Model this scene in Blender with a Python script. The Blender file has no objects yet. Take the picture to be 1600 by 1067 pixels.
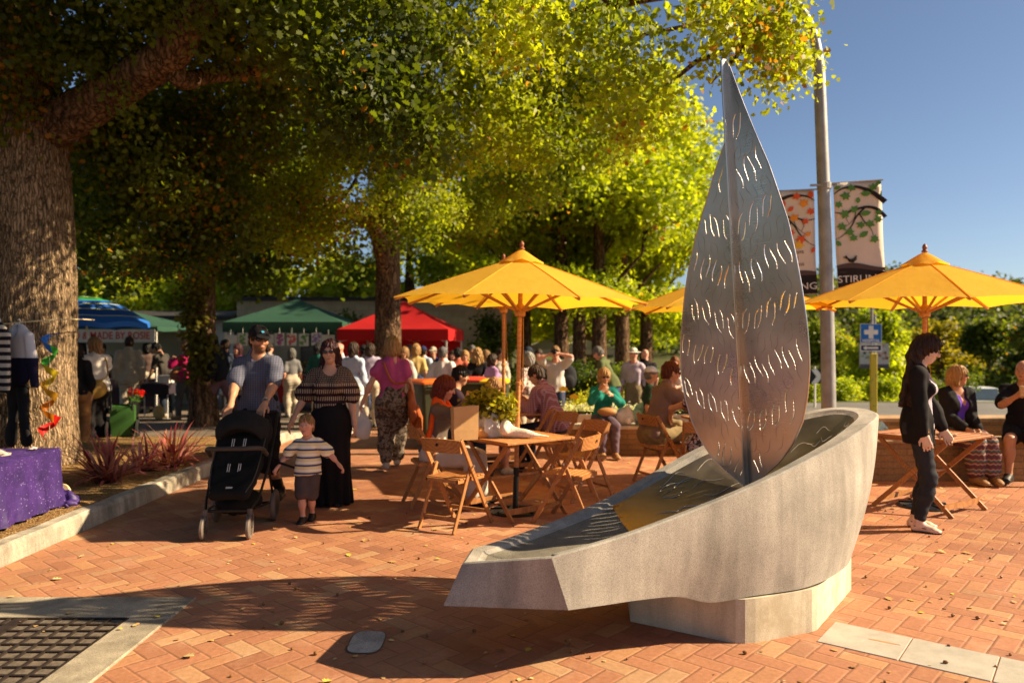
import bpy, math, random
import numpy as np
from mathutils import Vector, Matrix
PI = math.pi
R = math.radians
S = bpy.context.scene
COL = S.collection
# ------------------------------------------------------------------ camera
FOC, HOR, EYE = 1200.0, 535.0, 1.6
cam_d = bpy.data.cameras.new('camera'); cam = bpy.data.objects.new('camera', cam_d); COL.objects.link(cam)
cam.location = (0, 0, EYE); cam.rotation_euler = (R(90), 0, 0)
cam_d.sensor_width = 36; cam_d.lens = 36*FOC/1600; cam_d.shift_y = 1.5/1600
cam_d.clip_start = 0.05; cam_d.clip_end = 2000
cam_d.dof.use_dof = True; cam_d.dof.focus_distance = 4.9; cam_d.dof.aperture_fstop = 1.6
S.camera = cam
# ------------------------------------------------------------------ sky, sun, exposure
SUN_EL, SUN_AZ = R(33.5), R(90)          # azimuth measured clockwise from +Y: the sun stands to the right (+X)
W = bpy.data.worlds.new('World'); S.world = W; W.use_nodes = True
wt = W.node_tree; bg = wt.nodes['Background']
sk = wt.nodes.new('ShaderNodeTexSky'); sk.sky_type = 'NISHITA'; sk.sun_disc = False
sk.sun_elevation = SUN_EL; sk.sun_rotation = SUN_AZ
sk.air_density = 0.75; sk.dust_density = 0.9; sk.ozone_density = 1.5; sk.altitude = 300
wt.links.new(sk.outputs[0], bg.inputs['Color']); bg.inputs['Strength'].default_value = 0.05
sun_d = bpy.data.lights.new('sun', 'SUN'); sun_d.energy = 5.0; sun_d.angle = R(0.53); sun_d.color = (1.0, 0.81, 0.53)
sun = bpy.data.objects.new('sun', sun_d); COL.objects.link(sun)
sdir = Vector((math.sin(SUN_AZ)*math.cos(SUN_EL), math.cos(SUN_AZ)*math.cos(SUN_EL), math.sin(SUN_EL)))
sun.rotation_euler = sdir.to_track_quat('Z', 'Y').to_euler(); sun.location = sdir*40
S.view_settings.view_transform = 'Standard'; S.view_settings.look = 'None'
S.view_settings.exposure = 1.25; S.view_settings.gamma = 1.0
S.cycles.max_bounces = 6; S.cycles.transparent_max_bounces = 8; S.cycles.transmission_bounces = 4
S.cycles.diffuse_bounces = 3; S.cycles.glossy_bounces = 3
S.cycles.use_denoising = True
S.cycles.sample_clamp_indirect = 6

def G(px, py, z=0.0):
    """ground point (height z) that a photo pixel looks at"""
    Y = FOC*(EYE-z)/(py-HOR); return Vector(((px-800)/FOC*Y, Y, z))
def P(px, py, Y):
    return Vector(((px-800)/FOC*Y, Y, EYE-(py-HOR)/FOC*Y))
def Xat(px, Y): return (px-800)/FOC*Y
def Zat(py, Y): return EYE-(py-HOR)/FOC*Y

# ------------------------------------------------------------------ objects
def tag(o, label=None, cat=None, group=None, kind=None):
    if label: o['label'] = label
    if cat: o['category'] = cat
    if group: o['group'] = group
    if kind: o['kind'] = kind
    return o
def empty(name, loc=(0, 0, 0), rz=0, label=None, cat=None, group=None):
    o = bpy.data.objects.new(name, None); COL.objects.link(o); o.empty_display_size = 0.1
    o.location = loc; o.rotation_euler = (0, 0, rz)
    return tag(o, label, cat, group)
def mk(name, V, F, mat, parent=None, smooth=False, col=None):
    me = bpy.data.meshes.new(name)
    V = np.asarray(V, dtype=np.float32).reshape(-1, 3)
    if isinstance(F, np.ndarray) and F.ndim == 2:
        n, k = F.shape
        me.vertices.add(len(V)); me.vertices.foreach_set('co', V.ravel())
        me.loops.add(n*k); me.loops.foreach_set('vertex_index', F.astype(np.int32).ravel())
        me.polygons.add(n); me.polygons.foreach_set('loop_start', np.arange(0, n*k, k, dtype=np.int32))
        me.update(calc_edges=True)
    else:
        me.from_pydata([tuple(map(float, v)) for v in V], [], [tuple(int(i) for i in f) for f in F]); me.update()
    if smooth: me.shade_smooth()
    if col is not None:
        a = me.color_attributes.new('Col', 'FLOAT_COLOR', 'POINT')
        c = np.ones((len(V), 4), dtype=np.float32); c[:, :3] = col
        a.data.foreach_set('color', c.ravel())
    if mat is not None:
        for m in (mat if isinstance(mat, (list, tuple)) else [mat]): me.materials.append(m)
    o = bpy.data.objects.new(name, me); COL.objects.link(o)
    if parent is not None: o.parent = parent
    return o
def copy_tree(o, parent=None):
    c = o.copy(); COL.objects.link(c)
    if parent is not None: c.parent = parent
    for ch in list(o.children): copy_tree(ch, c)
    return c

class MB:
    """collects boxes, bars, tubes, lathes and prisms into ONE mesh"""
    def __init__(s): s.v = []; s.f = []; s.sm = []
    def add(s, vs, fs):
        b = len(s.v); s.v += [Vector(v) for v in vs]; s.f += [tuple(i+b for i in f) for f in fs]; return s
    def box(s, lo, hi, M=None, bev=0.0):
        x0, y0, z0 = lo; x1, y1, z1 = hi
        if bev <= 0:
            vs = [(x0,y0,z0),(x1,y0,z0),(x1,y1,z0),(x0,y1,z0),(x0,y0,z1),(x1,y0,z1),(x1,y1,z1),(x0,y1,z1)]
            fs = [(3,2,1,0),(4,5,6,7),(0,1,5,4),(1,2,6,5),(2,3,7,6),(3,0,4,7)]
        else:
            b = min(bev, (x1-x0)*.45, (y1-y0)*.45, (z1-z0)*.45)
            vs = []; fs = []
            def oct_(z, i):
                return [(x0+b+i,y0+i,z),(x1-b-i,y0+i,z),(x1-i,y0+b+i,z),(x1-i,y1-b-i,z),(x1-b-i,y1-i,z),(x0+b+i,y1-i,z),(x0+i,y1-b-i,z),(x0+i,y0+b+i,z)]
            rings = [oct_(z0, b*.9), oct_(z0+b, 0), oct_(z1-b, 0), oct_(z1, b*.9)]
            for r_ in rings: vs += r_
            for k in range(3):
                for i in range(8):
                    j = (i+1) % 8; fs.append((k*8+i, k*8+j, k*8+8+j, k*8+8+i))
            fs.append(tuple(range(7, -1, -1))); fs.append(tuple(range(24, 32)))
        if M is not None: vs = [M @ Vector(v) for v in vs]
        return s.add(vs, fs)
    def bar(s, a, b, w, t, up=(0, 0, 1), bev=0.0):
        """rectangular bar from a to b: width w along the side, thickness t along up"""
        a = Vector(a); b = Vector(b); d = b-a; L = d.length; d.normalize()
        u = Vector(up); u = u - d*u.dot(d)
        if u.length < 1e-5: u = Vector((1, 0, 0)) - d*d.x
        u.normalize(); sd = d.cross(u)
        M = Matrix(((d.x, sd.x, u.x, a.x), (d.y, sd.y, u.y, a.y), (d.z, sd.z, u.z, a.z), (0, 0, 0, 1)))
        return s.box((0, -w/2, -t/2), (L, w/2, t/2), M, bev)
    def tube(s, pts, r, n=8, cap=True):
        pts = [Vector(p) for p in pts]; rs = r if isinstance(r, (list, tuple)) else [r]*len(pts)
        b = len(s.v); k = len(pts); ref = None
        for i, p in enumerate(pts):
            t = (pts[min(i+1, k-1)]-pts[max(i-1, 0)]).normalized()
            if ref is None:
                ref = Vector((0, 0, 1)) if abs(t.z) < .9 else Vector((1, 0, 0))
            u = (ref - t*ref.dot(t)); u = u.normalized() if u.length > 1e-6 else t.orthogonal().normalized(); ref = u; w = t.cross(u)
            for j in range(n):
                a = 2*PI*j/n; s.v.append(p+(u*math.cos(a)+w*math.sin(a))*rs[i])
        for i in range(k-1):
            for j in range(n):
                j2 = (j+1) % n; s.f.append((b+i*n+j, b+i*n+j2, b+(i+1)*n+j2, b+(i+1)*n+j))
        if cap:
            s.f.append(tuple(b+j for j in range(n-1, -1, -1))); s.f.append(tuple(b+(k-1)*n+j for j in range(n)))
        return s
    def lathe(s, prof, c=(0, 0, 0), n=20, M=None):
        c = Vector(c); b = len(s.v); k = len(prof)
        for r, z in prof:
            for j in range(n):
                a = 2*PI*j/n; p = Vector((r*math.cos(a), r*math.sin(a), z))
                s.v.append((M @ p if M is not None else p)+c)
        for i in range(k-1):
            for j in range(n):
                j2 = (j+1) % n; s.f.append((b+i*n+j, b+i*n+j2, b+(i+1)*n+j2, b+(i+1)*n+j))
        if prof[0][0] > 1e-4: s.f.append(tuple(b+j for j in range(n-1, -1, -1)))
        if prof[-1][0] > 1e-4: s.f.append(tuple(b+(k-1)*n+j for j in range(n)))
        return s
    def prism(s, poly, z0, z1, M=None):
        n = len(poly); vs = [Vector((x, y, z0)) for x, y in poly]+[Vector((x, y, z1)) for x, y in poly]
        if M is not None: vs = [M @ v for v in vs]
        fs = [tuple(range(n-1, -1, -1)), tuple(range(n, 2*n))]+[(i, (i+1) % n, n+(i+1) % n, n+i) for i in range(n)]
        return s.add(vs, fs)
    def grid(s, rows, closed=False):
        b = len(s.v); k = len(rows); n = len(rows[0])
        for r_ in rows: s.v += [Vector(p) for p in r_]
        for i in range(k-1):
            for j in range(n if closed else n-1):
                j2 = (j+1) % n; s.f.append((b+i*n+j, b+i*n+j2, b+(i+1)*n+j2, b+(i+1)*n+j))
        return s
    def build(s, name, mat, parent=None, smooth=False, loc=None, sharp=0.6):
        o = mk(name, s.v, s.f, mat, parent, False)
        if smooth:
            o.data.shade_smooth()
            try: o.data.set_sharp_from_angle(angle=sharp)
            except Exception: pass
        if loc is not None: o.location = loc
        return o

def text_mesh(s, size, ext=0.002, align='CENTER', bold=0.0):
    """letters as mesh data (verts, faces) in the XY plane"""
    cu = bpy.data.curves.new('lettering', 'FONT'); cu.body = s; cu.size = size; cu.extrude = ext; cu.align_x = align; cu.align_y = 'CENTER'
    cu.offset = bold; cu.resolution_u = 3
    o = bpy.data.objects.new('lettering', cu); COL.objects.link(o)
    dg = bpy.context.evaluated_depsgraph_get(); dg.update()
    me = bpy.data.meshes.new_from_object(o.evaluated_get(dg))
    vs = [v.co.copy() for v in me.vertices]; fs = [tuple(p.vertices) for p in me.polygons]
    bpy.data.objects.remove(o); bpy.data.curves.remove(cu); bpy.data.meshes.remove(me)
    return vs, fs
def frame_matrix(o, xd, yd):
    """plane frame: x along xd, y along yd, z = normal"""
    xd = Vector(xd).normalized(); yd = Vector(yd); yd = (yd-xd*yd.dot(xd)).normalized(); zd = xd.cross(yd); o = Vector(o)
    return Matrix(((xd.x, yd.x, zd.x, o.x), (xd.y, yd.y, zd.y, o.y), (xd.z, yd.z, zd.z, o.z), (0, 0, 0, 1)))

# ------------------------------------------------------------------ materials
class NT:
    def __init__(s, name):
        s.m = bpy.data.materials.new(name); s.m.use_nodes = True; s.t = s.m.node_tree
        s.b = s.t.nodes['Principled BSDF']; s.out = s.t.nodes['Material Output']; s._tc = None
    def n(s, typ, **kw):
        nd = s.t.nodes.new(typ)
        for k, v in kw.items(): setattr(nd, k, v)
        return nd
    def L(s, a, b): s.t.links.new(a, b)
    def set(s, nd, key, v):
        i = nd.inputs[key]
        if hasattr(v, 'is_output') or isinstance(v, bpy.types.NodeSocket): s.L(v, i)
        elif isinstance(v, (tuple, list)) and len(v) == 3 and i.type == 'RGBA': i.default_value = (*v, 1)
        else: i.default_value = v
    def math(s, op, a, b=None, c=None, clamp=False):
        nd = s.n('ShaderNodeMath', operation=op); nd.use_clamp = clamp
        s.set(nd, 0, a)
        if b is not None: s.set(nd, 1, b)
        if c is not None: s.set(nd, 2, c)
        return nd.outputs[0]
    def coord(s, which='Object'):
        if s._tc is None: s._tc = s.n('ShaderNodeTexCoord')
        return s._tc.outputs[which]
    def pos(s): return s.n('ShaderNodeNewGeometry').outputs['Position']
    def mapping(s, v, scale=(1, 1, 1), rot=(0, 0, 0), loc=(0, 0, 0)):
        nd = s.n('ShaderNodeMapping'); s.L(v, nd.inputs[0]); nd.inputs['Scale'].default_value = scale
        nd.inputs['Rotation'].default_value = rot; nd.inputs['Location'].default_value = loc
        return nd.outputs[0]
    def noise(s, v, scale, detail=3, rough=.55, dist=0.0, col=False):
        nd = s.n('ShaderNodeTexNoise'); s.L(v, nd.inputs['Vector']); nd.inputs['Scale'].default_value = scale
        nd.inputs['Detail'].default_value = detail; nd.inputs['Roughness'].default_value = rough; nd.inputs['Distortion'].default_value = dist
        return nd.outputs['Color' if col else 0]
    def voro(s, v, scale, feature='F1', out='Distance'):
        nd = s.n('ShaderNodeTexVoronoi', feature=feature); s.L(v, nd.inputs['Vector']); nd.inputs['Scale'].default_value = scale
        return nd.outputs[out]
    def ramp(s, f, stops, interp='LINEAR'):
        nd = s.n('ShaderNodeValToRGB'); nd.color_ramp.interpolation = interp; s.set(nd, 0, f)
        e = nd.color_ramp.elements
        while len(e) < len(stops): e.new(.5)
        for i, (p, c) in enumerate(stops):
            e[i].position = p; e[i].color = (*c, 1) if len(c) == 3 else c
        return nd.outputs[0]
    def mix(s, f, a, b, mode='MIX'):
        nd = s.n('ShaderNodeMix', data_type='RGBA', blend_type=mode)
        for i, v in ((0, f), (6, a), (7, b)):
            inp = nd.inputs[i]
            if isinstance(v, bpy.types.NodeSocket): s.L(v, inp)
            elif isinstance(v, (tuple, list)): inp.default_value = (*v, 1) if len(v) == 3 else v
            else: inp.default_value = v
        return nd.outputs[2]
    def sep(s, v):
        nd = s.n('ShaderNodeSeparateXYZ'); s.L(v, nd.inputs[0]); return nd.outputs
    def comb(s, x, y, z):
        nd = s.n('ShaderNodeCombineXYZ')
        for i, v in enumerate((x, y, z)): s.set(nd, i, v)
        return nd.outputs[0]
    def bump(s, h, strength=.3, dist=.01):
        nd = s.n('ShaderNodeBump'); s.L(h, nd.inputs['Height']); nd.inputs['Strength'].default_value = strength; nd.inputs['Distance'].default_value = dist
        s.L(nd.outputs[0], s.b.inputs['Normal']); return nd.outputs[0]
    def fin(s, color=None, rough=None, metal=None, spec=None, sheen=None):
        b = s.b
        if color is not None: s.set(b, 'Base Color', color)
        if rough is not None: s.set(b, 'Roughness', rough)
        if metal is not None: s.set(b, 'Metallic', metal)
        if spec is not None: s.set(b, 'Specular IOR Level', spec)
        if sheen is not None: b.inputs['Sheen Weight'].default_value = sheen
        return s.m
_mc = {}
def mat(name, c, rough=.6, metal=0.0, var=.12, scale=6.0, bump=0.0, bscale=60., spec=.3, trans=0.0):
    """general painted / plastic / cloth surface with mottled colour"""
    key = (name,)
    if key in _mc: return _mc[key]
    t = NT(name); v = t.coord('Object')
    f = t.noise(v, scale, 4)
    lo = tuple(max(0, x*(1-var)) for x in c); hi = tuple(min(1, x*(1+var)) for x in c)
    t.fin(t.ramp(f, [(.3, lo), (.7, hi)]), t.ramp(t.noise(v, scale*2.3, 2), [(.3, (max(.02, rough-.06),)*3), (.7, (min(1, rough+.06),)*3)]), metal, spec)
    if bump: t.bump(t.noise(v, bscale, 3), bump, .004)
    if trans:
        tl = t.n('ShaderNodeBsdfTranslucent'); t.set(tl, 'Color', tuple(c)); mx = t.n('ShaderNodeMixShader'); mx.inputs[0].default_value = trans
        t.L(t.b.outputs[0], mx.inputs[1]); t.L(tl.outputs[0], mx.inputs[2]); t.L(mx.outputs[0], t.out.inputs[0])
    _mc[key] = t.m
    return t.m
def sh(r, g, b):
    """8-bit sRGB to linear"""
    f = lambda x: (x/255/12.92) if x/255 <= .04045 else ((x/255+.055)/1.055)**2.4
    return (f(r), f(g), f(b))
def cloth(name, c, var=.1, pattern=None, sc=1.0, c2=None, c3=None, uy=.22):
    key = ('cloth', name)
    if key in _mc: return _mc[key]
    t = NT(name); v = t.coord('Object'); f = t.noise(v, 9, 3)
    lo = tuple(x*(1-var) for x in c); hi = tuple(min(1, x*(1+var)) for x in c)
    base = t.ramp(f, [(.3, lo), (.7, hi)])
    xs = t.sep(v)
    if pattern == 'stripes':       # horizontal bands of three colours
        q = t.math('FRACT', t.math('MULTIPLY', xs[2], sc))
        base = t.ramp(q, [(0, c), (.26, c2), (.5, c), (.62, c3), (.88, c)], 'CONSTANT')
    elif pattern == 'bands':
        q = t.math('FRACT', t.math('MULTIPLY', xs[2], sc)); base = t.ramp(q, [(0, c), (.55, c2)], 'CONSTANT')
    elif pattern in ('plaid', 'pin'):
        ux = t.math('FRACT', t.math('MULTIPLY', t.math('ADD', t.math('MULTIPLY', xs[0], 1.12-uy), t.math('MULTIPLY', xs[1], uy)), sc)); uz = t.math('FRACT', t.math('MULTIPLY', xs[2], sc*(1 if pattern == 'plaid' else 1)))
        a = t.math('GREATER_THAN', ux, .68 if pattern == 'plaid' else .78); b = t.math('GREATER_THAN', uz, .68 if pattern == 'plaid' else .84)
        base = t.mix(t.math('MULTIPLY', t.math('ADD', a, b), .5), base, c2)
    elif pattern == 'spots':
        d = t.voro(v, sc); base = t.mix(t.math('LESS_THAN', d, .33), base, c2)
    elif pattern == 'camo':
        d = t.noise(v, sc, 3, .6, .6); base = t.ramp(d, [(0, c), (.45, c), (.5, c2), (.58, c3), (.64, c)])
    elif pattern == 'floral':
        d = t.noise(v, sc, 2, .5, 1.2); base = t.ramp(d, [(0, c), (.42, c), (.46, c2), (.54, c2), (.57, c3), (.63, c)])
    elif pattern == 'boho':        # dotted yoke, dark zigzag bands
        z = t.math('MULTIPLY', xs[2], 14.0); band = t.math('GREATER_THAN', t.math('FRACT', z), .42)
        ux = t.math('FRACT', t.math('MULTIPLY', t.math('ADD', xs[0], t.math('MULTIPLY', xs[1], .5)), 60)); uz = t.math('FRACT', t.math('MULTIPLY', xs[2], 56))
        dot = t.math('MULTIPLY', t.math('LESS_THAN', ux, .5), t.math('LESS_THAN', uz, .5))
        yoke = t.math('GREATER_THAN', xs[2], 1.20)
        zig = t.math('MULTIPLY', band, t.math('GREATER_THAN', t.math('FRACT', t.math('MULTIPLY', t.math('ADD', xs[0], t.math('MULTIPLY', xs[1], .5)), 46)), .5))
        f2 = t.math('ADD', t.math('MULTIPLY', yoke, dot), t.math('MULTIPLY', t.math('SUBTRACT', 1.0, yoke), zig))
        base = t.mix(f2, base, c2)
    elif pattern == 'zig':
        z = t.math('FRACT', t.math('MULTIPLY', t.math('ADD', xs[2], t.math('MULTIPLY', t.math('ABSOLUTE', t.math('SUBTRACT', t.math('FRACT', t.math('MULTIPLY', xs[0], 20)), .5)), .03)), sc))
        base = t.ramp(z, [(0, c), (.25, c2), (.4, c), (.55, c3), (.7, c2), (.82, c)], 'CONSTANT')
    t.fin(base, .85, 0, .15)
    w = t.mapping(v, (700, 700, 700)); t.bump(t.math('ADD', t.noise(v, 26, 3), t.math('MULTIPLY', t.noise(w, 1, 1), .15)), .25, .006)
    _mc[key] = t.m
    return t.m
def vcol_mat(name, rough=.55, spec=.3, sss=0.0, trans=0.0, tgain=1.6, nscale=0, gloss=None):
    t = NT(name); a = t.n('ShaderNodeVertexColor', layer_name='Col'); c = a.outputs[0]
    if nscale: c = t.mix(1.0, c, t.ramp(t.noise(t.coord('Object'), nscale, 3), [(.3, (.8,)*3), (.7, (1.15,)*3)]), 'MULTIPLY')
    t.fin(c, rough, 0, spec)
    if sss:
        t.b.inputs['Subsurface Weight'].default_value = sss; t.b.inputs['Subsurface Radius'].default_value = (.012, .005, .003); t.b.inputs['Subsurface Scale'].default_value = .5
    if trans:
        tl = t.n('ShaderNodeBsdfTranslucent'); t.L(t.mix(1.0, c, (tgain*.98, tgain, tgain*.35), 'MULTIPLY'), tl.inputs[0])
        mx = t.n('ShaderNodeMixShader'); mx.inputs[0].default_value = trans
        t.L(t.b.outputs[0], mx.inputs[1]); t.L(tl.outputs[0], mx.inputs[2]); t.L(mx.outputs[0], t.out.inputs[0])
    return t.m
# ------------------------------------------------------------------ implicit surfaces: limbs, cloth and hair as smooth unions, meshed by surface nets
F4 = np.float32
class SDF:
    def __init__(s, lo, hi, h):
        s.h = h; s.lo = np.array(lo, F4); n = np.ceil((np.array(hi)-np.array(lo))/h).astype(int)+1
        s.n = n; s.D = np.full(tuple(n), 1.0, F4)
        s.ax = [s.lo[i]+h*np.arange(n[i], dtype=F4) for i in range(3)]
    def sub(s, lo, hi):
        a = [max(0, int((lo[i]-s.lo[i])/s.h)-1) for i in range(3)]; b = [min(s.n[i], int((hi[i]-s.lo[i])/s.h)+3) for i in range(3)]
        if any(b[i] <= a[i] for i in range(3)): return None
        sl = tuple(slice(a[i], b[i]) for i in range(3))
        return sl, s.ax[0][sl[0]][:, None, None], s.ax[1][sl[1]][None, :, None], s.ax[2][sl[2]][None, None, :]
    def put(s, sl, d, k, mode):
        A = s.D[sl]
        if mode == 'cut':
            s.D[sl] = np.maximum(A, -d); return
        if k > 0:
            hh = np.maximum(k-np.abs(A-d), 0)/k; s.D[sl] = np.minimum(A, d)-hh*hh*k*.25
        else: s.D[sl] = np.minimum(A, d)
    def cone(s, a, b, ra, rb=None, k=.02, fl=None, fs=1.0, mode='add'):
        a = np.array(a, F4); b = np.array(b, F4); rb = ra if rb is None else rb; r = max(ra, rb)+k+2*s.h
        q = s.sub(np.minimum(a, b)-r, np.maximum(a, b)+r)
        if q is None: return s
        sl, x, y, z = q; px, py, pz = x-a[0], y-a[1], z-a[2]; ba = b-a
        if fl is not None and fs != 1.0:
            f = np.array(fl, F4); g = 1/fs-1; dt = (px*f[0]+py*f[1]+pz*f[2])*g
            px = px+f[0]*dt; py = py+f[1]*dt; pz = pz+f[2]*dt; ba = ba+f*float(ba@f)*g
        t = np.clip((px*ba[0]+py*ba[1]+pz*ba[2])/max(1e-9, float(ba@ba)), 0, 1)
        d = np.sqrt((px-ba[0]*t)**2+(py-ba[1]*t)**2+(pz-ba[2]*t)**2)-(ra+(rb-ra)*t)
        s.put(sl, (d*((1+fs)*.5) if fs != 1.0 else d).astype(F4), k, mode); return s
    def ell(s, c, r, M=None, k=.02, mode='add'):
        c = np.array(c, F4); r = np.array(r, F4); rm = float(r.max())+k+2*s.h
        q = s.sub(c-rm, c+rm)
        if q is None: return s
        sl, x, y, z = q; px, py, pz = x-c[0], y-c[1], z-c[2]
        if M is None: u, v, w = px/r[0], py/r[1], pz/r[2]
        else:
            u = (px*M[0][0]+py*M[0][1]+pz*M[0][2])/r[0]; v = (px*M[1][0]+py*M[1][1]+pz*M[1][2])/r[1]; w = (px*M[2][0]+py*M[2][1]+pz*M[2][2])/r[2]
        k0 = np.sqrt(u*u+v*v+w*w); k1 = np.sqrt((u/r[0])**2+(v/r[1])**2+(w/r[2])**2)+1e-6
        s.put(sl, (k0*(k0-1)/k1).astype(F4), k, mode); return s
    def plane(s, p, n):
        """keep the side the normal points away from"""
        p = np.array(p); n = np.array(n)
        s.D = np.maximum(s.D, ((s.ax[0][:, None, None]-p[0])*n[0]+(s.ax[1][None, :, None]-p[1])*n[1]+(s.ax[2][None, None, :]-p[2])*n[2]).astype(F4)); return s
    def wrinkle(s, amp, f, seed, st=(1, 1, .45)):
        rg = np.random.default_rng(seed); x = s.ax[0][:, None, None]; y = s.ax[1][None, :, None]; z = s.ax[2][None, None, :]
        for i in range(4):
            v = rg.normal(size=3)*np.array(st); v = v/np.linalg.norm(v)*f*(.6+.9*rg.random()); ph = rg.random()*6.3
            s.D = s.D+F4(amp*.5)*np.sin(v[0]*x+v[1]*y+v[2]*z+ph+1.3*np.sin(7*z+3*x+ph)).astype(F4)
        return s
    def net(s, smooth=1):
        D = np.pad(s.D, 1, constant_values=1.0); I = D < 0; c = np.zeros(tuple(k-1 for k in D.shape), np.uint8)
        crn = [(a, b, d) for a in (0, 1) for b in (0, 1) for d in (0, 1)]
        sh_ = lambda A, o: A[o[0]:A.shape[0]-1+o[0], o[1]:A.shape[1]-1+o[1], o[2]:A.shape[2]-1+o[2]]
        for o in crn: c += sh_(I, o)
        act = np.nonzero((c > 0) & (c < 8)); N = len(act[0])
        if N == 0: return np.zeros((0, 3)), np.zeros((0, 4), int)
        vals = {o: D[act[0]+o[0], act[1]+o[1], act[2]+o[2]] for o in crn}
        acc = np.zeros((N, 3)); cnt = np.zeros(N)
        for o in crn:
            for ax in range(3):
                if o[ax] == 1: continue
                p = list(o); p[ax] = 1; p = tuple(p); v0, v1 = vals[o], vals[p]; m = (v0 < 0) != (v1 < 0)
                t = np.where(m, v0/np.where(m, v0-v1, 1), 0)
                q = np.tile(np.array(o, float), (N, 1)); q[:, ax] = t
                acc += q*m[:, None]; cnt += m
        V = (acc/cnt[:, None]+np.stack(act, 1)-1)*s.h+s.lo
        ids = np.full(c.shape, -1, np.int32); ids[act] = np.arange(N)
        Fs = []
        for ax in range(3):
            b = [slice(0, D.shape[i]) for i in range(3)]
            b0 = list(b); b1 = list(b); b0[ax] = slice(0, -1); b1[ax] = slice(1, None)
            m = I[tuple(b0)] != I[tuple(b1)]; i, j, k = np.nonzero(m); E = np.stack((i, j, k), 1)
            o1, o2 = [(1, 2), (2, 0), (0, 1)][ax]
            ok = (E[:, o1] > 0) & (E[:, o2] > 0) & (E[:, o1] < c.shape[o1]) & (E[:, o2] < c.shape[o2]); E = E[ok]
            d1 = np.zeros(3, int); d1[o1] = 1; d2 = np.zeros(3, int); d2[o2] = 1
            g = lambda Q: ids[Q[:, 0], Q[:, 1], Q[:, 2]]
            q = np.stack((g(E-d1-d2), g(E-d2), g(E), g(E-d1)), 1)
            fl = ~I[E[:, 0], E[:, 1], E[:, 2]]; q[fl] = q[fl][:, ::-1]; Fs.append(q)
        Fq = np.concatenate(Fs); Fq = Fq[(Fq >= 0).all(1)]
        for _ in range(smooth):
            A = np.zeros((N, 3)); n_ = np.zeros(N)
            for a in range(4):
                np.add.at(A, Fq[:, a], V[Fq[:, (a+1) % 4]]); np.add.at(A, Fq[:, (a+1) % 4], V[Fq[:, a]])
                np.add.at(n_, Fq[:, a], 1); np.add.at(n_, Fq[:, (a+1) % 4], 1)
            V = V*.5+.5*A/np.maximum(n_, 1)[:, None]
        return V, Fq
    def build(s, name, m, parent=None, smooth=1, col=None):
        V, Fq = s.net(smooth)
        return mk(name, V, Fq, m, parent, True, col(V) if col else None)

def nrm(v): v = np.array(v, float); return v/max(1e-9, np.linalg.norm(v))
def rotax(ax, a):
    ax = nrm(ax); c, s_ = math.cos(a), math.sin(a); x, y, z = ax
    return np.array([[c+x*x*(1-c), x*y*(1-c)-z*s_, x*z*(1-c)+y*s_], [y*x*(1-c)+z*s_, c+y*y*(1-c), y*z*(1-c)-x*s_], [z*x*(1-c)-y*s_, z*y*(1-c)+x*s_, c+z*z*(1-c)]])
def ik(a, t, l1, l2, pole):
    a = np.array(a, float); t = np.array(t, float); d = t-a; L = np.linalg.norm(d); u = d/max(L, 1e-6); Lc = min(L, (l1+l2)*.995)
    ca = (l1*l1+Lc*Lc-l2*l2)/(2*l1*Lc); ca = max(-1, min(1, ca)); p = np.array(pole, float); p = p-u*(p@u); p = nrm(p)
    return a+u*l1*ca+p*l1*math.sqrt(1-ca*ca), a+u*Lc

SKIN = vcol_mat('skin', .5, .35, sss=.12)
HAIRC = {'brown': (.035, .018, .009), 'dark': (.010, .007, .006), 'sable': (.030, .013, .008), 'auburn': (.09, .022, .010), 'blond': (.34, .19, .068), 'grey': (.13, .118, .102), 'ginger': (.17, .05, .015), 'white': (.27, .25, .22), 'fair': (.25, .13, .05), 'burg': (.035, .008, .010), 'red': (.12, .02, .010)}
def hair_mat(c):
    key = ('hair', c)
    if key in _mc: return _mc[key]
    t = NT('hair_'+c); v = t.coord('Object'); q = t.mapping(v, (1, 1, .12)); f = t.noise(q, 140, 3)
    h = HAIRC[c]; t.fin(t.ramp(f, [(.3, tuple(x*.55 for x in h)), (.7, tuple(min(1, x*1.5) for x in h))]), .55, 0, .22); t.bump(f, .8, .006)
    _mc[key] = t.m; return t.m
SK = {'fair': (.62, .34, .22), 'tan': (.50, .24, .13), 'pink': (.64, .31, .21), 'pale': (.72, .47, .36)}

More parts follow.
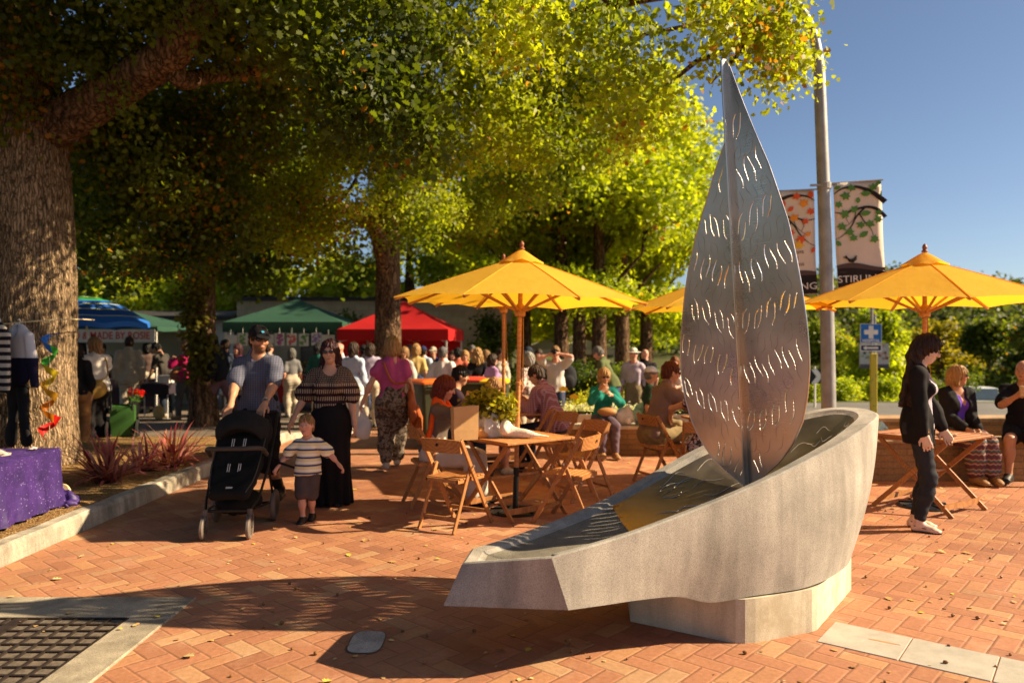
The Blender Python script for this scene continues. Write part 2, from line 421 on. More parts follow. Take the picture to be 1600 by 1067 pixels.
def person(label, loc, face, H=1.7, w=1.0, sex='m', vox=.012, skin='fair', lean=0, side=0, twist=0, head=(0, 0, 0), seat=None, rh=None, lh=None,
           rpole=None, lpole=None, rf=None, lf=None, kpole=(0, 1, .15), rkp=None, lkp=None, top=None, bottom=None, shoes=None, hair=None, glasses=None, beard=None, hat=None,
           curl=.45, rcurl=None, lcurl=None, hs=1.0, group=None, hidden_legs=False, over=None, bust=None, rhd=None, lhd=None, leg=1.0, seed=None, belly=0):
    """one figure: an Empty at the feet > body (one continuous surface), hair, garments. Local x right, y ahead, z up."""
    s = H/1.75; seed = seed if seed is not None else int(abs(loc[0]*1000+loc[1]*377)) % 9999
    root = empty('person', loc, R(face), label, 'person', group)
    hipz = (.93*leg if seat is None else seat)*s
    Pv = np.array([0, 0, hipz]); rx = rotax((1, 0, 0), -R(lean)); ry = rotax((0, 1, 0), R(side)); rz_ = rotax((0, 0, 1), R(twist))
    u = rx @ ry @ np.array([0, 0, 1.]); u2 = nrm(u+np.array([0, .0, .0])); r = rz_ @ np.array([1., 0, 0]); r = nrm(r-u*(r@u)); f = np.cross(u, r)
    tl = (.50 if seat is None else .50)*s
    Wst = Pv+u*.16*s; Ch = Pv+u*.34*s+f*.005; N = Pv+u*tl*1.02-f*.005*s
    shw = (.175 if sex == 'm' else .150)*s*(1+.35*(w-1)); SR = N+r*shw-u*.055*s; SL = N-r*shw-u*.055*s
    yaw, pit, rol = head; hm = rotax(u, R(yaw)); hr = hm @ r; hu = rotax(hr, R(-pit)) @ (nrm(u*.5+np.array([0, 0, .5])) if abs(lean) > 15 else u); hf = np.cross(hu, hr); hf = nrm(hf); hr = np.cross(hf, hu)
    hu = rotax(hf, R(rol)) @ hu; hr = np.cross(hf, hu)
    g = s*hs; Hc = N+u*.055*s+hu*.125*g+hf*.022*g
    Mh = np.array([hr, hf, hu])
    def hp(x, y, z): return Hc+(hr*x+hf*y+hu*z)*g
    ua, fa = .285*s, .245*s
    def tgt(v, d): return np.array(v, float)*s if v is not None else d
    tR = tgt(rh, SR+np.array([.06*s+.05*(w-1), .03*s, -.50*s])); tL = tgt(lh, SL+np.array([-.06*s-.05*(w-1), .03*s, -.50*s]))
    ER, WR = ik(SR, tR, ua, fa, rpole if rpole is not None else (.35, -1, -.1)); EL, WL = ik(SL, tL, ua, fa, lpole if lpole is not None else (-.35, -1, -.1))
    hw = (.085 if sex == 'm' else .092)*s*(1+.4*(w-1)); HR = Pv+np.array([hw, 0, -.03*s]); HL = Pv+np.array([-hw, 0, -.03*s])
    th, ca = .43*s*leg, .41*s*leg
    aR = np.array(rf[:3], float)*s if rf else np.array([.10, 0, .075])*s; aL = np.array(lf[:3], float)*s if lf else np.array([-.10, 0, .075])*s
    KR, AR = ik(HR, aR, th, ca, rkp or kpole); KL, AL = ik(HL, aL, th, ca, lkp or kpole)
    fyR = R(rf[3]) if rf and len(rf) > 3 else R(-8); fyL = R(lf[3]) if lf and len(lf) > 3 else R(8)
    fpR = R(rf[4]) if rf and len(rf) > 4 else 0; fpL = R(lf[4]) if lf and len(lf) > 4 else 0
    fd = lambda y, p: np.array([-math.sin(y)*math.cos(p), math.cos(y)*math.cos(p), math.sin(p)])
    FR, FL = fd(fyR, fpR), fd(fyL, fpL)
    ds = .66+.12*(w-1); wf = w*s
    pw = .150 if sex == 'm' else .160; ww = .132 if sex == 'm' else .118; cw = .149 if sex == 'm' else .134
    bu = (0 if sex == 'm' else .055) if bust is None else bust
    legw = (1+.5*(w-1))*s; armw = (1+.45*(w-1))*s*(1.0 if sex == 'm' else .9)
    def torso(D, o, k=None):
        k = .036*min(1, s+.05)
        D.cone(Pv+u*.0, Wst, pw*wf+o, ww*wf+o, k, f, ds); D.cone(Wst, Ch, ww*wf+o, cw*wf+o, k, f, ds)
        D.cone(Ch, N-u*.085*s, cw*wf+o, .098*s*(1+.3*(w-1))+o, k, f, ds*.92)
        D.cone(SR-r*.02*s, SL+r*.02*s, .058*s+o, .058*s+o, k)
        D.cone(N-u*.03*s+r*.06*s-u*.03*s, N+u*.05*s, .06*s+o*.6, .05*s+o*.6, .04); D.cone(N-u*.03*s-r*.06*s-u*.03*s, N+u*.05*s, .06*s+o*.6, .05*s+o*.6, .04)
        if belly: D.ell(Wst+f*.05*s, ((.13+belly*.5)*s+o, (.09+belly)*s+o, .15*s+o), np.array([r, f, u]), .06)
        if bu:
            for q in (-1, 1): D.ell(Ch+r*q*.072*s-u*.01*s+f*.075*wf, (.062*wf+o, bu*wf+o, .065*wf+o), np.array([r, f, u]), .04)
        if seat is not None or sex == 'f':
            for q in (-1, 1): D.ell(Pv+r*q*.075*s-f*.055*s-u*.03*s, (.085*wf+o, .075*wf+o, .09*wf+o), np.array([r, f, u]), .05)
        return D
    def arm(D, sd, o, fr=2.0, flare=0.0):
        Sx, E, Wx = (SR, ER, WR) if sd > 0 else (SL, EL, WL); k = .02
        e1 = min(1, fr); m = Sx+(E-Sx)*e1
        D.cone(Sx, m, .050*armw+o, (.050+(.041-.050)*e1)*armw+o+flare, .028*min(1, s))
        if fr > 1: 
            e2 = min(1, fr-1); m2 = E+(Wx-E)*e2; D.cone(E, m2, .040*armw+o, (.040+(.026-.040)*e2)*armw+o+flare*.5, k); D.cone(E, E+(Wx-E)*min(.35, e2), .041*armw+o, .041*armw+o, k)
        return D
    def leg_(D, sd, o, fr=2.0, o2=None):
        Hh, K, A = (HR, KR, AR) if sd > 0 else (HL, KL, AL); o2 = o if o2 is None else o2; k = .03
        e1 = min(1, fr); m = Hh+(K-Hh)*e1
        D.cone(Hh, m, .088*legw+o, (.088+(.058-.088)*e1)*legw+o2, k)
        if fr > 1:
            e2 = min(1, fr-1); m2 = K+(A-K)*e2
            D.cone(K, K+(A-K)*min(.4, e2), .056*legw+o2, .058*legw+o2, k); D.cone(K+(A-K)*min(.35, e2), m2, .057*legw+o2, ((.057-(.022*e2)))*legw+o2, k)
        return D
    def hand(D, sd):
        E, Wx = (ER, WR) if sd > 0 else (EL, WL); hd = rhd if sd > 0 else lhd; cu = (rcurl if sd > 0 else lcurl); cu = curl if cu is None else cu
        d = nrm(Wx-E) if hd is None else nrm(hd[:3])
        pn = np.array([-sd, 0, 0.]) if hd is None or len(hd) < 6 else np.array(hd[3:6], float)
        pn = pn-d*(pn@d)
        if np.linalg.norm(pn) < .2: pn = np.array([0, 0, -1.])-d*(-d[2])
        pn = nrm(pn); ac = np.cross(pn, d)*sd          # towards the thumb
        kn = Wx+d*.088*s
        D.cone(Wx-d*.02*s, Wx+d*.025*s, .026*s, .027*s, .015)
        for q in (-1, 0, 1): D.cone(Wx+d*.02*s+ac*q*.016*s, kn+ac*q*.026*s, .017*s, .014*s, .012)
        rg_ = rotax(np.cross(d, pn), cu*.75); 
        for i, (off, L) in enumerate(((.033, .066), (.011, .076), (-.011, .071), (-.032, .056))):
            cc = cu*(.8+.12*i); d1 = nrm(d*math.cos(cc*.8)+pn*math.sin(cc*.8)+ac*off*1.5); d2 = nrm(d*math.cos(cc*1.9)+pn*math.sin(cc*1.9)); b0 = kn+ac*off*s
            D.cone(b0-d*.01*s, b0+d1*L*.55*s, .0095*s, .0088*s, .004); D.cone(b0+d1*L*.55*s, b0+d1*L*.55*s+d2*L*.5*s, .0088*s, .0072*s, .003)
        t0 = Wx+d*.022*s+ac*.026*s; t1 = t0+nrm(d*.75+ac*.75+pn*.25)*.042*s; t2 = t1+nrm(d*.95+ac*.2+pn*.35)*.034*s
        D.cone(t0, t1, .014*s, .011*s, .01); D.cone(t1, t2, .0105*s, .0085*s, .004)
    def foot(D, sd, o=0):
        A, d = (AR, FR) if sd > 0 else (AL, FL); up = nrm(np.array([0, 0, 1.])-d*d[2]); hl = A-d*.035*s-up*.045*s; ba = A+d*.115*s-up*.052*s; to = A+d*.165*s-up*.056*s
        D.cone(A, A-up*.04*s-d*.02*s, .036*s+o, .034*s+o, .03); D.cone(hl, ba, .031*s+o, .029*s+o, .03); D.cone(A+d*.03*s-up*.025*s, ba, .034*s+o, .026*s+o, .03)
        wd = np.cross(d, up)
        for q in (-1, 0, 1): D.cone(ba+wd*q*.024*s, to+wd*q*.022*s-d*abs(q)*.012*s, .021*s+o*.8, .017*s+o*.8, .012)
    pts = np.array([Pv, N, SR, SL, ER, EL, WR, WL, KR, KL, AR, AL, Hc, WR+nrm(WR-ER)*.2*s, WL+nrm(WL-EL)*.2*s, AR+FR*.22*s, AL+FL*.22*s])
    lo = pts.min(0)-.27*s*max(1, w); hi = pts.max(0)+.27*s*max(1, w); lo[2] = max(lo[2], -.05)
    # body ---------------------------------------------------------------
    B = SDF(lo, hi, vox)
    torso(B, -.006)
    for q in (-1, 1):
        arm(B, q, -.002); leg_(B, q, -.002); hand(B, q); foot(B, q)
    B.cone(N-u*.02*s, Hc-hu*.06*g-hf*.03*g, .054*s if sex == 'm' else .047*s, .052*s if sex == 'm' else .045*s, .03)
    jw = 1.0 if sex == 'm' else .93
    B.ell(hp(0, -.008, .035), (.074*g, .094*g, .088*g), Mh, .02); B.ell(hp(0, .020, -.035), (.062*jw*g, .068*g, .078*g), Mh, .03); B.ell(hp(0, .052, -.088), (.030*g, .028*g, .022*g), Mh, .03)
    for q in (-1, 1):
        B.ell(hp(q*.030, .098, .012), (.016*g, .014*g, .011*g), Mh, .004, 'cut'); B.ell(hp(q*.030, .077, .011), (.015*g, .0155*g, .012*g), Mh, .003)
        B.ell(hp(q*.075*jw, -.005, -.005), (.011*g, .02*g, .031*g), Mh, .008); B.ell(hp(q*.042, .066, -.022), (.020*g, .018*g, .018*g), Mh, .03)
    B.cone(hp(0, .086, .020), hp(0, .108, -.020), .008*g, .013*g, .012); B.cone(hp(-.03, .080, .032), hp(.03, .080, .032), .012*g, .012*g, .014)
    B.ell(hp(0, .083, -.055), (.024*g, .014*g, .007*g), Mh, .006); B.ell(hp(0, .081, -.066), (.020*g, .013*g, .007*g), Mh, .006)
    base = np.array(SK[skin])
    def bodycol(V):
        c = np.tile(base, (len(V), 1)); q = (V-Hc)/g @ Mh.T
        n = np.sin(V[:, 0]*37+V[:, 2]*23)*np.sin(V[:, 1]*41+V[:, 2]*17); c *= (1+.06*n)[:, None]
        def dot(cx, cy, cz, rx_, ry_, rz2, colr, a=1.0):
            d = np.sqrt(((np.abs(q[:, 0])-cx)/rx_)**2+((q[:, 1]-cy)/ry_)**2+((q[:, 2]-cz)/rz2)**2); m = np.clip((1.25-d)/.5, 0, 1)*a
            c[:] = c*(1-m[:, None])+np.array(colr)*m[:, None]
        fz = .9 if vox < .01 else .7
        dot(.042, .07, -.022, .022, .03, .022, base*np.array([1.12, .80, .75]), .5)
        dot(0, .1, -.018, .014, .02, .014, base*np.array([1.1, .82, .78]), .5)
        if beard is not None:
            m = np.clip((-q[:, 2]-.028-.3*np.maximum(0, .05-q[:, 1]))/.012, 0, 1)*np.clip((q[:, 1]-.0)/.02, 0, 1)*np.clip((q[:, 2]+.14)/.02, 0, 1)*(np.linalg.norm(q, axis=1) < .16)
            dm = np.sqrt((q[:, 0]/.02)**2+((q[:, 2]+.060)/.012)**2); m = m*np.clip(dm-.6, 0, 1)*.75; c[:] = c*(1-m[:, None])+np.array(HAIRC[beard])*1.6*m[:, None]
        dot(.030, .088, .012, .011, .02, .0058, (.35, .30, .27), fz); dot(.030, .092, .012, .0052, .02, .0055, (.02, .015, .012), 1)
        dot(.030, .09, .034, .020, .02, .0045, np.array(HAIRC.get(hair[1] if hair else 'fair', (.05, .03, .02)))*1.2, .6)
        dot(0, .09, -.060, .021, .02, .0085, base*np.array([.85, .42, .40]), .8); dot(0, .09, -.0605, .021, .02, .0022, base*.25, .8)
        if bottom is None or bottom.get('paint'): pass
        return np.clip(c, 0, 1)
    B.build('body', SKIN, root, 1, bodycol)
    # garments -------------------------------------------------------------
    def ext(p=.12): return lo-p*0, hi+p*0
    if bottom is not None:
        D = SDF(lo, hi, vox); o = bottom.get('off', .018); fr = bottom.get('len', 1.93)
        if bottom.get('kind') == 'skirt':
            zb = bottom.get('z', .03)*s; A = Pv+u*.10*s; ctr = (AR+AL)/2; Bm = np.array([ctr[0], ctr[1], zb]); m = (KR+KL)/2+np.array([0, .0, 0])
            wr = bottom.get('w', .27)*s
            D.cone(A, Pv-u*.06*s, ww*wf+o, pw*wf+o+.01, .03, f, .74); D.cone(Pv-u*.06*s, m, pw*wf+o+.01, (pw*wf+wr)*.5, .05, f, .80); D.cone(m, Bm, (pw*wf+wr)*.5, wr, .05, f, .85)
            D.plane((0, 0, zb), (0, 0, -1)); x = D.ax[0][:, None, None]; y = D.ax[1][None, :, None]; z = D.ax[2][None, None, :]
            D.D = D.D+(np.clip((hipz-z)/hipz, 0, 1)*.014*np.sin(np.arctan2(y-Bm[1], x-Bm[0])*13+1.5*np.sin(3*z))).astype(F4)
        else:
            D.cone(Pv+u*.0, Pv+u*(.10 if top is not None else .13)*s, pw*wf+o, ww*wf+o+.004, .05, f, ds)
            if seat is not None or sex == 'f':
                for q in (-1, 1): D.ell(Pv+r*q*.075*s-f*.055*s-u*.03*s, (.085*wf+o, .075*wf+o, .09*wf+o), np.array([r, f, u]), .05)
            for q in (-1, 1): leg_(D, q, o, fr, bottom.get('off2'))
            D.wrinkle(bottom.get('wr', .009)*s, 30, seed); D.wrinkle(.003*s, 70, seed+5, (.6, .6, 1.6))
        D.build(bottom.get('name', 'trousers'), bottom['mat'], root)
    for tp in (top, over):
        if tp is None: continue
        D = SDF(lo, hi, vox); o = tp.get('off', .014)*min(1, s+.12)
        torso(D, o); 
        for q in (-1, 1): arm(D, q, o+.004, tp.get('sleeve', .55), tp.get('flare', .008)*min(1, s+.1))
        hem = Pv+u*tp.get('hem', -.02)*s
        if tp.get('hem', -.02) < -.02: D.cone(Pv+u*.05, hem, pw*wf+o+.012, pw*wf+o+tp.get('hemw', .02), .04, f, ds+.1)
        D.plane(hem, -u)
        if tp.get('open'): D.ell(Ch+f*.20*s+u*.02*s, (tp['open']*s, .22*s, .75*s), np.array([r, f, u]), 0, 'cut')
        nk = tp.get('neck', .065); D.ell(N+f*tp.get('nf', .05)*s+u*.045*s, (nk*s*1.15, nk*s*1.2, nk*s*tp.get('nd', 1.0)), np.array([r, f, u]), 0, 'cut')
        if tp.get('collar'):
            for q in (-1, 1): D.cone(N+r*q*.058*s+u*.03*s-f*.02*s, N+r*q*.035*s+f*.075*s-u*.01*s, .016*s, .013*s, .01); 
            D.cone(N+r*.05*s+u*.045*s-f*.035*s, N-r*.05*s+u*.045*s-f*.035*s, .018*s, .018*s, .015)
        D.wrinkle(tp.get('wr', .010)*s, 26, seed+1); D.wrinkle(.004*s, 60, seed+3, (1, 1, .25))
        if tp.get('sleeveless'): pass
        D.build(tp.get('name', 'shirt'), tp['mat'], root)
    if shoes is not None:
        for q in (-1, 1):
            A = AR if q > 0 else AL; D = SDF(A-.26*s, A+.26*s, min(vox, .010)); foot(D, q, .008); D.plane((A+np.array([0, 0, .03*s if not shoes.get('boot') else .11*s])), (0, 0, 1)) if not shoes.get('boot') else leg_(D, q, .010, 1.95).plane(A+np.array([0, 0, .13*s]), (0, 0, 1))
            D.build('shoe', shoes['mat'], root)
    # hair, hats, glasses ------------------------------------------------------
    hv = min(vox, .009); hl_ = Hc-.24*g; hh_ = Hc+.24*g
    if hair is not None and hair[0] != 'bald':
        st = hair[0]; L = hair[2] if len(hair) > 2 else 0
        hl2 = hl_.copy(); hl2[2] -= L*g; hl2[:2] -= .06; hh2 = hh_.copy(); hh2[:2] += .06; D = SDF(hl2, hh2, hv); e = .010 if st == 'short' else (.018 if st != 'puffy' else .026)
        D.ell(hp(0, -.012, .036), ((.075+e)*g, (.095+e)*g, (.092+e)*g), Mh, .02); D.ell(hp(0, -.045, -.03), ((.062+e)*g, (.055+e)*g, (.07+e)*g), Mh, .03)
        if st in ('bob', 'long', 'puffy'):
            for q in (-1, 1): D.cone(hp(q*.066, -.02, .02), hp(q*(.078 if st != 'long' else .068), -.01 if st != 'long' else -.045, -.10 if st == 'bob' else -.075), .030*g, .030*g, .03)
            D.cone(hp(0, -.06, 0), hp(0, -.07, -.10 if st != 'puffy' else -.07), .075*g, .065*g, .03)
        if st == 'long':
            b0 = hp(0, -.07, -.06); b1 = b0-np.array([0, 0, 1.])*L*g-f*.05*s
            D.cone(b0, b1, .075*g, .05*g, .04, hf, .6)
            for q in (-1, 1):
                c0 = hp(q*.070, -.045, -.06); c1 = c0-np.array([0, 0, 1.])*L*.8*g+f*(.03 if len(hair) < 4 else hair[3])*s+r*q*.03*s; D.cone(c0, c1, .032*g, .024*g, .03)
                D.cone(c0-hf*.05*g, c1-f*.07*s, .035*g, .03*g, .03)
        fy = {'short': (.125, -.040, .082, .078, .088), 'bob': (.118, -.045, .062, .072, .095), 'long': (.128, -.040, .062, .095, .120), 'puffy': (.128, -.045, .070, .075, .095)}[st]
        D.ell(hp(0, fy[0], fy[1]), (fy[2]*g, fy[3]*g, fy[4]*g), Mh, 0, 'cut')
        if st == 'short':
            for q in (-1, 1): D.ell(hp(q*.085, .045, -.05), (.035*g, .075*g, .055*g), Mh, 0, 'cut')
            D.plane(hp(0, -.05, -.075), -hu)
        x = D.ax[0][:, None, None]; y = D.ax[1][None, :, None]; z = D.ax[2][None, None, :]; aa = np.arctan2(y-Hc[1], x-Hc[0])
        D.D = D.D+(.0065*g*np.sin(aa*17+9*np.sin(z*9))+.005*g*np.sin(aa*31+z*40)+.004*g*np.sin(x*55+z*30)*np.sin(y*60+z*24)).astype(F4)
        D.build('hair', hair_mat(hair[1]), root)
    if hat is not None:
        D = SDF(hl_-.05, hh_+.05, hv)
        if hat[0] == 'cap':
            D.ell(hp(0, -.010, .045), (.088*g, .110*g, .098*g), Mh, 0); D.plane(hp(0, 0, .038), -hu)
            D.ell(hp(0, .120, .043), (.072*g, .075*g, .009*g), np.array([hr, nrm(hf-hu*.18), nrm(hu+hf*.18)]), .008)
            D.ell(hp(0, -.01, .142), (.010*g, .010*g, .007*g), Mh, .004)
        else:
            D.ell(hp(0, -.010, .050), (.086*g, .106*g, .100*g), Mh, 0); D.plane(hp(0, 0, .045), -hu); bw = hat[2] if len(hat) > 2 else .15
            D.ell(hp(0, -.005, .047), ((bw+.0)*g, (bw+.02)*g, .013*g), Mh, .012); D.ell(hp(0, -.01, .155), (.03*g, .06*g, .018*g), Mh, 0, 'cut')
        h_ = D.build({'cap': 'cap'}.get(hat[0], 'hat'), hat[1], root)
        if hat[0] != 'cap' and len(hat) > 3:
            D = SDF(hl_-.05, hh_+.05, hv); D.ell(hp(0, -.010, .050), (.090*g, .110*g, .10*g), Mh, 0); D.plane(hp(0, 0, .06), -hu); D.plane(hp(0, 0, .085), hu); D.build('hat_band', hat[3], h_)
    if glasses is not None:
        kind, gm = glasses; D = SDF(hl_, hh_, .0035)
        for q in (-1, 1):
            D.ell(hp(q*.032, .098, .013), (.027*g, .008*g, .019*g if kind == 'sun' else .016*g), np.array([nrm(hr-hf*q*.22), nrm(hf+hr*q*.22), hu]), 0)
            if kind == 'spec': D.ell(hp(q*.032, .098, .013), (.022*g, .02*g, .012*g), Mh, 0, 'cut')
            D.cone(hp(q*.057, .088, .018), hp(q*.079, .0, .010), .0035*g, .003*g, .002)
        D.cone(hp(-.012, .106, .018), hp(.012, .106, .018), .0035*g, .0035*g, .003)
        D.build('sunglasses' if kind == 'sun' else 'glasses', gm, root)
    root['_j'] = 0; del root['_j']
    J = dict(N=N, SR=SR, SL=SL, ER=ER, EL=EL, WR=WR, WL=WL, P=Pv, KR=KR, KL=KL, AR=AR, AL=AL, Hc=Hc, hp=hp, u=u, r=r, f=f, s=s, FR=FR, FL=FL, root=root,
             M=Matrix.Translation(Vector(loc)) @ Matrix.Rotation(R(face), 4, 'Z'))
    return root, J
def wpt(J, p): return J['M'] @ Vector([float(x) for x in p])
# ------------------------------------------------------------------ noise for shapes
def vnoise(p, seed=0):
    """smooth value noise of points (n,3) in 0..1"""
    p = np.asarray(p, float); i = np.floor(p).astype(np.int64); f = p-i; f = f*f*(3-2*f); o = 0
    for a in (0, 1):
        for b in (0, 1):
            for c in (0, 1):
                h = ((i[:, 0]+a)*374761393+(i[:, 1]+b)*668265263+(i[:, 2]+c)*2147483647+seed*974711) & 0xffffffff
                h = ((h ^ (h >> 13))*1274126177) & 0xffffffff; h = (h ^ (h >> 16)) & 0xffff
                o = o+h/65535.*np.where(a, f[:, 0], 1-f[:, 0])*np.where(b, f[:, 1], 1-f[:, 1])*np.where(c, f[:, 2], 1-f[:, 2])
    return o
def fbm(p, seed=0, oc=4):
    p = np.asarray(p, float); o = 0; a = .5
    for k in range(oc): o = o+a*vnoise(p*2**k, seed+k*7); a *= .5
    return o/(1-.5**oc)
def sstep(a, b, x): t = np.clip((x-a)/(b-a), 0, 1); return t*t*(3-2*t)

# ------------------------------------------------------------------ ground materials
def brick_mat():
    t = NT('brick_paving'); v = t.mapping(t.pos(), (1/.112,)*3, (0, 0, R(42)), (.37, .2, 0)); x, y, _ = t.sep(v)
    warp = t.noise(t.pos(), 2.2, 2); x = t.math('ADD', x, t.math('MULTIPLY', warp, .12)); y = t.math('ADD', y, t.math('MULTIPLY', t.noise(t.mapping(t.pos(), (1, 1, 1), (0, 0, 0), (9, 3, 0)), 2.2, 2), .12))
    i = t.math('FLOOR', x); j = t.math('FLOOR', y); k = t.math('FLOORED_MODULO', t.math('SUBTRACT', i, j), 4.0)
    eq = lambda a: t.math('COMPARE', k, float(a), .1)
    k1, k2, k3 = eq(1), eq(2), eq(3); vert = t.math('ADD', k2, k3)
    fx = t.math('SUBTRACT', x, i); fy = t.math('SUBTRACT', y, j)
    lu_h = t.math('ADD', fx, k1); lu_v = t.math('ADD', fy, k2)          # 0..2 along the brick
    lu = t.math('ADD', t.math('MULTIPLY', lu_h, t.math('SUBTRACT', 1.0, vert)), t.math('MULTIPLY', lu_v, vert))
    lv = t.math('ADD', t.math('MULTIPLY', fy, t.math('SUBTRACT', 1.0, vert)), t.math('MULTIPLY', fx, vert))
    e = t.math('MINIMUM', t.math('MINIMUM', lu, t.math('SUBTRACT', 2.0, lu)), t.math('MINIMUM', lv, t.math('SUBTRACT', 1.0, lv)))
    ii = t.math('SUBTRACT', i, k1); jj = t.math('SUBTRACT', j, k2)
    wn = t.n('ShaderNodeTexWhiteNoise', noise_dimensions='3D'); t.L(t.comb(ii, jj, vert), wn.inputs['Vector'])
    rnd = wn.outputs['Value']; hue = t.ramp(rnd, [(0, (.36, .158, .086)), (.25, (.42, .190, .100)), (.5, (.47, .216, .116)), (.68, (.42, .186, .104)), (.82, (.49, .246, .118)), (.93, (.51, .30, .16)), (1, (.34, .150, .088))])
    mott = t.noise(t.pos(), 38, 4, .65); hue = t.mix(1.0, hue, t.ramp(mott, [(.25, (.78,)*3), (.75, (1.14,)*3)]), 'MULTIPLY')
    big = t.noise(t.pos(), .55, 4, .6); hue = t.mix(1.0, hue, t.ramp(big, [(.3, (.70, .66, .64)), (.7, (1.02, 1.0, .98))]), 'MULTIPLY')
    dust = t.ramp(t.noise(t.pos(), 3.1, 5, .7), [(.55, (0,)*3), (.8, (.4,)*3)]); hue = t.mix(dust, hue, (.60, .40, .27))
    spots = t.ramp(t.voro(t.pos(), 17), [(.03, (.75,)*3), (.09, (0,)*3)]); hue = t.mix(t.math('MULTIPLY', spots, t.math('GREATER_THAN', t.noise(t.pos(), 5, 1), .50)), hue, (.20, .10, .06))
    jm = t.ramp(e, [(.015, (1,)*3), (.05, (0,)*3)]); jw = t.math('MULTIPLY', jm, t.ramp(t.noise(t.pos(), 4.2, 3), [(.38, (.12,)*3), (.68, (.85,)*3)]))
    col = t.mix(jw, hue, (.17, .085, .048))
    wn2 = t.n('ShaderNodeTexWhiteNoise', noise_dimensions='3D'); t.L(t.comb(jj, ii, 3.0), wn2.inputs['Vector'])
    h = t.math('ADD', t.math('ADD', t.ramp(e, [(.0, (0,)*3), (.10, (1,)*3)]), t.math('MULTIPLY', mott, .35)), t.math('MULTIPLY', wn2.outputs['Value'], .5))
    t.bump(h, .55, .006)
    return t.fin(col, t.ramp(mott, [(.2, (.62,)*3), (.8, (.86,)*3)]), 0, .25)
def stone_mat(name, c, speck=.5, sc=260, stain=.25, bump=.35, c2=None):
    t = NT(name); v = t.coord('Object')
    s1 = t.noise(v, sc, 2, .7); big = t.noise(v, 2.3, 5, .6)
    base = t.mix(1.0, tuple(c), t.ramp(s1, [(.34, (1-speck,)*3), (.5, (1,)*3), (.66, (1+speck*.5,)*3)]), 'MULTIPLY')
    base = t.mix(1.0, base, t.ramp(big, [(.3, (1-stain,)*3), (.7, (1+stain*.35,)*3)]), 'MULTIPLY')
    st = t.mapping(v, (7, 7, .7)); base = t.mix(1.0, base, t.ramp(t.noise(st, 1, 4, .65), [(.35, (1-stain*.8,)*3), (.6, (1.03,)*3)]), 'MULTIPLY')
    pit = t.ramp(t.voro(v, 46), [(.05, (.45,)*3), (.12, (1,)*3)]); gate = t.math('GREATER_THAN', t.noise(v, 11, 2), .54)
    base = t.mix(gate, base, t.mix(1.0, base, pit, 'MULTIPLY'))
    if c2: base = t.mix(t.ramp(t.noise(v, 5, 5, .7), [(.5, (0,)*3), (.66, (.8,)*3)]), base, c2)
    t.bump(t.math('ADD', s1, t.math('MULTIPLY', pit, .6)), bump, .003)
    return t.fin(base, .85, 0, .2)
def asphalt_mat(name='asphalt', c=(.17, .13, .095)):
    t = NT(name); v = t.pos(); f = t.noise(v, 140, 2, .7)
    base = t.mix(1.0, c, t.ramp(f, [(.3, (.6,)*3), (.7, (1.4,)*3)]), 'MULTIPLY'); base = t.mix(1.0, base, t.ramp(t.noise(v, .8, 4), [(.3, (.75,)*3), (.7, (1.15,)*3)]), 'MULTIPLY')
    t.bump(f, .4, .004); return t.fin(base, .8, 0, .3)
def mulch_mat():
    t = NT('bark_mulch'); v = t.pos(); q = t.mapping(v, (60, 130, 60), (0, 0, .6)); d = t.voro(q, 1, 'F1', 'Color'); e = t.voro(q, 1)
    base = t.ramp(t.sep(d)[0], [(0, (.10, .045, .018)), (.4, (.30, .16, .06)), (.75, (.50, .30, .11)), (1, (.62, .42, .18))])
    t.bump(t.math('SUBTRACT', 1.0, e), .9, .02); return t.fin(base, .9, 0, .1)
BRICK = brick_mat(); ASPH = asphalt_mat(); KERBM = stone_mat('kerb_concrete', (.50, .43, .33), .3, 120, .5)

# ------------------------------------------------------------------ ground, one sheet to the horizon
def ground_z(x, y):
    x = np.asarray(x, float); y = np.asarray(y, float)
    z = -1.8*sstep(20.5, 33, y)*sstep(1.0, 5.0, x-.05*y)
    far = sstep(70, 210, y)*sstep(-10, 90, x+.1*y); z = z+far*(9+5*np.sin(x*.021+1)+4*np.sin(x*.05+y*.013)+3*np.sin(x*.011+.6))
    return z-.012
def axis(lo, hi, n, c, k):
    t = np.linspace(-1, 1, n); u = np.sign(t)*np.abs(t)**k; return np.where(u < 0, c+(c-lo)*u, c+(hi-c)*u)
gx = axis(-500, 700, 120, 0, 2.4); gy = axis(-60, 900, 150, 12, 2.4)
XX, YY = np.meshgrid(gx, gy); ZZ = ground_z(XX, YY); nx, ny = len(gx), len(gy)
idx = np.arange(nx*ny).reshape(ny, nx); Fg = np.stack((idx[:-1, :-1], idx[:-1, 1:], idx[1:, 1:], idx[1:, :-1]), -1).reshape(-1, 4)
tg = NT('ground_earth'); tg.fin(tg.ramp(tg.noise(tg.pos(), .12, 5), [(.3, (.05, .055, .015)), (.55, (.09, .09, .03)), (.75, (.14, .11, .05))]), .95, 0, .1)
tag(mk('ground', np.stack((XX, YY, ZZ), -1).reshape(-1, 3), Fg, tg.m, None, True), kind='structure')
def sheet(name, poly, z, m):
    o = mk(name, [(x, y, z) for x, y in poly], [tuple(range(len(poly)))], m); tag(o, kind='structure'); return o
sheet('brick_paving', [(-3.66, -3), (12, -3), (12, 12.2), (6, 16.2), (-1.9, 16.2), (-3.66, 12.6)], 0.0, BRICK)
sheet('asphalt_lane', [(-16, -3), (-3.66, -3), (-3.66, 12.6), (-1.9, 16.2), (6, 16.2), (6, 24), (-16, 24)], -.004, ASPH)
sheet('street', [(2.2, 12.2), (40, 12.2), (40, 20.4), (2.2, 20.4)], .004, asphalt_mat('street_asphalt', (.16, .145, .13)))
road2 = []
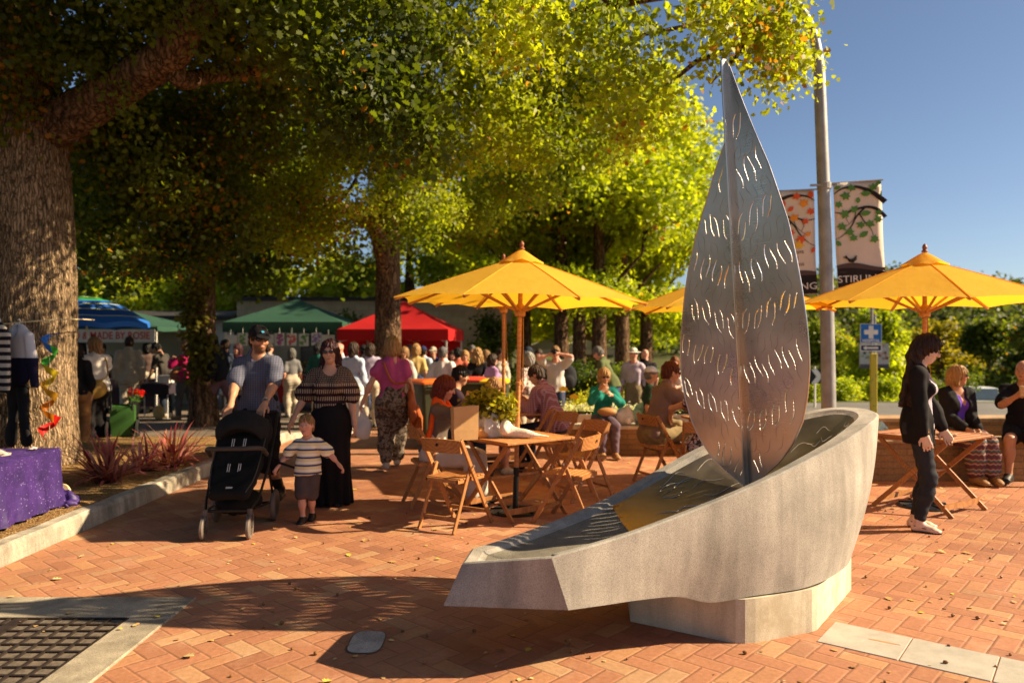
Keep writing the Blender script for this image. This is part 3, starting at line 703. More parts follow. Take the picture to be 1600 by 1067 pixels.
tag(mk('far_street', [(x, y, float(ground_z(x, y))+.02) for y in (24, 27, 30, 33, 36, 39) for x in (7, 12, 17, 22, 27, 33)], [(r*6+c, r*6+c+1, r*6+c+7, r*6+c+6) for r in range(5) for c in range(5)], asphalt_mat('far_asphalt', (.13, .13, .13))), kind='structure')
MULCH = mulch_mat()
# raised bed of mulch behind the kerb
ny_, nx_ = 60, 40; bv = []
for j in range(ny_+1):
    for i in range(nx_+1):
        x = -9.5+5.7*i/nx_; y = 1.0+11.3*j/ny_; e = min(1, (x+9.5)/.4, (-3.79-x)/.01+1, (y-1)/.2, (12.3-y)/.2)
        bv.append((x, y, .0+.125*max(0, min(1, e))))
bv = np.array(bv); bv[:, 2] += (fbm(bv*np.array([3, 3, 1]), 3)-.5)*.05+(vnoise(bv*14, 9)-.5)*.02
idb = np.arange((nx_+1)*(ny_+1)).reshape(ny_+1, nx_+1)
tag(mk('garden_bed', bv, np.stack((idb[:-1, :-1], idb[:-1, 1:], idb[1:, 1:], idb[1:, :-1]), -1).reshape(-1, 4), MULCH, None, True), kind='structure')
# concrete kerb: a bevelled run with an uneven top
def kerb_run(name, a, b, w, h, n=40):
    a = Vector(a); b = Vector(b); d = (b-a).normalized(); sdv = Vector((d.y, -d.x, 0)); m = MB(); rows = []
    for i in range(n+1):
        c = a.lerp(b, i/n); hh = h+random.Random(i).uniform(-.006, .006); o = random.Random(i+99).uniform(-.004, .004)
        rows.append([c-sdv*w/2+Vector((0, 0, -.05)), c-sdv*w/2+Vector((0, 0, hh-.02)), c-sdv*(w/2-.02)+Vector((0, 0, hh)), c+sdv*(w/2-.025+o)+Vector((0, 0, hh)), c+sdv*(w/2+o)+Vector((0, 0, hh-.03)), c+sdv*(w/2+.012)+Vector((0, 0, -.05))])
    m.grid(rows); return tag(m.build(name, KERBM, smooth=True), kind='structure')
kerb_run('kerb', (-3.72, .8, 0), (-3.72, 12.55, 0), .15, .15)
kerb_run('far_kerb', (-1.9, 16.2, 0), (6, 16.2, 0), .18, .10)
kerb_run('corner_kerb', (-3.72, 12.6, 0), (-1.95, 16.2, 0), .15, .10)

# drain: pit of small squares in a concrete frame, front left
DR = stone_mat('drain_concrete', (.43, .36, .26), .35, 150, .4)
m = MB()
for a, b in (((-3.6, 4.44), (-1.975, 4.80)), ((-2.22, 2.6), (-1.975, 4.44))):
    m.box((a[0], a[1], -.03), (b[0], b[1], .012), None, .006)
m.build('drain_surround', DR); tag(bpy.data.objects['drain_surround'], 'pale concrete border round the sunken drain grate', 'drain surround')
m = MB(); m.box((-3.6, 2.6, -.03), (-2.225, 4.435, .003)); gr = m.build('drain_grate', mat('grate_fill', (.13, .10, .075), .8, 0, .4, 30, .3)); tag(gr, 'dark iron drain grate of small squares in the brick paving', 'drain grate')
m = MB(); 
for i in range(15): m.box((-3.58+i*.097, 2.6, .0035), (-3.565+i*.097, 4.43, .014))
for j in range(20): m.box((-3.6, 2.62+j*.095, .0035), (-2.226, 2.636+j*.095, .0125))
m.build('bars', mat('iron', (.055, .04, .032), .55, .6, .3, 20), gr)
m = MB(); m.box((-2.86, 2.6, .005), (-2.80, 4.43, .016)); m.build('centre_bar', mat('iron', (.05, .04, .03)), gr)
# small oval access lid in the bricks
c = G(573, 1003); lid = MB(); pr = [(.088*math.copysign(abs(math.cos(a))**.55, math.cos(a)), .145*math.copysign(abs(math.sin(a))**.55, math.sin(a))) for a in [2*PI*i/40 for i in range(40)]]
lid.prism(pr, 0, .006); o = lid.build('access_lid', stone_mat('lid_concrete', (.47, .42, .36), .3, 120, .3)); o.location = (c.x, c.y, .0); o.rotation_euler.z = R(0); tag(o, 'small pale oval service lid set into the bricks', 'access lid')
rim = MB(); k = 40
rim.grid([[(x*1.1, y*1.07, .003) for x, y in pr], [(x*1.01, y*1.01, .004) for x, y in pr]], True); rim.build('rim', mat('lid_rim', (.10, .07, .05)), o)
# pale square pavers, front right
PV = stone_mat('paver_stone', (.45, .40, .33), .22, 220, .18)
q1 = G(1403, 1033); q2 = G(1430, 1000.6); d1 = Vector((.79, -.61, 0)); d2 = Vector((.61, .79, 0))
for i in range(3):
    o0 = Vector((1.945, 3.865, 0))+d1*(-.40+i*.402); m = MB(); M = frame_matrix(o0, d1, d2); m.box((0, 0, -.02), (.396, .365, .0045), M, .003); o = m.build('paver', PV)
    tag(o, ['pale stone paver beside the plinth with an orange scrape', 'pale stone paver between two others at the front', 'pale stone paver cut off by the right edge'][i], 'paver', 'pale pavers set in the bricks')
m = MB(); M = frame_matrix(Vector((1.945, 3.865, .0052))+d1*-.19+d2*.2, d1, d2); m.prism([(0, 0), (.10, .004), (.16, .012), (.10, .02), (.03, .014)], 0, .001, M); m.build('scrape', mat('orange_scrape', (.75, .28, .10)), bpy.data.objects['paver'])

# ------------------------------------------------------------------ the concrete vessel with the steel leaf
CONC = stone_mat('vessel_concrete', (.43, .385, .33), .34, 210, .34, .5)
outer = [(862,872,3.66),(930,853,3.74),(1000,831,3.83),(1090,797,3.95),(1180,760,4.08),(1260,722,4.24),(1322,690,4.42),(1360,664,4.62),(1373,649,4.82),(1352,640,5.05),(1300,638,5.22),(1230,650,5.32),(1160,672,5.36),(1090,700,5.31),(1020,738,5.16),(960,772,4.97),(880,808,4.70),(800,838,4.42),(737,858,4.20)]
noseP = (722, 881, 3.85)
bpx = [(888,953,3.665),(945,945,3.76),(1000,937,3.86),(1060,932,3.97),(1112,941,4.045),(1180,930,4.12),(1257,918,4.24),(1305,897,4.40),(1328,872,4.6)]
bot = [tuple(P(*q)) for q in bpx]+[(2.0,4.84,.33),(1.86,4.99,.32),(1.62,5.08,.31),(1.36,5.11,.30),(1.08,5.06,.28),(.78,4.95,.27),(.52,4.80,.28),(.22,4.60,.30),(-.08,4.35,.32),(-.27,4.16,.33)]
noseB = tuple(P(693, 946, 3.78))
def catmull(pts, n):
    pts = [np.array(p, float) for p in pts]; P_ = [2*pts[0]-pts[1]]+pts+[2*pts[-1]-pts[-2]]; out = []
    for i in range(1, len(P_)-2):
        for k in range(n):
            t = k/n; a, b, c, d = P_[i-1:i+3]; out.append(.5*(2*b+(c-a)*t+(2*a-5*b+4*c-d)*t*t+(3*b-a-3*c+d)*t**3))
    out.append(pts[-1]); return np.array(out)
top3 = [np.array(P(*p)) for p in outer]; tops = catmull(top3, 8); bots = catmull(bot, 8)
nP = np.array(P(*noseP)); nB = np.array(noseB)
def lin(a, b, n): return np.array([a+(b-a)*i/n for i in range(1, n)])
def close_(ring, corner): return np.concatenate((ring, lin(ring[-1], corner, 6), [corner], lin(corner, ring[0], 8)))
T = close_(tops, nP); Bt = close_(bots, nB); NR = len(T)
spine = lambda x: np.array([x, 4.02+.62*min(1, max(0, (x+.2)/1.6))**.8, 0])
cen2 = np.array([spine(min(1.75, max(.02, p[0]*.86+.06)))[:2] for p in T])
dirs = cen2-T[:, :2]; dl = np.linalg.norm(dirs, axis=1, keepdims=True); dirs = dirs/np.maximum(dl, 1e-6)
# inward normals of the top outline
tan = np.roll(T, -1, 0)-np.roll(T, 1, 0); nin = np.stack((-tan[:, 1], tan[:, 0]), 1); nin /= np.linalg.norm(nin, axis=1, keepdims=True)
wid = .065+.05*sstep(1.2, 2.2, T[:, 0])
I1 = T.copy(); I1[:, :2] += nin*.012; I1[:, 2] += .006
I2 = T.copy(); I2[:, :2] += nin*wid[:, None]; I2[:, 2] -= .004
I3 = I2.copy(); I3[:, :2] += nin*.012; I3[:, 2] -= .012
def fz(x): return np.interp(x, [-.3, -.1, .5, 1.0, 1.5, 1.9, 2.2], [.43, .44, .48, .56, .675, .88, 1.0])
rings = [Bt+np.array([0, 0, 0])]
for k in range(1, 12):
    t = k/12; q = Bt*(1-t)+T*t; bul = .035*math.sin(PI*t)*sstep(.2, 1.6, q[:, 0]); q[:, :2] -= nin*bul[:, None]; rings.append(q)
rings += [T, I1, I2, I3]
inner0 = len(rings)-1; NI = 22
for k in range(1, NI+1):
    t = k/NI; q = I3.copy(); q[:, :2] = I3[:, :2]*(1-t)+cen2*t; zf_ = fz(q[:, 0]); zf_ = np.minimum(zf_, I3[:, 2]-.03)
    q[:, 2] = I3[:, 2]+(zf_-I3[:, 2])*(1-(1-t)**2.2); rings.append(q)
rings = np.array(rings); nr = len(rings)
vid = np.arange(nr*NR).reshape(nr, NR); nx2 = np.roll(vid, -1, 1)
FF = np.stack((vid[:-1], nx2[:-1], nx2[1:], vid[1:]), -1)         # (nr-1, NR, 4)
cenF = rings.reshape(-1, 3)[FF].mean(2)
lin_mask = np.zeros(FF.shape[:2], bool); lin_mask[inner0+1:] = (cenF[inner0+1:, :, 0]+.12*(cenF[inner0+1:, :, 1]-4.6)) > .66
in_l = np.zeros(nr*NR, bool); in_c = np.zeros(nr*NR, bool); in_l[FF[lin_mask].ravel()] = True; in_c[FF[~lin_mask].ravel()] = True; both = in_l & in_c; flat_r = rings.reshape(-1, 3)
ring_i = np.arange(nr*NR)//NR; both &= ring_i > inner0+1; flat_r[both, 0] = .66-.12*(flat_r[both, 1]-4.6)
vessel = empty('leaf_sculpture', (1.3, 4.7, 0), 0, 'tall polished steel leaf rising from a grey concrete vessel on a plinth', 'sculpture')
off = np.array([1.3, 4.7, 0])
VV = rings.reshape(-1, 3)-off
def submesh(V, F):
    u, inv = np.unique(F.ravel(), return_inverse=True); return V[u], inv.reshape(F.shape)
capB = [tuple(range(NR-1, -1, -1))]
chan = np.zeros(FF.shape[:2], bool); chan[inner0+2:] = True; chan &= ~lin_mask
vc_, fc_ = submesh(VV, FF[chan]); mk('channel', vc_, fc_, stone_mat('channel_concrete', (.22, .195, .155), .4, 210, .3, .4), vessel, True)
v1, f1 = submesh(VV, FF[~lin_mask & ~chan]); bb = len(v1)
o = mk('vessel', np.concatenate((v1, VV[:NR])), [tuple(r_) for r_ in f1]+[tuple(i+bb for i in capB[0])], CONC, vessel, True)
o.data.set_sharp_from_angle(angle=.5)
tl_ = NT('polished_steel'); v = tl_.coord('Object'); st = tl_.mapping(v, (3, 3, 220)); f = tl_.noise(st, 1, 3); g_ = tl_.noise(v, 3.5, 4)
tl_.fin(tl_.ramp(g_, [(.3, (.58, .50, .45)), (.7, (.76, .68, .62))]), tl_.math('ADD', .10, tl_.math('ADD', tl_.math('MULTIPLY', f, .12), tl_.math('MULTIPLY', g_, .30))), 1.0); tl_.bump(g_, .06, .02); STEEL = tl_.m
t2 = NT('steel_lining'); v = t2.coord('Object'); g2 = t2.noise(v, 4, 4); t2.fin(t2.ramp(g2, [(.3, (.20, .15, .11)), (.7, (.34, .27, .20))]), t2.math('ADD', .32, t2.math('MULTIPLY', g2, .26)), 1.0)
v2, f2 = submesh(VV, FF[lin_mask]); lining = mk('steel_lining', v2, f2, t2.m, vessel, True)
# engraved leaf curves on the lining
eng = MB(); rgE = np.random.default_rng(12); IR = rings[inner0+1:]
def surf(k, c):
    k = min(max(k, 0), len(IR)-1.001); c = c % NR; k0 = int(k); c0 = int(c); fk, fc = k-k0, c-c0; c1 = (c0+1) % NR
    return (IR[k0, c0]*(1-fk)*(1-fc)+IR[k0+1, c0]*fk*(1-fc)+IR[k0, c1]*(1-fk)*fc+IR[k0+1, c1]*fk*fc)
for n_e in range(100):
    c0 = rgE.uniform(0, NR); k0 = rgE.uniform(1.5, 15); dc = rgE.uniform(4.0, 7.0)*rgE.choice([-1, 1]); sg = rgE.choice([-1, 1])
    pts_ = [surf(k0+sg*1.3*math.sin(PI*q/9)+.6*math.sin(2*PI*q/9), c0+dc*(q/9-.5)) for q in range(10)]
    if min(p[0]+.12*(p[1]-4.6) for p in pts_) < .74: continue
    eng.tube([Vector(p-off)+Vector((0, 0, .002)) for p in pts_], [.0006+.0014*math.sin(PI*q/9) for q in range(10)], 5)
eng.build('engraving', mat('bright_engraving', (.72, .68, .62), .35, .6), lining, True)
# plinth
m = MB(); pl = [(.68, 4.41), (1.10, 4.14), (1.15, 4.107), (1.19, 4.087), (1.24, 4.085), (1.30, 4.10), (1.38, 4.13), (1.62, 4.235), (1.66, 4.25), (1.70, 4.28), (2.2, 4.98), (2.15, 5.1), (1.8, 5.25), (1.0, 5.2), (.72, 4.8)]
pb = [(x-1.3, y-4.7) for x, y in pl]; m.prism(pb, -.03, .235); m.prism([(x*.72+.03, y*.72+.03) for x, y in pb], .235, .345); o = m.build('plinth', stone_mat('plinth_concrete', (.62, .54, .40), .16, 160, .28, .35, (.40, .33, .22)), vessel)
# leaf: two halves meeting in a midrib, pierced with pairs of curved slits
Bm = np.array([1.482, 4.80, .655]); Tm = np.array([1.291, 4.655, 3.305]); ax = Tm-Bm; Lm = np.linalg.norm(ax); axn = ax/Lm
dL = nrm(np.array([-.49, .87, 0])); dL = nrm(dL-axn*(dL@axn)); dR = nrm(np.array([.40, -.915, 0])); dR = nrm(dR-axn*(dR@axn))
nF = nrm(np.cross(dL, axn)); nF = nF if nF[0] < 0 else -nF       # towards the viewer
def out_w(px, py, d):
    ray = np.array([(px-800)/FOC, 1, -(py-HOR)/FOC]); A = np.stack((ax, d, -ray), 1); t, w, _ = np.linalg.solve(A, np.array([0, 0, EYE])-Bm); return t, max(w, 0)
Lout = [(1136,215),(1119,262),(1108,300),(1094,345),(1084,380),(1075,420),(1069,455),(1064,500),(1061,540),(1062,585),(1068,620),(1078,655),(1092,685),(1112,715),(1135,737)]
Rout = [(1137,97),(1149,130),(1162,165),(1180,210),(1200,257),(1216,305),(1229,345),(1241,400),(1250,450),(1257,500),(1261,545),(1262,580),(1259,620),(1252,660),(1238,693),(1218,722),(1196,741)]
rng = np.random.default_rng(5)
def strokes(half, seed, y0, dy, L0, ph):
    """rows of paired S strokes, in (across, along) metres"""
    rg = np.random.default_rng(seed); out = []; y = y0; row = ph
    while y < Lm-.22:
        wmax = np.interp(y/Lm, half[0], half[1]); xx = .040+.02*rg.random(); k = 0
        while xx < wmax+.02:
            L_ = L0*(1+.2*rg.random()); ang = R(-15 if row % 2 == 0 else 22)+R(rg.uniform(-10, 10)); sg = -1 if k % 2 == 0 else 1
            tt = np.linspace(-1, 1, 13); lx = sg*.020*np.cos(tt*PI/2)-.005*np.sin(tt*PI); ly = tt*L_-sg*.014; cy = y+rg.uniform(-.028, .028)+xx*.36
            px_ = xx+lx*math.cos(ang)+ly*math.sin(ang); py_ = cy-lx*math.sin(ang)+ly*math.cos(ang); ins = np.interp(py_/Lm, half[0], half[1]); ok = (px_ > .022) & (px_ < ins-.020)
            if ok.sum() > 8: out.append((px_[ok], py_[ok]))
            xx += (.022 if k % 2 == 0 else .078)+.010*rg.random(); k += 1
        y += dy; row += 1
    return out
def slit_field(A, Bq, half, sd):
    """signed distance to the slits in (across, along) metres"""
    D = np.full(A.shape, 1.0)
    for px_, py_ in strokes(half, sd, .15, .295, .078, 0):
        bb_ = (A > px_.min()-.02) & (A < px_.max()+.02) & (Bq > py_.min()-.02) & (Bq < py_.max()+.02); q = np.nonzero(bb_)
        if len(q[0]) == 0: continue
        a = A[q]; b = Bq[q]; dd = np.full(a.shape, 1.0); n_ = len(px_)-1
        for s_ in range(n_):
            ex, ey = px_[s_+1]-px_[s_], py_[s_+1]-py_[s_]; h_ = np.clip(((a-px_[s_])*ex+(b-py_[s_])*ey)/(ex*ex+ey*ey), 0, 1)
            r0 = .0036*(1-.75*abs((s_+h_)/n_*2-1)**2); dd = np.minimum(dd, np.hypot(a-px_[s_]-ex*h_, b-py_[s_]-ey*h_)-r0)
        D[q] = np.minimum(D[q], dd)
    return D
ENGR = mat('dark_engraving', (.34, .28, .24), .35, .9)
def leaf_half(name, pts, d, sgn):
    tw = sorted(out_w(x, y, d) for x, y in pts); ts = np.array([0.012]+[a for a, b in tw if .012 < a < .999]+[1.0]); ws = np.array([.0]+[b for a, b in tw if .012 < a < .999]+[.0])
    if sgn > 0: ws[-1] = .0
    nt, nw = 660, 120; tt = np.linspace(0.0125, .9995, nt); wv = np.interp(tt, ts, ws); k = np.ones(9)/9; wv = np.convolve(np.pad(wv, 4, mode='edge'), k, 'valid')
    un = np.linspace(0, 1, nw); Aw = un[None, :]*wv[:, None]; Bl = np.repeat((tt*Lm)[:, None], nw, 1)
    D = slit_field(Aw, Bl, (tt, wv), 5 if sgn < 0 else 8)
    g0, g1 = np.gradient(D); da = np.maximum(np.gradient(Aw, axis=1), 1e-5); db = Lm/nt; gx_ = g1/da; gy_ = g0/db; gl = np.maximum(np.hypot(gx_, gy_), .3)
    cD = (D[:-1, :-1]+D[1:, :-1]+D[:-1, 1:]+D[1:, 1:])/4; keep = cD > 0
    mv = np.where(D < 0, -D, 0); mv = np.minimum(mv, .004); Aw = Aw+np.where(D < 0, gx_/gl*mv, 0); Bl = Bl+np.where(D < 0, gy_/gl*mv, 0)
    bow = .030*np.sin(PI*Bl/Lm)*0+.025*(Aw/np.maximum(wv.max(), .01))**2
    V = Bm+Bl[..., None]*axn+Aw[..., None]*d-nF*bow[..., None]*.6-off
    ii = np.arange(nt*nw).reshape(nt, nw); Fq = np.stack((ii[:-1, :-1], ii[:-1, 1:], ii[1:, 1:], ii[1:, :-1]), -1)[keep]
    if sgn < 0: Fq = Fq[:, ::-1]
    V, Fq = submesh(V.reshape(-1, 3), Fq); o = mk(name, V, Fq, STEEL, vessel, True)
    md = o.modifiers.new('thickness', 'SOLIDIFY'); md.thickness = .005; md.offset = 0
    g_ = MB()
    for px_, py_ in strokes((tt, wv), 15 if sgn < 0 else 18, .30, .295, .050, 1):
        g_.tube([Vector(Bm+b_*axn+a_*d-nF*(.025*(a_/max(wv.max(), .01))**2*.6-.0028)-off) for a_, b_ in zip(px_, py_)], [.0004+.0009*math.sin(PI*i/(len(px_)-1)) for i in range(len(px_))], 4)
    g_.build('engraving', ENGR, o, True)
    e = MB(); e.tube([Vector(Bm+axn*t_*Lm+d*w_-nF*.025*.6*(w_/max(wv.max(), .01))**2-off) for t_, w_ in zip(tt[::12], wv[::12])], .0055, 6); e.build('edge_bead', STEEL, o, True)
leaf_half('leaf_half', Lout, dL, -1); leaf_half('leaf_half', Rout, dR, 1)
m = MB(); b0 = Bm-off; t0 = Tm-off
m.bar(b0+nF*.012-axn*.03, t0+nF*.012+axn*.01, .016, .034, nF, .003); m.build('midrib', STEEL, vessel)
m = MB(); m.tube([b0+nF*.034-axn*.02, t0+nF*.030], .0085, 8); m.build('midrib_rod', STEEL, vessel, True)
# ------------------------------------------------------------------ trees
def bark_mat(name, c, c2, sx=22, sz=3.2, bd=.03):
    t = NT(name); wob = t.noise(t.coord('Object'), 6, 3, .6, 0, True); vm = t.n('ShaderNodeVectorMath', operation='ADD'); t.L(t.mapping(t.coord('Object'), (sx, sx, sz)), vm.inputs[0]); vs_ = t.n('ShaderNodeVectorMath', operation='SCALE'); t.L(wob, vs_.inputs[0]); vs_.inputs['Scale'].default_value = 2.6; t.L(vs_.outputs[0], vm.inputs[1]); v = vm.outputs[0]; w = t.mapping(t.coord('Object'), (sx*.5, sx*.5, sz*.6))
    d = t.voro(v, 1, 'DISTANCE_TO_EDGE'); n_ = t.noise(w, 2, 5, .65); h = t.math('ADD', t.math('MULTIPLY', t.ramp(d, [(0, (0,)*3), (.40, (1,)*3)]), .55), t.math('MULTIPLY', n_, .8))
    base = t.ramp(h, [(.38, tuple(x*.22 for x in c)), (.62, c), (1.0, c2)]); base = t.mix(1.0, base, t.ramp(t.noise(t.coord('Object'), 1.7, 4), [(.3, (.72,)*3), (.7, (1.12,)*3)]), 'MULTIPLY')
    t.bump(h, 1.0, bd); return t.fin(base, .92, 0, .1)
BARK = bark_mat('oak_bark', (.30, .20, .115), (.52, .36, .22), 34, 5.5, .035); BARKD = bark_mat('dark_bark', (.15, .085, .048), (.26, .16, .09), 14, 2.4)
def limb(name, pts, rad, mt, parent, sides=20, rows=40, rough=.05, seed=0, flare=0.0, sub=1):
    pts = [np.array(p, float) for p in pts]; cp = catmull(pts, max(2, rows//(len(pts)-1))); tt = np.linspace(0, 1, len(cp)); rr = np.interp(tt, np.linspace(0, 1, len(rad)), rad)
    n = len(cp); tg_ = np.gradient(cp, axis=0); tg_ /= np.linalg.norm(tg_, axis=1, keepdims=True); ref = np.array([1., .0, .05]); V = []
    if abs(tg_[0]@ref) > .85: ref = np.array([0, 1., .1])
    for i in range(n):
        u = ref-tg_[i]*(ref@tg_[i]); u /= np.linalg.norm(u); ref = u; w = np.cross(tg_[i], u); a = np.linspace(0, 2*PI, sides, endpoint=False)
        V.append(cp[i]+(np.cos(a)[:, None]*u+np.sin(a)[:, None]*w)*rr[i])
    V = np.array(V); flat = V.reshape(-1, 3); cen = np.repeat(cp, sides, 0); dr = flat-cen; rl = np.linalg.norm(dr, axis=1, keepdims=True); dr = dr/np.maximum(rl, 1e-6)
    k = fbm(flat*np.array([1.3, 1.3, .5])+seed, seed, 3)-.5; rid = 1-np.abs(2*vnoise(flat*np.array([11, 11, 1.6]), seed+4)-1); rid2 = 1-np.abs(2*vnoise(flat*np.array([23, 23, 4.2])+7, seed+5)-1)
    base = rl*(1+rough*2.2*k[:, None])+(rid[:, None]*.6+rid2[:, None]*.4-.6)*rough*rl.mean()*1.5*(1 if sides > 30 else .3)
    if flare:
        ang = np.arctan2(dr[:, 1], dr[:, 0]); hz = np.maximum(0, 1-(flat[:, 2]-pts[0][2])/1.1); base = base*(1+flare*hz**2.2*(1+.5*np.sin(ang*5+1)))[:, None]
    flat = cen+dr*base; ids = np.arange(n*sides).reshape(n, sides); nx_2 = np.roll(ids, -1, 1)
    return mk(name, flat, np.stack((ids[:-1], nx_2[:-1], nx_2[1:], ids[1:]), -1).reshape(-1, 4), mt, parent, True)
OAK = np.array([(0, 0), (.14, .10), (.24, .34), (.36, .20), (.52, .46), (.64, .24), (.80, .36), (.90, .14), (1.02, 0), (.90, -.14), (.80, -.36), (.64, -.24), (.52, -.46), (.36, -.20), (.24, -.34), (.14, -.10)])
SIX = np.array([(0, 0), (.30, .34), (.68, .34), (1.0, 0), (.68, -.34), (.30, -.34)])
FOUR = np.array([(0, 0), (.5, .34), (1.0, 0), (.5, -.34)])
FOL = vcol_mat('foliage', .5, .3, 0, .5, 1.9)
def leaf_points(clumps, n, seed, per=12, spread=.17, gap=.38, gs=1.1):
    """leaf positions gathered in twigs inside ellipsoid clumps, with gaps"""
    rg = np.random.default_rng(seed); C = np.array([c[:6] for c in clumps], float); w = np.array([c[6] if len(c) > 6 else c[3]*c[4]*c[5] for c in clumps]) ; w = w/w.sum()
    nt = int(n/per*1.7); ci = rg.choice(len(C), nt, p=w); d = rg.normal(size=(nt, 3)); d /= np.linalg.norm(d, axis=1, keepdims=True)
    r = rg.random(nt)**(1/2.6); tw = C[ci, :3]+d*r[:, None]*C[ci, 3:6]*(1+.25*(vnoise(d*3+ci[:, None]*5, seed)[:, None]-.5))
    k = vnoise(tw*gs, seed+11)*.65+vnoise(tw*gs*2.7, seed+12)*.35; tw = tw[k > gap]; ci = ci[k > gap]; tw = tw[:max(1, n//per)]; m = len(tw)
    p = np.repeat(tw, per, 0)+rg.normal(size=(m*per, 3))*np.array([spread, spread, spread*.75]); tid = np.repeat(np.arange(m), per)
    return p, tid, tw, rg
def leaf_mesh(name, parent, clumps, n, size, pal, seed, shape=FOUR, per=12, spread=.17, gap=.38, gs=1.1, droop=.5, warm=None, mt=None, zmin=None, clip=None):
    p, tid, tw, rg = leaf_points(clumps, n, seed, per, spread, gap, gs)
    if zmin is not None: p = p[p[:, 2] > zmin]; tid = tid[:len(p)]
    if clip is not None: ok = clip(p); p = p[ok]; tid = tid[ok]
    N = len(p); a = rg.normal(size=(N, 3)); a[:, 2] = a[:, 2]*.6-droop; a /= np.linalg.norm(a, axis=1, keepdims=True)
    nn = rg.normal(size=(N, 3))*.9+np.array([.55, -.25, .55]); b = np.cross(nn, a); b /= np.maximum(np.linalg.norm(b, axis=1, keepdims=True), 1e-6); nn = np.cross(a, b)
    sz = size*rg.uniform(.6, 1.25, N); K = len(shape)
    V = p[:, None, :]+sz[:, None, None]*(a[:, None, :]*shape[None, :, :1]+b[:, None, :]*shape[None, :, 1:]*.95+nn[:, None, :]*(np.abs(shape[None, :, 1:])*.28-.12*shape[None, :, :1]**2))
    tv = vnoise(tw*.9, seed+31)[tid]*.6+vnoise(tw*3.1, seed+32)[tid]*.4; tv = np.clip((tv-.25)/.5+rg.normal(size=N)*.16, 0, 1)
    pal = np.array(pal); c = pal[0]*(1-tv[:, None])+pal[1]*tv[:, None]
    if warm is not None:
        wc, wf, ws = warm; m = (vnoise(p*ws, seed+51)+rg.normal(size=N)*.22 > 1.12-wf); c[m] = np.array(wc)*rg.uniform(.6, 1.2, (m.sum(), 1))
    c = np.repeat(c*rg.uniform(.85, 1.15, (N, 1)), K, 0)
    return mk(name, V.reshape(-1, 3), np.arange(N*K).reshape(N, K), mt or FOL, parent, False, c)
def pc(px, py, Y, rx, ry, rz, w=None):
    """a clump seen at a pixel of the photograph, at its own depth; rx, rz in pixels, ry in metres"""
    q = P(px, py, Y); return (q.x, q.y, q.z, rx*Y/FOC, ry, rz*Y/FOC)+((w,) if w else ())
GREEN = [(.042, .060, .008), (.145, .170, .013)]; DEEP = [(.040, .065, .012), (.13, .16, .016)]; LIME = [(.20, .25, .014), (.45, .47, .022)]; OLIVE = [(.13, .165, .012), (.38, .40, .020)]
ORANGE = (.34, .16, .02)

def twigs(parent, segs, mt, r=.02):
    m = MB()
    for a, b, rr in segs:
        a = Vector(a); b = Vector(b); mid = (a+b)/2+Vector((random.uniform(-.1, .1), random.uniform(-.1, .1), random.uniform(0, .15)))*(b-a).length; m.tube([a, mid, b], [rr, rr*.7, rr*.35], 6)
    return m.build('branches', mt, parent, True)
random.seed(4)
# the big oak at the left, its trunk cut by the frame ------------------------------
oak = empty('oak_tree', (-5.75, 9.4, .1), 0, 'huge old oak with a deeply furrowed sunlit trunk at the left edge', 'tree', 'trees over the market')
def rel(root, pts): l = root.location; return [tuple(np.array(p)-np.array(l)) for p in pts]
tk = limb('trunk', rel(oak, [(-5.92, 9.45, -.1), (-5.92, 9.45, 1.2), (-5.94, 9.5, 2.6), (-6.0, 9.5, 3.9), (-6.15, 9.6, 5.4), (-6.3, 9.8, 7.5)]), [.52, .475, .455, .45, .40, .30], BARK, oak, 150, 300, .075, 2, .16)
limb('limb', rel(oak, [(-5.95, 9.45, 4.1), tuple(P(165, 150, 9.3)), tuple(P(215, 118, 9.0)), tuple(P(268, 82, 8.7)), tuple(P(305, 20, 8.4)), tuple(P(380, -60, 8.0)), tuple(P(520, -140, 7.6))]), [.30, .235, .21, .20, .17, .13, .07], BARKD, oak, 64, 120, .11, 5)  # dark bark on this limb and the next puts crown shade into their colour
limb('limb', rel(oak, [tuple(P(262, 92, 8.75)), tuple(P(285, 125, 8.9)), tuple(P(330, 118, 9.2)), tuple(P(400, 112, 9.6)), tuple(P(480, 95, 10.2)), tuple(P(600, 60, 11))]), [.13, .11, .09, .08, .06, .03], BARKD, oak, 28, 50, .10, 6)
limb('limb', rel(oak, [(-6.2, 9.7, 6.0), (-7.4, 9, 7.4), (-8.6, 8.4, 8.4)]), [.26, .2, .1], BARK, oak, 20, 20, .05, 7)
limb('limb', rel(oak, [(-6.25, 9.8, 7.0), (-5.2, 11, 8.6), (-3.6, 12.3, 9.8)]), [.24, .18, .08], BARK, oak, 20, 20, .05, 8)
near = [pc(60, 20, 8.6, 150, .9, 75), pc(-20, 120, 9.0, 90, .8, 120), pc(180, 30, 9.0, 150, 1.2, 70), pc(330, 60, 9.6, 120, 1.0, 60), pc(420, 20, 8.6, 150, 1.2, 90), pc(560, 60, 8.2, 150, 1.2, 110),
        pc(250, 250, 10.6, 90, .8, 100), pc(180, 330, 10.4, 60, .6, 110), pc(360, 200, 11.0, 120, .8, 90), pc(480, 170, 11.2, 120, .9, 90), pc(620, 170, 7.7, 120, .8, 100), pc(170, 200, 10.0, 60, .5, 60), pc(150, 90, 8.5, 60, .3, 36), pc(230, 50, 8.2, 70, .3, 40), pc(90, 60, 8.4, 70, .4, 50), pc(205, 165, 8.6, 36, .25, 26), pc(330, 330, 11.6, 90, .7, 70), pc(240, 400, 11.4, 80, .6, 50)]
leaf_mesh('crown', oak, [(c[0]-oak.location.x, c[1]-oak.location.y, c[2]-oak.location.z)+tuple(c[3:]) for c in near], 56000, .078, GREEN, 21, OAK, 10, .15, .45, 1.5, .6, (ORANGE, .12, .7))
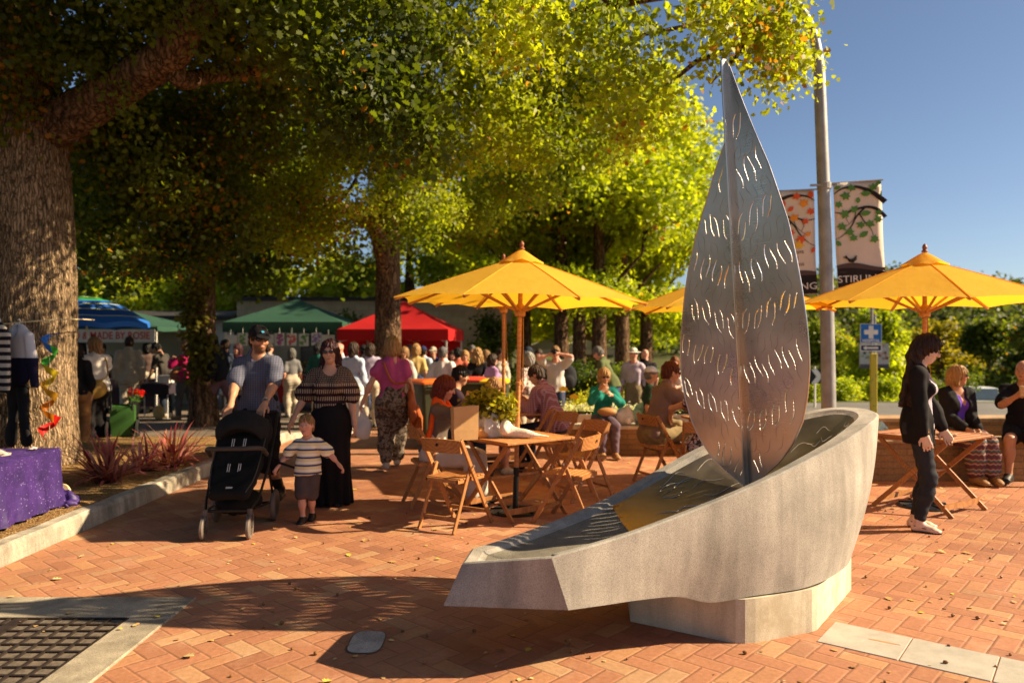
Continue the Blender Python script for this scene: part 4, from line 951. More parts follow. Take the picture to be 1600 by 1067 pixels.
high = [(-7, 9, 7.5, 3.4, 3.4, 1.8), (-4, 8.6, 7.6, 2.6, 2.6, 1.6), (-1.6, 8.4, 7.3, 2.2, 2.2, 1.5), (-5.5, 10.5, 9.8, 4, 4, 1.8), (-2, 10.5, 9.4, 3, 3, 1.6), (-9, 10, 7, 2.5, 4, 2), (-7, 6.3, 7.2, 3, 2.6, 1.8), (-9.5, 7, 6.5, 2.4, 3, 2), (-3.2, 8.6, 6.2, 1.5, 1.3, .8), (-1.8, 8.8, 6.6, 1.6, 1.3, .9), (-8, 5, 9.5, 3.4, 3, 2), (-.6, 7.6, 7.2, 1.5, 1.1, .9), (-2.6, 7.2, 6.6, 1.5, 1.1, .8), (-1.2, 10.8, 7.6, 1.6, 1.2, 1)]  # above the view; clumps added to shade the foliage below and darken reflections
leaf_mesh('upper_crown', oak, [(c[0]-oak.location.x, c[1]-oak.location.y, c[2]-oak.location.z)+tuple(c[3:]) for c in high], 46000, .19, GREEN, 22, SIX, 10, .28, .38, .9, .4)

# middle tree behind the tables: its crown hangs over the top right of the view ------
def tree(label, loc, h, r0, crown, n, size, pal, seed, limbs=(), warm=None, shape=SIX, gap=.36, gs=1.1, bark=BARKD, lean=(0, 0), group='trees over the market', per=12, spread=.18, droop=.5, sides=28, name='shade_tree', rel_crown=False, flare=.2, cat='tree'):
    t = empty(name, loc, 0, label, cat, group); x, y, z = loc
    limb('trunk', [(0, 0, -.1), (lean[0]*.3, lean[1]*.3, h*.35), (lean[0]*.7, lean[1]*.7, h*.7), (lean[0], lean[1], h)], [r0*1.08, r0*.92, r0*.75, r0*.35], bark, t, sides, 60, .05, seed, flare)
    for i, (pts, rad) in enumerate(limbs): limb('limb', rel(t, pts), rad, bark, t, 14, 36, .06, seed+i)
    cl = crown if rel_crown else [(c[0]-x, c[1]-y, c[2]-z)+tuple(c[3:]) for c in crown]
    leaf_mesh('crown', t, cl, n, size, pal, seed, shape, per, spread, gap, gs, droop, warm)
    segs = []
    nodes = [np.array(q) for pts, _ in limbs for q in rel(t, pts)]+[np.array([lean[0]*k, lean[1]*k, h*k]) for k in (.5, .7, .85, 1)]
    for c in cl:
        nb = min(nodes, key=lambda q: np.linalg.norm(q-np.array(c[:3]))); e_ = np.array(c[:3]); d_ = np.linalg.norm(nb-e_)
        if d_ < 2.6: segs.append((tuple(nb), tuple(e_), min(.05, r0*.16)))
    if not segs: segs = [((0, 0, h*.8), (.3, 0, h*1.05), r0*.2)]
    twigs(t, segs, bark); return t
t3 = G(606, 662)
hang = [pc(760, 60, 11.0, 90, .9, 110), pc(860, 40, 8.0, 100, .7, 90), pc(900, 140, 10.8, 90, .8, 100), pc(980, 60, 7.9, 90, .7, 90), pc(1010, 160, 8.1, 70, .6, 80), pc(1090, 40, 8.0, 80, .7, 70), pc(1110, 130, 8.2, 50, .5, 70), pc(1190, 30, 8.2, 60, .5, 50), pc(1212, 110, 8.3, 26, .35, 56), pc(1218, 50, 8.3, 26, .35, 40), pc(830, 200, 10.4, 80, .7, 60), pc(720, 170, 10.2, 100, .8, 90), pc(560, 270, 12.2, 110, .9, 80), pc(640, 330, 12.6, 70, .7, 60), pc(470, 330, 12.6, 90, .8, 70), pc(1240, 90, 8.75, 12, .2, 50, .04), pc(1195, 60, 8.7, 36, .4, 60), (.3, 14.6, 4.7, .9, .8, .7), (-.7, 14.5, 4.2, .6, .6, .5), (1.6, 14.6, 5.4, .9, .8, .7), pc(690, 330, 13.6, 40, .4, 40)]
up3 = [(-2.5, 13, 8.8, 3.4, 2.6, 1.8), (.4, 11.5, 8.0, 2.6, 2.2, 1.5), (2.4, 11.8, 7.2, 1.7, 1.3, 1.1), (-4.5, 14.5, 8.6, 3, 2.6, 2)]
tr3 = tree('dark trunked oak in the middle whose crown hangs over the steel leaf tip', (t3.x, t3.y, 0), 7.6, .26, hang, 50000, .074, OLIVE, 33,
     [([(t3.x, t3.y, 2.9), tuple(P(580, 345, 14.3)), tuple(P(520, 325, 13.4)), tuple(P(450, 296, 12.8)), tuple(P(405, 265, 12.4)), tuple(P(360, 215, 12))], [.17, .15, .14, .12, .09, .05]),
      ([(t3.x, t3.y, 4.6), (-.9, 13, 5.9), (.8, 11.4, 6.4), (2.6, 10.1, 6.2), tuple(P(1190, 60, 9.0))], [.16, .14, .10, .06, .02]), ([(t3.x, t3.y, 3.8), tuple(P(640, 290, 13.6)), tuple(P(700, 210, 12.6))], [.13, .09, .04])], (ORANGE, .14, .8), OAK, .50, 1.7, per=9, spread=.14, droop=.7, name='oak_tree')
leaf_mesh('upper_crown', tr3, [(c[0]-t3.x, c[1]-t3.y, c[2])+tuple(c[3:]) for c in up3], 7000, .20, OLIVE, 34, SIX, 10, .28, .50, .9, .4)
# trunk wrapped in ivy behind the parking signs
t2 = G(318, 664)
tree('dark tree with an ivy wrapped trunk behind the parking signs', (t2.x, t2.y, 0), 7.0, .24, [pc(300, 250, 15.0, 120, 1.4, 110), pc(180, 330, 15.4, 110, 1.2, 110), pc(420, 330, 15, 110, 1.3, 80), pc(200, 180, 14, 150, 1.5, 110), pc(430, 200, 14.4, 140, 1.5, 110), pc(520, 390, 15.4, 70, .9, 50), pc(140, 420, 16, 70, .8, 50), pc(400, 420, 15.4, 90, .8, 40)], 22000, .15, DEEP, 41, [([(t2.x, t2.y, 3.0), tuple(P(350, 300, 14.6)), tuple(P(420, 240, 14.2))], [.14, .11, .05])], gap=.40, gs=1.0)
ivy = leaf_mesh('ivy', bpy.data.objects['shade_tree'], [(-.02+.1*math.sin(i), -.25, 1.0+i*.28, .26, .16, .22) for i in range(9)], 2200, .10, [(.10, .09, .012), (.30, .25, .03)], 42, SIX, 6, .08, .30, 3)
# row of trunks in the middle distance with bright crowns
row = [(877, 22.0, .22, 'slim dark trunk, leftmost of the row of trees behind the photographer'), (905, 24.0, .22, 'second dark trunk from the left behind the photographer'), (936, 21.4, .21, 'dark trunk behind the man in the olive jumper'), (972, 23.6, .23, 'dark trunk with a low fork behind the hat wearer'), (1010, 26.0, .2, 'far trunk with orange tinged leaves near the steel leaf')]
for i, (px, Y, r0, lb) in enumerate(row):
    x = Xat(px, Y); cl = []
    rg = np.random.default_rng(70+i)
    for k in range(18):
        cl.append((x+rg.uniform(-2.9, 2.2), Y+rg.uniform(-2.0, 1.6), 3.6+4.6*rg.random()**.8, rg.uniform(.8, 1.5), rg.uniform(.8, 1.4), rg.uniform(.55, 1.0)))
    cl += [(x+rg.uniform(-1.6, 1.4), Y-rg.uniform(.5, 2), 2.75+rg.random()*.6, 1.0, .8, .32) for _ in range(3)]
    tree(lb, (x, Y, 0), 6.2, r0, cl, 20000, .18, LIME, 80+i, [([(x, Y, 2.4), (x+.5, Y-.3, 3.3), (x+1.1, Y-.6, 4.0)], [.09, .07, .03]), ([(x, Y, 2.1), (x-.5, Y-.2, 2.9), (x-1.2, Y-.5, 3.4)], [.08, .06, .03])], (ORANGE, .06+.08*(i > 3), .9), FOUR, .43, 1.0)
# bright maples further back that fill the view above the umbrellas
for i, (px, Y, top, wd, pal, lb) in enumerate([(1010, 27, 175, 190, LIME, 'tall lime green maple glowing in the sun behind the steel leaf'), (820, 27, 150, 230, LIME, 'broad lime green maple above the middle umbrella'), (640, 29, 220, 200, OLIVE, 'olive green tree behind the red gazebo'), (440, 31, 330, 200, LIME, 'light green tree showing over the shop roof'), (250, 31, 380, 190, LIME, 'light green tree behind the stall with the striped umbrella'), (90, 30, 250, 200, DEEP, 'dark tree behind the big oak trunk'), (545, 33, 400, 190, LIME, 'lime tree peeping over the shop roof left of the middle oak'), (340, 34, 390, 200, LIME, 'pale green tree over the long building roof'), (730, 34, 360, 200, LIME, 'lime tree low behind the red gazebo peak'), (920, 34, 330, 220, LIME, 'lime tree low behind the row of trunks'), (170, 34, 420, 200, GREEN, 'mid green tree behind the long building')]):
    x = Xat(px, Y); rg = np.random.default_rng(140+i); zt = Zat(top, Y); R0 = wd*Y/FOC*.5; cl = []
    for k in range(26):
        a = rg.uniform(0, 2*PI); q = rg.random(); zz = 1.8+(zt-1.8)*q; rr = R0*(1.05-.75*max(0, (q-.35)/.65)**1.4); cl.append((x+rr*math.cos(a)*rg.uniform(.3, 1), Y+rr*math.sin(a)*rg.uniform(.3, 1)*.8, zz, R0*.34, R0*.3, R0*.24))
    tree(lb, (x, Y, 0), zt*.6, .24, cl, 17000, .22, pal, 150+i, (), (ORANGE, .05, .6), FOUR, .34, .8, spread=.24, name='maple_tree')

for i, (x, Y, zt, lb) in enumerate([(-14.5, 7.5, 8.5, 'broad leafy tree left of the oak, beyond the view'), (-13.5, 1.5, 7.5, 'leafy tree standing left of the paving, mirrored in the steel leaf')]):  # out of view, added so the steel leaf mirrors dark foliage
    rg = np.random.default_rng(190+i); cl = [(x+rg.uniform(-2.8, 2.8), Y+rg.uniform(-2.8, 2.8), rg.uniform(2.2, zt), 1.4, 1.4, 1.0) for k in range(20)]
    tree(lb, (x, Y, 0), zt*.6, .28, cl, 9000, .26, GREEN, 195+i, (), None, FOUR, .34, .8, spread=.3, name='shade_tree')

# ------------------------------------------------------------------ shrubs, hedges, hills
def bush(label, loc, clumps, n, size, pal, seed, name='bush', group=None, warm=None, gap=.34, stem=True, cat='bush', spread=.12, per=10, gs=1.6, droop=0.0, shape=FOUR):
    b = empty(name, loc, 0, label, cat, group); leaf_mesh('foliage', b, clumps, n, size, pal, seed, shape, per, spread, gap, gs, droop, warm)
    if stem: twigs(b, [((random.uniform(-.1, .1), 0, -.05), (c[0], c[1], c[2]), .02+.02*c[5]) for c in clumps], BARKD)
    return b
def bush_at(label, px, py, Y, wpx, hpx, n, size, pal, seed, dep=.8, **kw):
    """bush whose middle base shows at a pixel"""
    z0 = float(ground_z(Xat(px, Y), Y)); w = wpx*Y/FOC; h = max(.3, Zat(py-hpx, Y)-z0); rg = np.random.default_rng(seed); cl = []
    for k in range(max(5, int(9*w/max(h, .5)))):
        q = rg.random(); cl.append((rg.uniform(-.42, .42)*w*(1.1-.5*q), rg.uniform(-.5, .5)*dep, h*(.12+.72*q), max(.18, w*.16), dep*.4, h*.20))
    return bush(label, (Xat(px, Y), Y, z0), cl, n, size, pal, seed, **kw)
HEDGE = 'dark hedge bushes behind the garden seats'
for i, (px, lb) in enumerate([(812, 'dark hedge bush left of the floral shirt woman'), (858, 'dark hedge bush behind the photographer'), (915, 'dark hedge bush between two trunks behind the teal top woman'), (962, 'dark hedge bush behind the man in the olive jumper'), (1030, 'dark hedge bush behind the pale top woman in a black skirt')]):
    bush_at(lb, px, 640, 18.2, 62, 72, 3000, .085, DEEP, 200+i, 1.0, group=HEDGE)
for i, (px, lb) in enumerate([(770, 'yellow green low shrub left of the umbrella pole'), (820, 'yellow green low shrub at the feet of the floral shirt woman'), (905, 'yellow green low shrub beside the yellow plant labels'), (955, 'yellow green low shrub behind the seated teal top woman'), (1045, 'yellow green low shrub beside the black skirt')]):
    bush_at(lb, px, 655, 15.4, 66, 42, 2200, .06, [(.22, .22, .015), (.42, .40, .04)], 220+i, .7, group='low yellow green shrubs in the garden')
bush_at('dark leafy shrub against the shop wall right of the red gazebo', 775, 640, 20.6, 90, 150, 5000, .12, GREEN, 235, 1.0)
bush_at('dark leafy shrub against the shop wall between the two gazebos', 552, 640, 21.8, 60, 165, 3500, .12, GREEN, 236, .8)
# right: street trees and shrubs below the hills
RT = 'trees beyond the street'
rt = [(1290, 46, 505, 90, OLIVE, 'olive tree beside the lamp post beyond the street'), (1372, 38, 468, 80, LIME, 'bright lime tree behind the hospital sign'), (1470, 44, 505, 130, [(.11, .10, .010), (.30, .24, .018)], 'golden leaved wide tree behind the girl'), (1545, 40, 502, 90, GREEN, 'mid green tree above the parked white sedan'), (1620, 34, 490, 90, DEEP, 'dark green tree at the right edge behind the bald man'), (1425, 60, 520, 120, GREEN, 'mid green tree behind the golden one'), (1240, 50, 520, 90, GREEN, 'green tree half hidden by the steel leaf')]
for i, (px, Y, top, wd, pal, lb) in enumerate(rt):
    x = Xat(px, Y); z0 = float(ground_z(x, Y)); rg = np.random.default_rng(240+i); h = Zat(top, Y)-z0; R0 = wd*Y/FOC*.5; cl = []
    for k in range(24):
        a = rg.uniform(0, 2*PI); q = rg.random(); rr = R0*(1.05-.85*max(0, (q-.3)/.7)**1.3); cl.append((rr*math.cos(a)*rg.uniform(.3, 1), rr*math.sin(a)*.8, h*(.08+.9*q), R0*.30, R0*.3, R0*.20))
    tree(lb, (x, Y, z0), h*.6, .2, cl, 11000, .24 if Y < 50 else .30, pal, 250+i, (), (ORANGE, .07, .5), FOUR, .36, .7, group=RT, spread=.26, sides=12, name='street_tree', rel_crown=True)
for i, (px, Y, top, wd, pal, lb) in enumerate([(1262, 22, 585, 46, LIME, 'bright shrub left of the chevron sign'), (1312, 23, 588, 40, LIME, 'feathery bright shrub in front of the parked hatchback'), (1375, 24, 590, 60, LIME, 'lime shrub at the foot of the hospital sign'), (1440, 26, 588, 70, GREEN, 'mid green shrub along the street'), (1500, 30, 575, 70, DEEP, 'dark shrub along the street behind the blond seated woman'), (1600, 29, 570, 80, DEEP, 'dark shrub at the right edge beyond the street')]):
    bush_at(lb, px, 640, Y, wd, 640-top, 3000, .10, pal, 270+i, 1.2, group='shrubs along the street')
# wooded hill line far off: nobody could count these trees
rg = np.random.default_rng(9); cl = []
for k in range(420):
    y = rg.uniform(110, 230); x = rg.uniform(-40, 190)*y/200+y*.15; z = float(ground_z(x, y)); r = rg.uniform(2.2, 4.5); cl.append((x, y, z+r*.8, r, r, r*rg.uniform(.8, 1.4)))
o = leaf_mesh('wooded_hill', None, cl, 60000, 1.1, [(.028, .045, .014), (.09, .10, .025)], 290, FOUR, 10, 1.0, .34, .08, .2); tag(o, kind='stuff')
# ------------------------------------------------------------------ seat walls
def brick_wall_mat(name, c1, c2, mortar, w=.30, h=.075, rot=0):
    t = NT(name); g = t.n('ShaderNodeNewGeometry'); x, y, z = t.sep(g.outputs['Position'])
    b = t.n('ShaderNodeTexBrick'); t.L(t.comb(t.math('ADD', x, t.math('MULTIPLY', y, .62)), z, 0.0), b.inputs['Vector'])
    b.inputs['Scale'].default_value = 1; b.inputs['Brick Width'].default_value = w; b.inputs['Row Height'].default_value = h; b.inputs['Mortar Size'].default_value = .006; b.inputs['Bias'].default_value = -.1
    b.inputs['Color1'].default_value = (*c1, 1); b.inputs['Color2'].default_value = (*c2, 1); b.inputs['Mortar'].default_value = (*mortar, 1)
    n_ = t.noise(t.pos(), 60, 3); col = t.mix(1.0, b.outputs[0], t.ramp(n_, [(.3, (.75,)*3), (.7, (1.2,)*3)]), 'MULTIPLY'); col = t.mix(1.0, col, t.ramp(t.noise(t.pos(), 2, 4), [(.3, (.75,)*3), (.7, (1.1,)*3)]), 'MULTIPLY')
    t.bump(t.math('ADD', t.math('MULTIPLY', t.math('SUBTRACT', 1.0, b.outputs[1]), 1.0), t.math('MULTIPLY', n_, .3)), .6, .008)
    return t.fin(col, .88, 0, .15)
WALLB = brick_wall_mat('seat_wall_brick', (.32, .19, .085), (.24, .13, .06), (.20, .13, .07)); CAP = stone_mat('wall_cap', (.46, .30, .17), .25, 140, .3)
m = MB(); m.box((3.2, 8.86, -.03), (9.5, 9.3, .44)); m.box((3.2, 9.3, -.03), (9.5, 9.62, .64)); wl = m.build('seat_wall', WALLB); tag(wl, 'low brown brick seat wall with a raised back, where the blond woman in black sits', 'wall')
m = MB(); m.box((3.18, 8.83, .44), (9.5, 9.298, .475), None, .008); m.box((3.18, 9.27, .64), (9.5, 9.66, .69), None, .008); m.build('cap', CAP, wl)
m = MB(); m.box((.62, 10.9, -.03), (3.0, 11.25, .37)); wl2 = m.build('planter_wall', WALLB); tag(wl2, 'low brick planter wall with a pale cap under the teal top woman', 'wall')
m = MB(); m.box((.58, 10.86, .37), (3.02, 11.30, .42), None, .01); m.build('cap', stone_mat('pale_cap', (.66, .56, .42), .2, 140, .25), wl2)
m = MB(); m.box((.55, 12.6, -.03), (3.4, 13.0, .42)); wl3 = m.build('flower_bench', mat('bench_pale', (.58, .47, .34), .8)); tag(wl3, 'long pale bench of seedling trays in the sun behind the plaid shirt man', 'bench')
m = MB(); rg = random.Random(2)
for i in range(11):
    x0 = .6+i*.24
    m.box((x0, 12.62, .421), (x0+.22, 12.95, .47)); 
m.build('tray', mat('tray_black', (.03, .035, .02), .6), wl3)
leaf_mesh('seedlings', wl3, [(.7+i*.24, 12.78, .50, .12, .16, .05) for i in range(11)], 2600, .045, [(.34, .34, .28), (.58, .56, .50)], 301, FOUR, 5, .05, .1, 2)
# plant labels on stakes
for i, (px, py) in enumerate([(808, 620), (897, 624), (880, 612), (820, 628)]):
    p = P(px, py, 12.4); m = MB(); m.bar((0, 0, -p.z+.0), (0, 0, .02), .012, .006); st = m.build('plant_label', mat('label_yellow', (.80, .52, .02), .5)); st.location = p
    m = MB(); m.prism([(-.06, -.03), (.06, -.03), (.075, .02), (0, .055), (-.075, .02)], -.003, .003, frame_matrix((0, 0, .04), (1, 0, 0), (0, 0, 1))); m.build('card', mat('label_yellow', (.80, .52, .02)), st)
    tag(st, ['bright yellow plant label left of the umbrella pole', 'bright yellow plant label nearest the seated teal woman', 'taller bright yellow plant label behind the others', 'lower bright yellow plant label beside the umbrella pole'][i], 'plant label', 'yellow plant labels')

# ------------------------------------------------------------------ market umbrellas
def canopy_mat():
    t = NT('yellow_canvas'); v = t.coord('Object'); w = t.noise(t.mapping(v, (900, 900, 900)), 1, 1); f = t.noise(v, 3, 4)
    f = t.math('ADD', t.math('MULTIPLY', f, .6), t.math('MULTIPLY', t.noise(v, 11, 5, .7), .4)); c = t.ramp(f, [(.3, (.84, .58, .065)), (.7, (.95, .68, .09))]); t.fin(c, .8, 0, .1); t.bump(t.math('ADD', t.math('ADD', t.noise(v, 5, 3, .6, 1.0), t.math('MULTIPLY', t.noise(v, 19, 2), .4)), t.math('MULTIPLY', w, .08)), .35, .02)
    tl = t.n('ShaderNodeBsdfTranslucent'); tl.inputs[0].default_value = (.97, .50, .025, 1); mx = t.n('ShaderNodeMixShader'); mx.inputs[0].default_value = .58
    t.L(t.b.outputs[0], mx.inputs[1]); t.L(tl.outputs[0], mx.inputs[2]); t.L(mx.outputs[0], t.out.inputs[0]); return t.m
CANV = canopy_mat(); WOOD = None
def wood_mat(name, c1, c2, rough=.5, ax=(3, 3, 40)):
    t = NT(name); v = t.mapping(t.coord('Generated'), (1, 1, 1)); o = t.coord('Object'); g_ = t.noise(t.mapping(o, (40, 40, 40)), 1, 3); f = t.noise(t.mapping(o, (9, 9, 9)), 1, 4, .6, 2.5)
    w = t.n('ShaderNodeTexWave', wave_type='RINGS'); t.L(t.mapping(o, (1, 1, .25)), w.inputs[0]); w.inputs['Scale'].default_value = 26; w.inputs['Distortion'].default_value = 7; w.inputs['Detail'].default_value = 3
    oi = t.n('ShaderNodeObjectInfo'); k = t.math('ADD', t.math('MULTIPLY', f, .55), t.math('MULTIPLY', w.outputs[1], .35))
    c = t.ramp(k, [(.2, c1), (.75, c2)]); c = t.mix(1.0, c, t.ramp(oi.outputs['Random'], [(0, (.84,)*3), (1, (1.1,)*3)]), 'MULTIPLY'); t.bump(g_, .1, .003)
    return t.fin(c, rough, 0, .35)
WOOD = wood_mat('oiled_wood', (.30, .115, .032), (.50, .22, .070)); WOODR = wood_mat('red_wood', (.22, .065, .025), (.36, .12, .045)); POLEW = wood_mat('pole_wood', (.42, .17, .05), (.58, .27, .09), .4)
BLKM = mat('black_metal', (.012, .012, .013), .4, .3, .2); 
def make_umbrella():
    root = empty('market_umbrella', (0, 0, 0)); N, Rm, zr, za = 8, 1.22, 1.97, 2.40
    ang = [PI/8+2*PI*i/N for i in range(N)]; rows = []; n_r, n_a = 14, 10
    for i in range(n_r+1):
        t = .055+(1-.055)*i/n_r; row = []
        for k in range(N):
            for j in range(n_a):
                f = j/n_a; a0, a1 = ang[k], ang[(k+1) % N]+(2*PI if k == N-1 else 0)
                p = Vector((math.cos(a0), math.sin(a0), 0)).lerp(Vector((math.cos(a1), math.sin(a1), 0)), f)*Rm*t; sag = math.sin(PI*f)
                z = za-(za-zr)*(t**1.08)-.055*sag*t*t*.3+.012*sag*t; rr = 1-.035*sag*t**3
                row.append((p.x*rr, p.y*rr, z+.03*sag*t**6))
        rows.append(row)
    m = MB(); m.grid(rows, True); can = m.build('canopy', CANV, root, True, sharp=.25)
    s_ = MB()
    for k in range(N):
        a = ang[k]; s_.tube([(math.cos(a)*Rm*t, math.sin(a)*Rm*t, za-(za-zr)*t**1.08+.004) for t in (.06, .3, .6, .85, 1.0)], .0035, 5)
    s_.build('seams', CANV, can)
    rows = []
    for i in range(7):
        t = i/6; row = []
        for k in range(N*6):
            a = PI/8+2*PI*k/(N*6); sc = abs(((k % 6)/6)-.5)*2; r = .02+.20*t*(1-.05*(1-sc)); row.append((r*math.cos(a), r*math.sin(a), za+.075-.135*t**1.15+.022*(1-sc)*t**3+.008*t*math.sin(3*a)))
        rows.append(row)
    m = MB(); m.grid(rows, True); m.build('vent_cap', CANV, root, True)
    m = MB(); m.tube([(0, 0, 1.0), (0, 0, za+.05)], .022, 14); m.build('pole', POLEW, root, True)
    m = MB(); m.tube([(0, 0, .40), (0, 0, .62)], .0222, 14); m.tube([(0, 0, .62), (0, 0, 1.0)], .0218, 14); m.build('lower_pole', POLEW, root, True)
    m = MB(); m.tube([(0, 0, .02), (0, 0, .42)], .027, 14); m.tube([(.027, 0, .38), (.06, 0, .38)], .008, 6); m.build('base_tube', BLKM, root, True)
    m = MB(); m.lathe([(.0, .035), (.05, .034), (.22, .022), (.25, .008), (.25, .0)], n=28); 
    for k in range(8): a = 2*PI*k/8; m.tube([(.06*math.cos(a), .06*math.sin(a), .036), (.23*math.cos(a), .23*math.sin(a), .026)], .008, 5)
    m.build('base', BLKM, root)
    m = MB(); m.lathe([(.023, 1.84), (.05, 1.85), (.052, 1.93), (.04, 1.95), (.023, 1.97)], n=16); m.build('hub', POLEW, root, True); m = MB(); m.lathe([(.023, 1.20), (.03, 1.20), (.03, 1.225), (.023, 1.23)], n=12); m.build('collar', POLEW, root, True)
    m = MB(); m.lathe([(.0, za+.165), (.014, za+.155), (.024, za+.13), (.018, za+.105), (.03, za+.09), (.03, za+.08), (0, za+.078)], n=14); m.build('finial', WOODR, root, True)
    m = MB(); m.tube([(.03, .0, 1.86), (.036, .01, 1.55), (.034, .02, 1.25), (.042, .0, 1.16), (.05, -.02, 1.26), (.04, -.01, 1.5), (.032, 0, 1.86)], .004, 5); m.build('cord', mat('cord_ochre', (.42, .22, .06), .8), root)
    for k in range(N):
        a = ang[k]; c, s = math.cos(a), math.sin(a); m = MB(); m.bar((c*.05, s*.05, za-.06), (c*(Rm-.01), s*(Rm-.01), zr-.012), .018, .022); m.build('rib', POLEW, root)
        m = MB(); m.bar((c*.05, s*.05, 1.90), (c*.60, s*.60, za-(za-zr)*.50-.035), .016, .02); m.build('strut', POLEW, root)
    return root
um = make_umbrella(); UG = 'yellow market umbrellas'
spots = [(.03, 7.27, 0, 1.4, 'yellow market umbrella over the nearest table with the shopping bags'), (2.52, 8.9, 20, 0, 'yellow market umbrella half hidden behind the steel leaf'), (4.03, 7.5, 10, 0, 'yellow market umbrella at the right above the girl in the black cardigan'), (-.11, 10.0, 30, 0, 'yellow market umbrella behind the nearest one, only its pole plainly seen')]
for i, (x, y, a, tl, lb) in enumerate(spots):
    o = um if i == 0 else copy_tree(um); o.location = (x, y, 0); o.rotation_euler = (0, R(tl), R(a)); tag(o, lb, 'umbrella', UG); o.scale = (1, 1, 1.075 if i == 3 else 1)

# ------------------------------------------------------------------ folding tables and chairs
def make_table():
    root = empty('folding_table', (0, 0, 0)); m = MB(); n = 9; w = .80
    for i in range(n):
        y0 = -w/2+i*w/n; m.box((-w/2+.045, y0+.003, .695), (w/2-.045, y0+w/n-.003, .717), None, .003)
    for s in (-1, 1): m.box((min(s*w/2, s*(w/2-.045)), -w/2, .694), (max(s*w/2, s*(w/2-.045)), w/2, .719), None, .004)
    m.build('tabletop', WOOD, root)
    m = MB()
    for s in (-1, 1): m.bar((s*.30, -.36, .678), (s*.30, .36, .678), .03, .03)
    m.build('rail', WOOD, root)
    for s, off in ((-1, .0), (1, .0)):
        for q in (-1, 1):
            m = MB(); xx = s*.33-q*s*.016; m.bar((xx, -q*.37, .0), (xx, q*.33, .68), .022, .042, (0, q*.7, .7), .003); m.build('leg', WOOD, root)
    m = MB(); m.bar((-.33, -.30, .085), (.33, -.30, .085), .02, .05); m.build('stretcher', WOOD, root); m = MB(); m.bar((-.31, .30, .085), (.31, .30, .085), .02, .05); m.build('stretcher', WOOD, root); m = MB(); m.bar((-.33, .0, .345), (.33, .0, .345), .02, .02); m.build('stretcher', WOOD, root)
    return root
tb = make_table(); TG = 'folding wooden tables under the umbrellas'
tabs = [(.03, 7.27, 38, 'square folding wooden table nearest, with paper bag and flowers on top'), (4.05, 7.45, 34, 'square folding wooden table at the right with the iced drink on it'), (2.50, 8.95, 10, 'folding wooden table of the man in the taupe tee, mostly behind the leaf'), (-.12, 9.75, 20, 'folding wooden table where the plaid shirt man eats')]
for i, (x, y, a, lb) in enumerate(tabs):
    o = tb if i == 0 else copy_tree(tb); o.location = (x, y, 0); o.rotation_euler.z = R(a); tag(o, lb, 'table', TG)
def make_chair():
    root = empty('folding_chair', (0, 0, 0)); w = .42
    m = MB()
    for i in range(7): m.box((-w/2+.03, -.17+i*.052, .432), (w/2-.03, -.17+i*.052+.044, .446), None, .003)
    m.build('seat', WOOD, root)
    m = MB()
    for s in (-1, 1): m.bar((s*(w/2-.045), -.19, .421), (s*(w/2-.045), .20, .421), .018, .03)
    m.bar((-w/2+.04, .19, .425), (w/2-.04, .19, .425), .02, .034); m.bar((-w/2+.04, -.18, .423), (w/2-.04, -.18, .423), .02, .03); m.build('seat_frame', WOOD, root)
    for s in (-1, 1):
        m = MB(); m.bar((s*w/2, .27, 0), (s*w/2, -.20, .78), .022, .040, (0, .8, .6), .004); m.build('leg', WOOD, root)
    for s in (-1, 1):
        m = MB(); m.bar((s*(w/2-.027), -.27, 0), (s*(w/2-.027), -.02, .55), .020, .036, (0, .8, -.4), .004); m.build('leg', WOOD, root)
    m = MB(); rows = []
    for i in range(13):
        u = i/12*2-1; x = u*w/2*.97; yb = -.175-.045*(1-u*u); hz = .012*(1-u*u)
        rows.append([(x, yb, .665), (x, yb-.026, .775+hz), (x, yb-.044, .775+hz), (x, yb-.018, .665)])
    m.grid(rows, True); m.f.append((0, 1, 2, 3)); m.f.append((51, 50, 49, 48)); bk = m.build('backrest', WOOD, root, True, sharp=.5)
    m = MB(); m.lathe([(.0, -.002), (.013, -.002), (.013, .002), (0, .002)], n=12, M=Matrix.Rotation(R(78), 4, 'X')); h = m.build('grip_hole', mat('hole_dark', (.03, .012, .006)), bk); h.location = (0, -.2595, .735)
    m = MB(); m.bar((-w/2, .20, .115), (w/2, .20, .115), .018, .03); m.build('stretcher', WOOD, root); m = MB(); m.bar((-w/2+.03, -.22, .115), (w/2-.03, -.22, .115), .016, .026); m.build('stretcher', WOOD, root)
    m = MB()
    for s in (-1, 1): m.lathe([(0, -.03), (.010, -.03), (.010, .03), (0, .03)], (s*w/2, -.045, .545), 8, Matrix.Rotation(R(90), 4, 'Y')); m.lathe([(0, -.026), (.007, -.026), (.007, .026), (0, .026)], (s*w/2, .165, .2), 8, Matrix.Rotation(R(90), 4, 'Y'))
    m.build('bolt', mat('steel_bolt', (.55, .50, .42), .35, .9), root)
    return root
ch = make_chair(); CG = 'folding wooden chairs'
# seat direction: 0 = sitter looks away from the camera
chairs = [(-.50, 6.72, -32, 'folding wooden chair nearest the camera, its back to us, left of the table'), (.52, 6.88, 62, 'empty folding wooden chair right of the nearest table, facing left'), (-.78, 7.62, -70, 'folding wooden chair under the red haired woman'), (.72, 7.95, 120, 'empty folding wooden chair just behind the right hand one'), (.48, 8.95, 120, 'folding wooden chair with its back against the plaid shirt man'), (1.72, 8.80, -68, 'folding wooden chair of the man in the taupe tee'), (2.02, 8.12, -10, 'folding wooden chair peeping out at the left edge of the steel leaf'), (.30, 9.65, 84, 'folding wooden chair the plaid shirt man sits on')]
for i, (x, y, a, lb) in enumerate(chairs):
    o = ch if i == 0 else copy_tree(ch); o.location = (x, y, 0); o.rotation_euler.z = R(a); tag(o, lb, 'chair', CG)

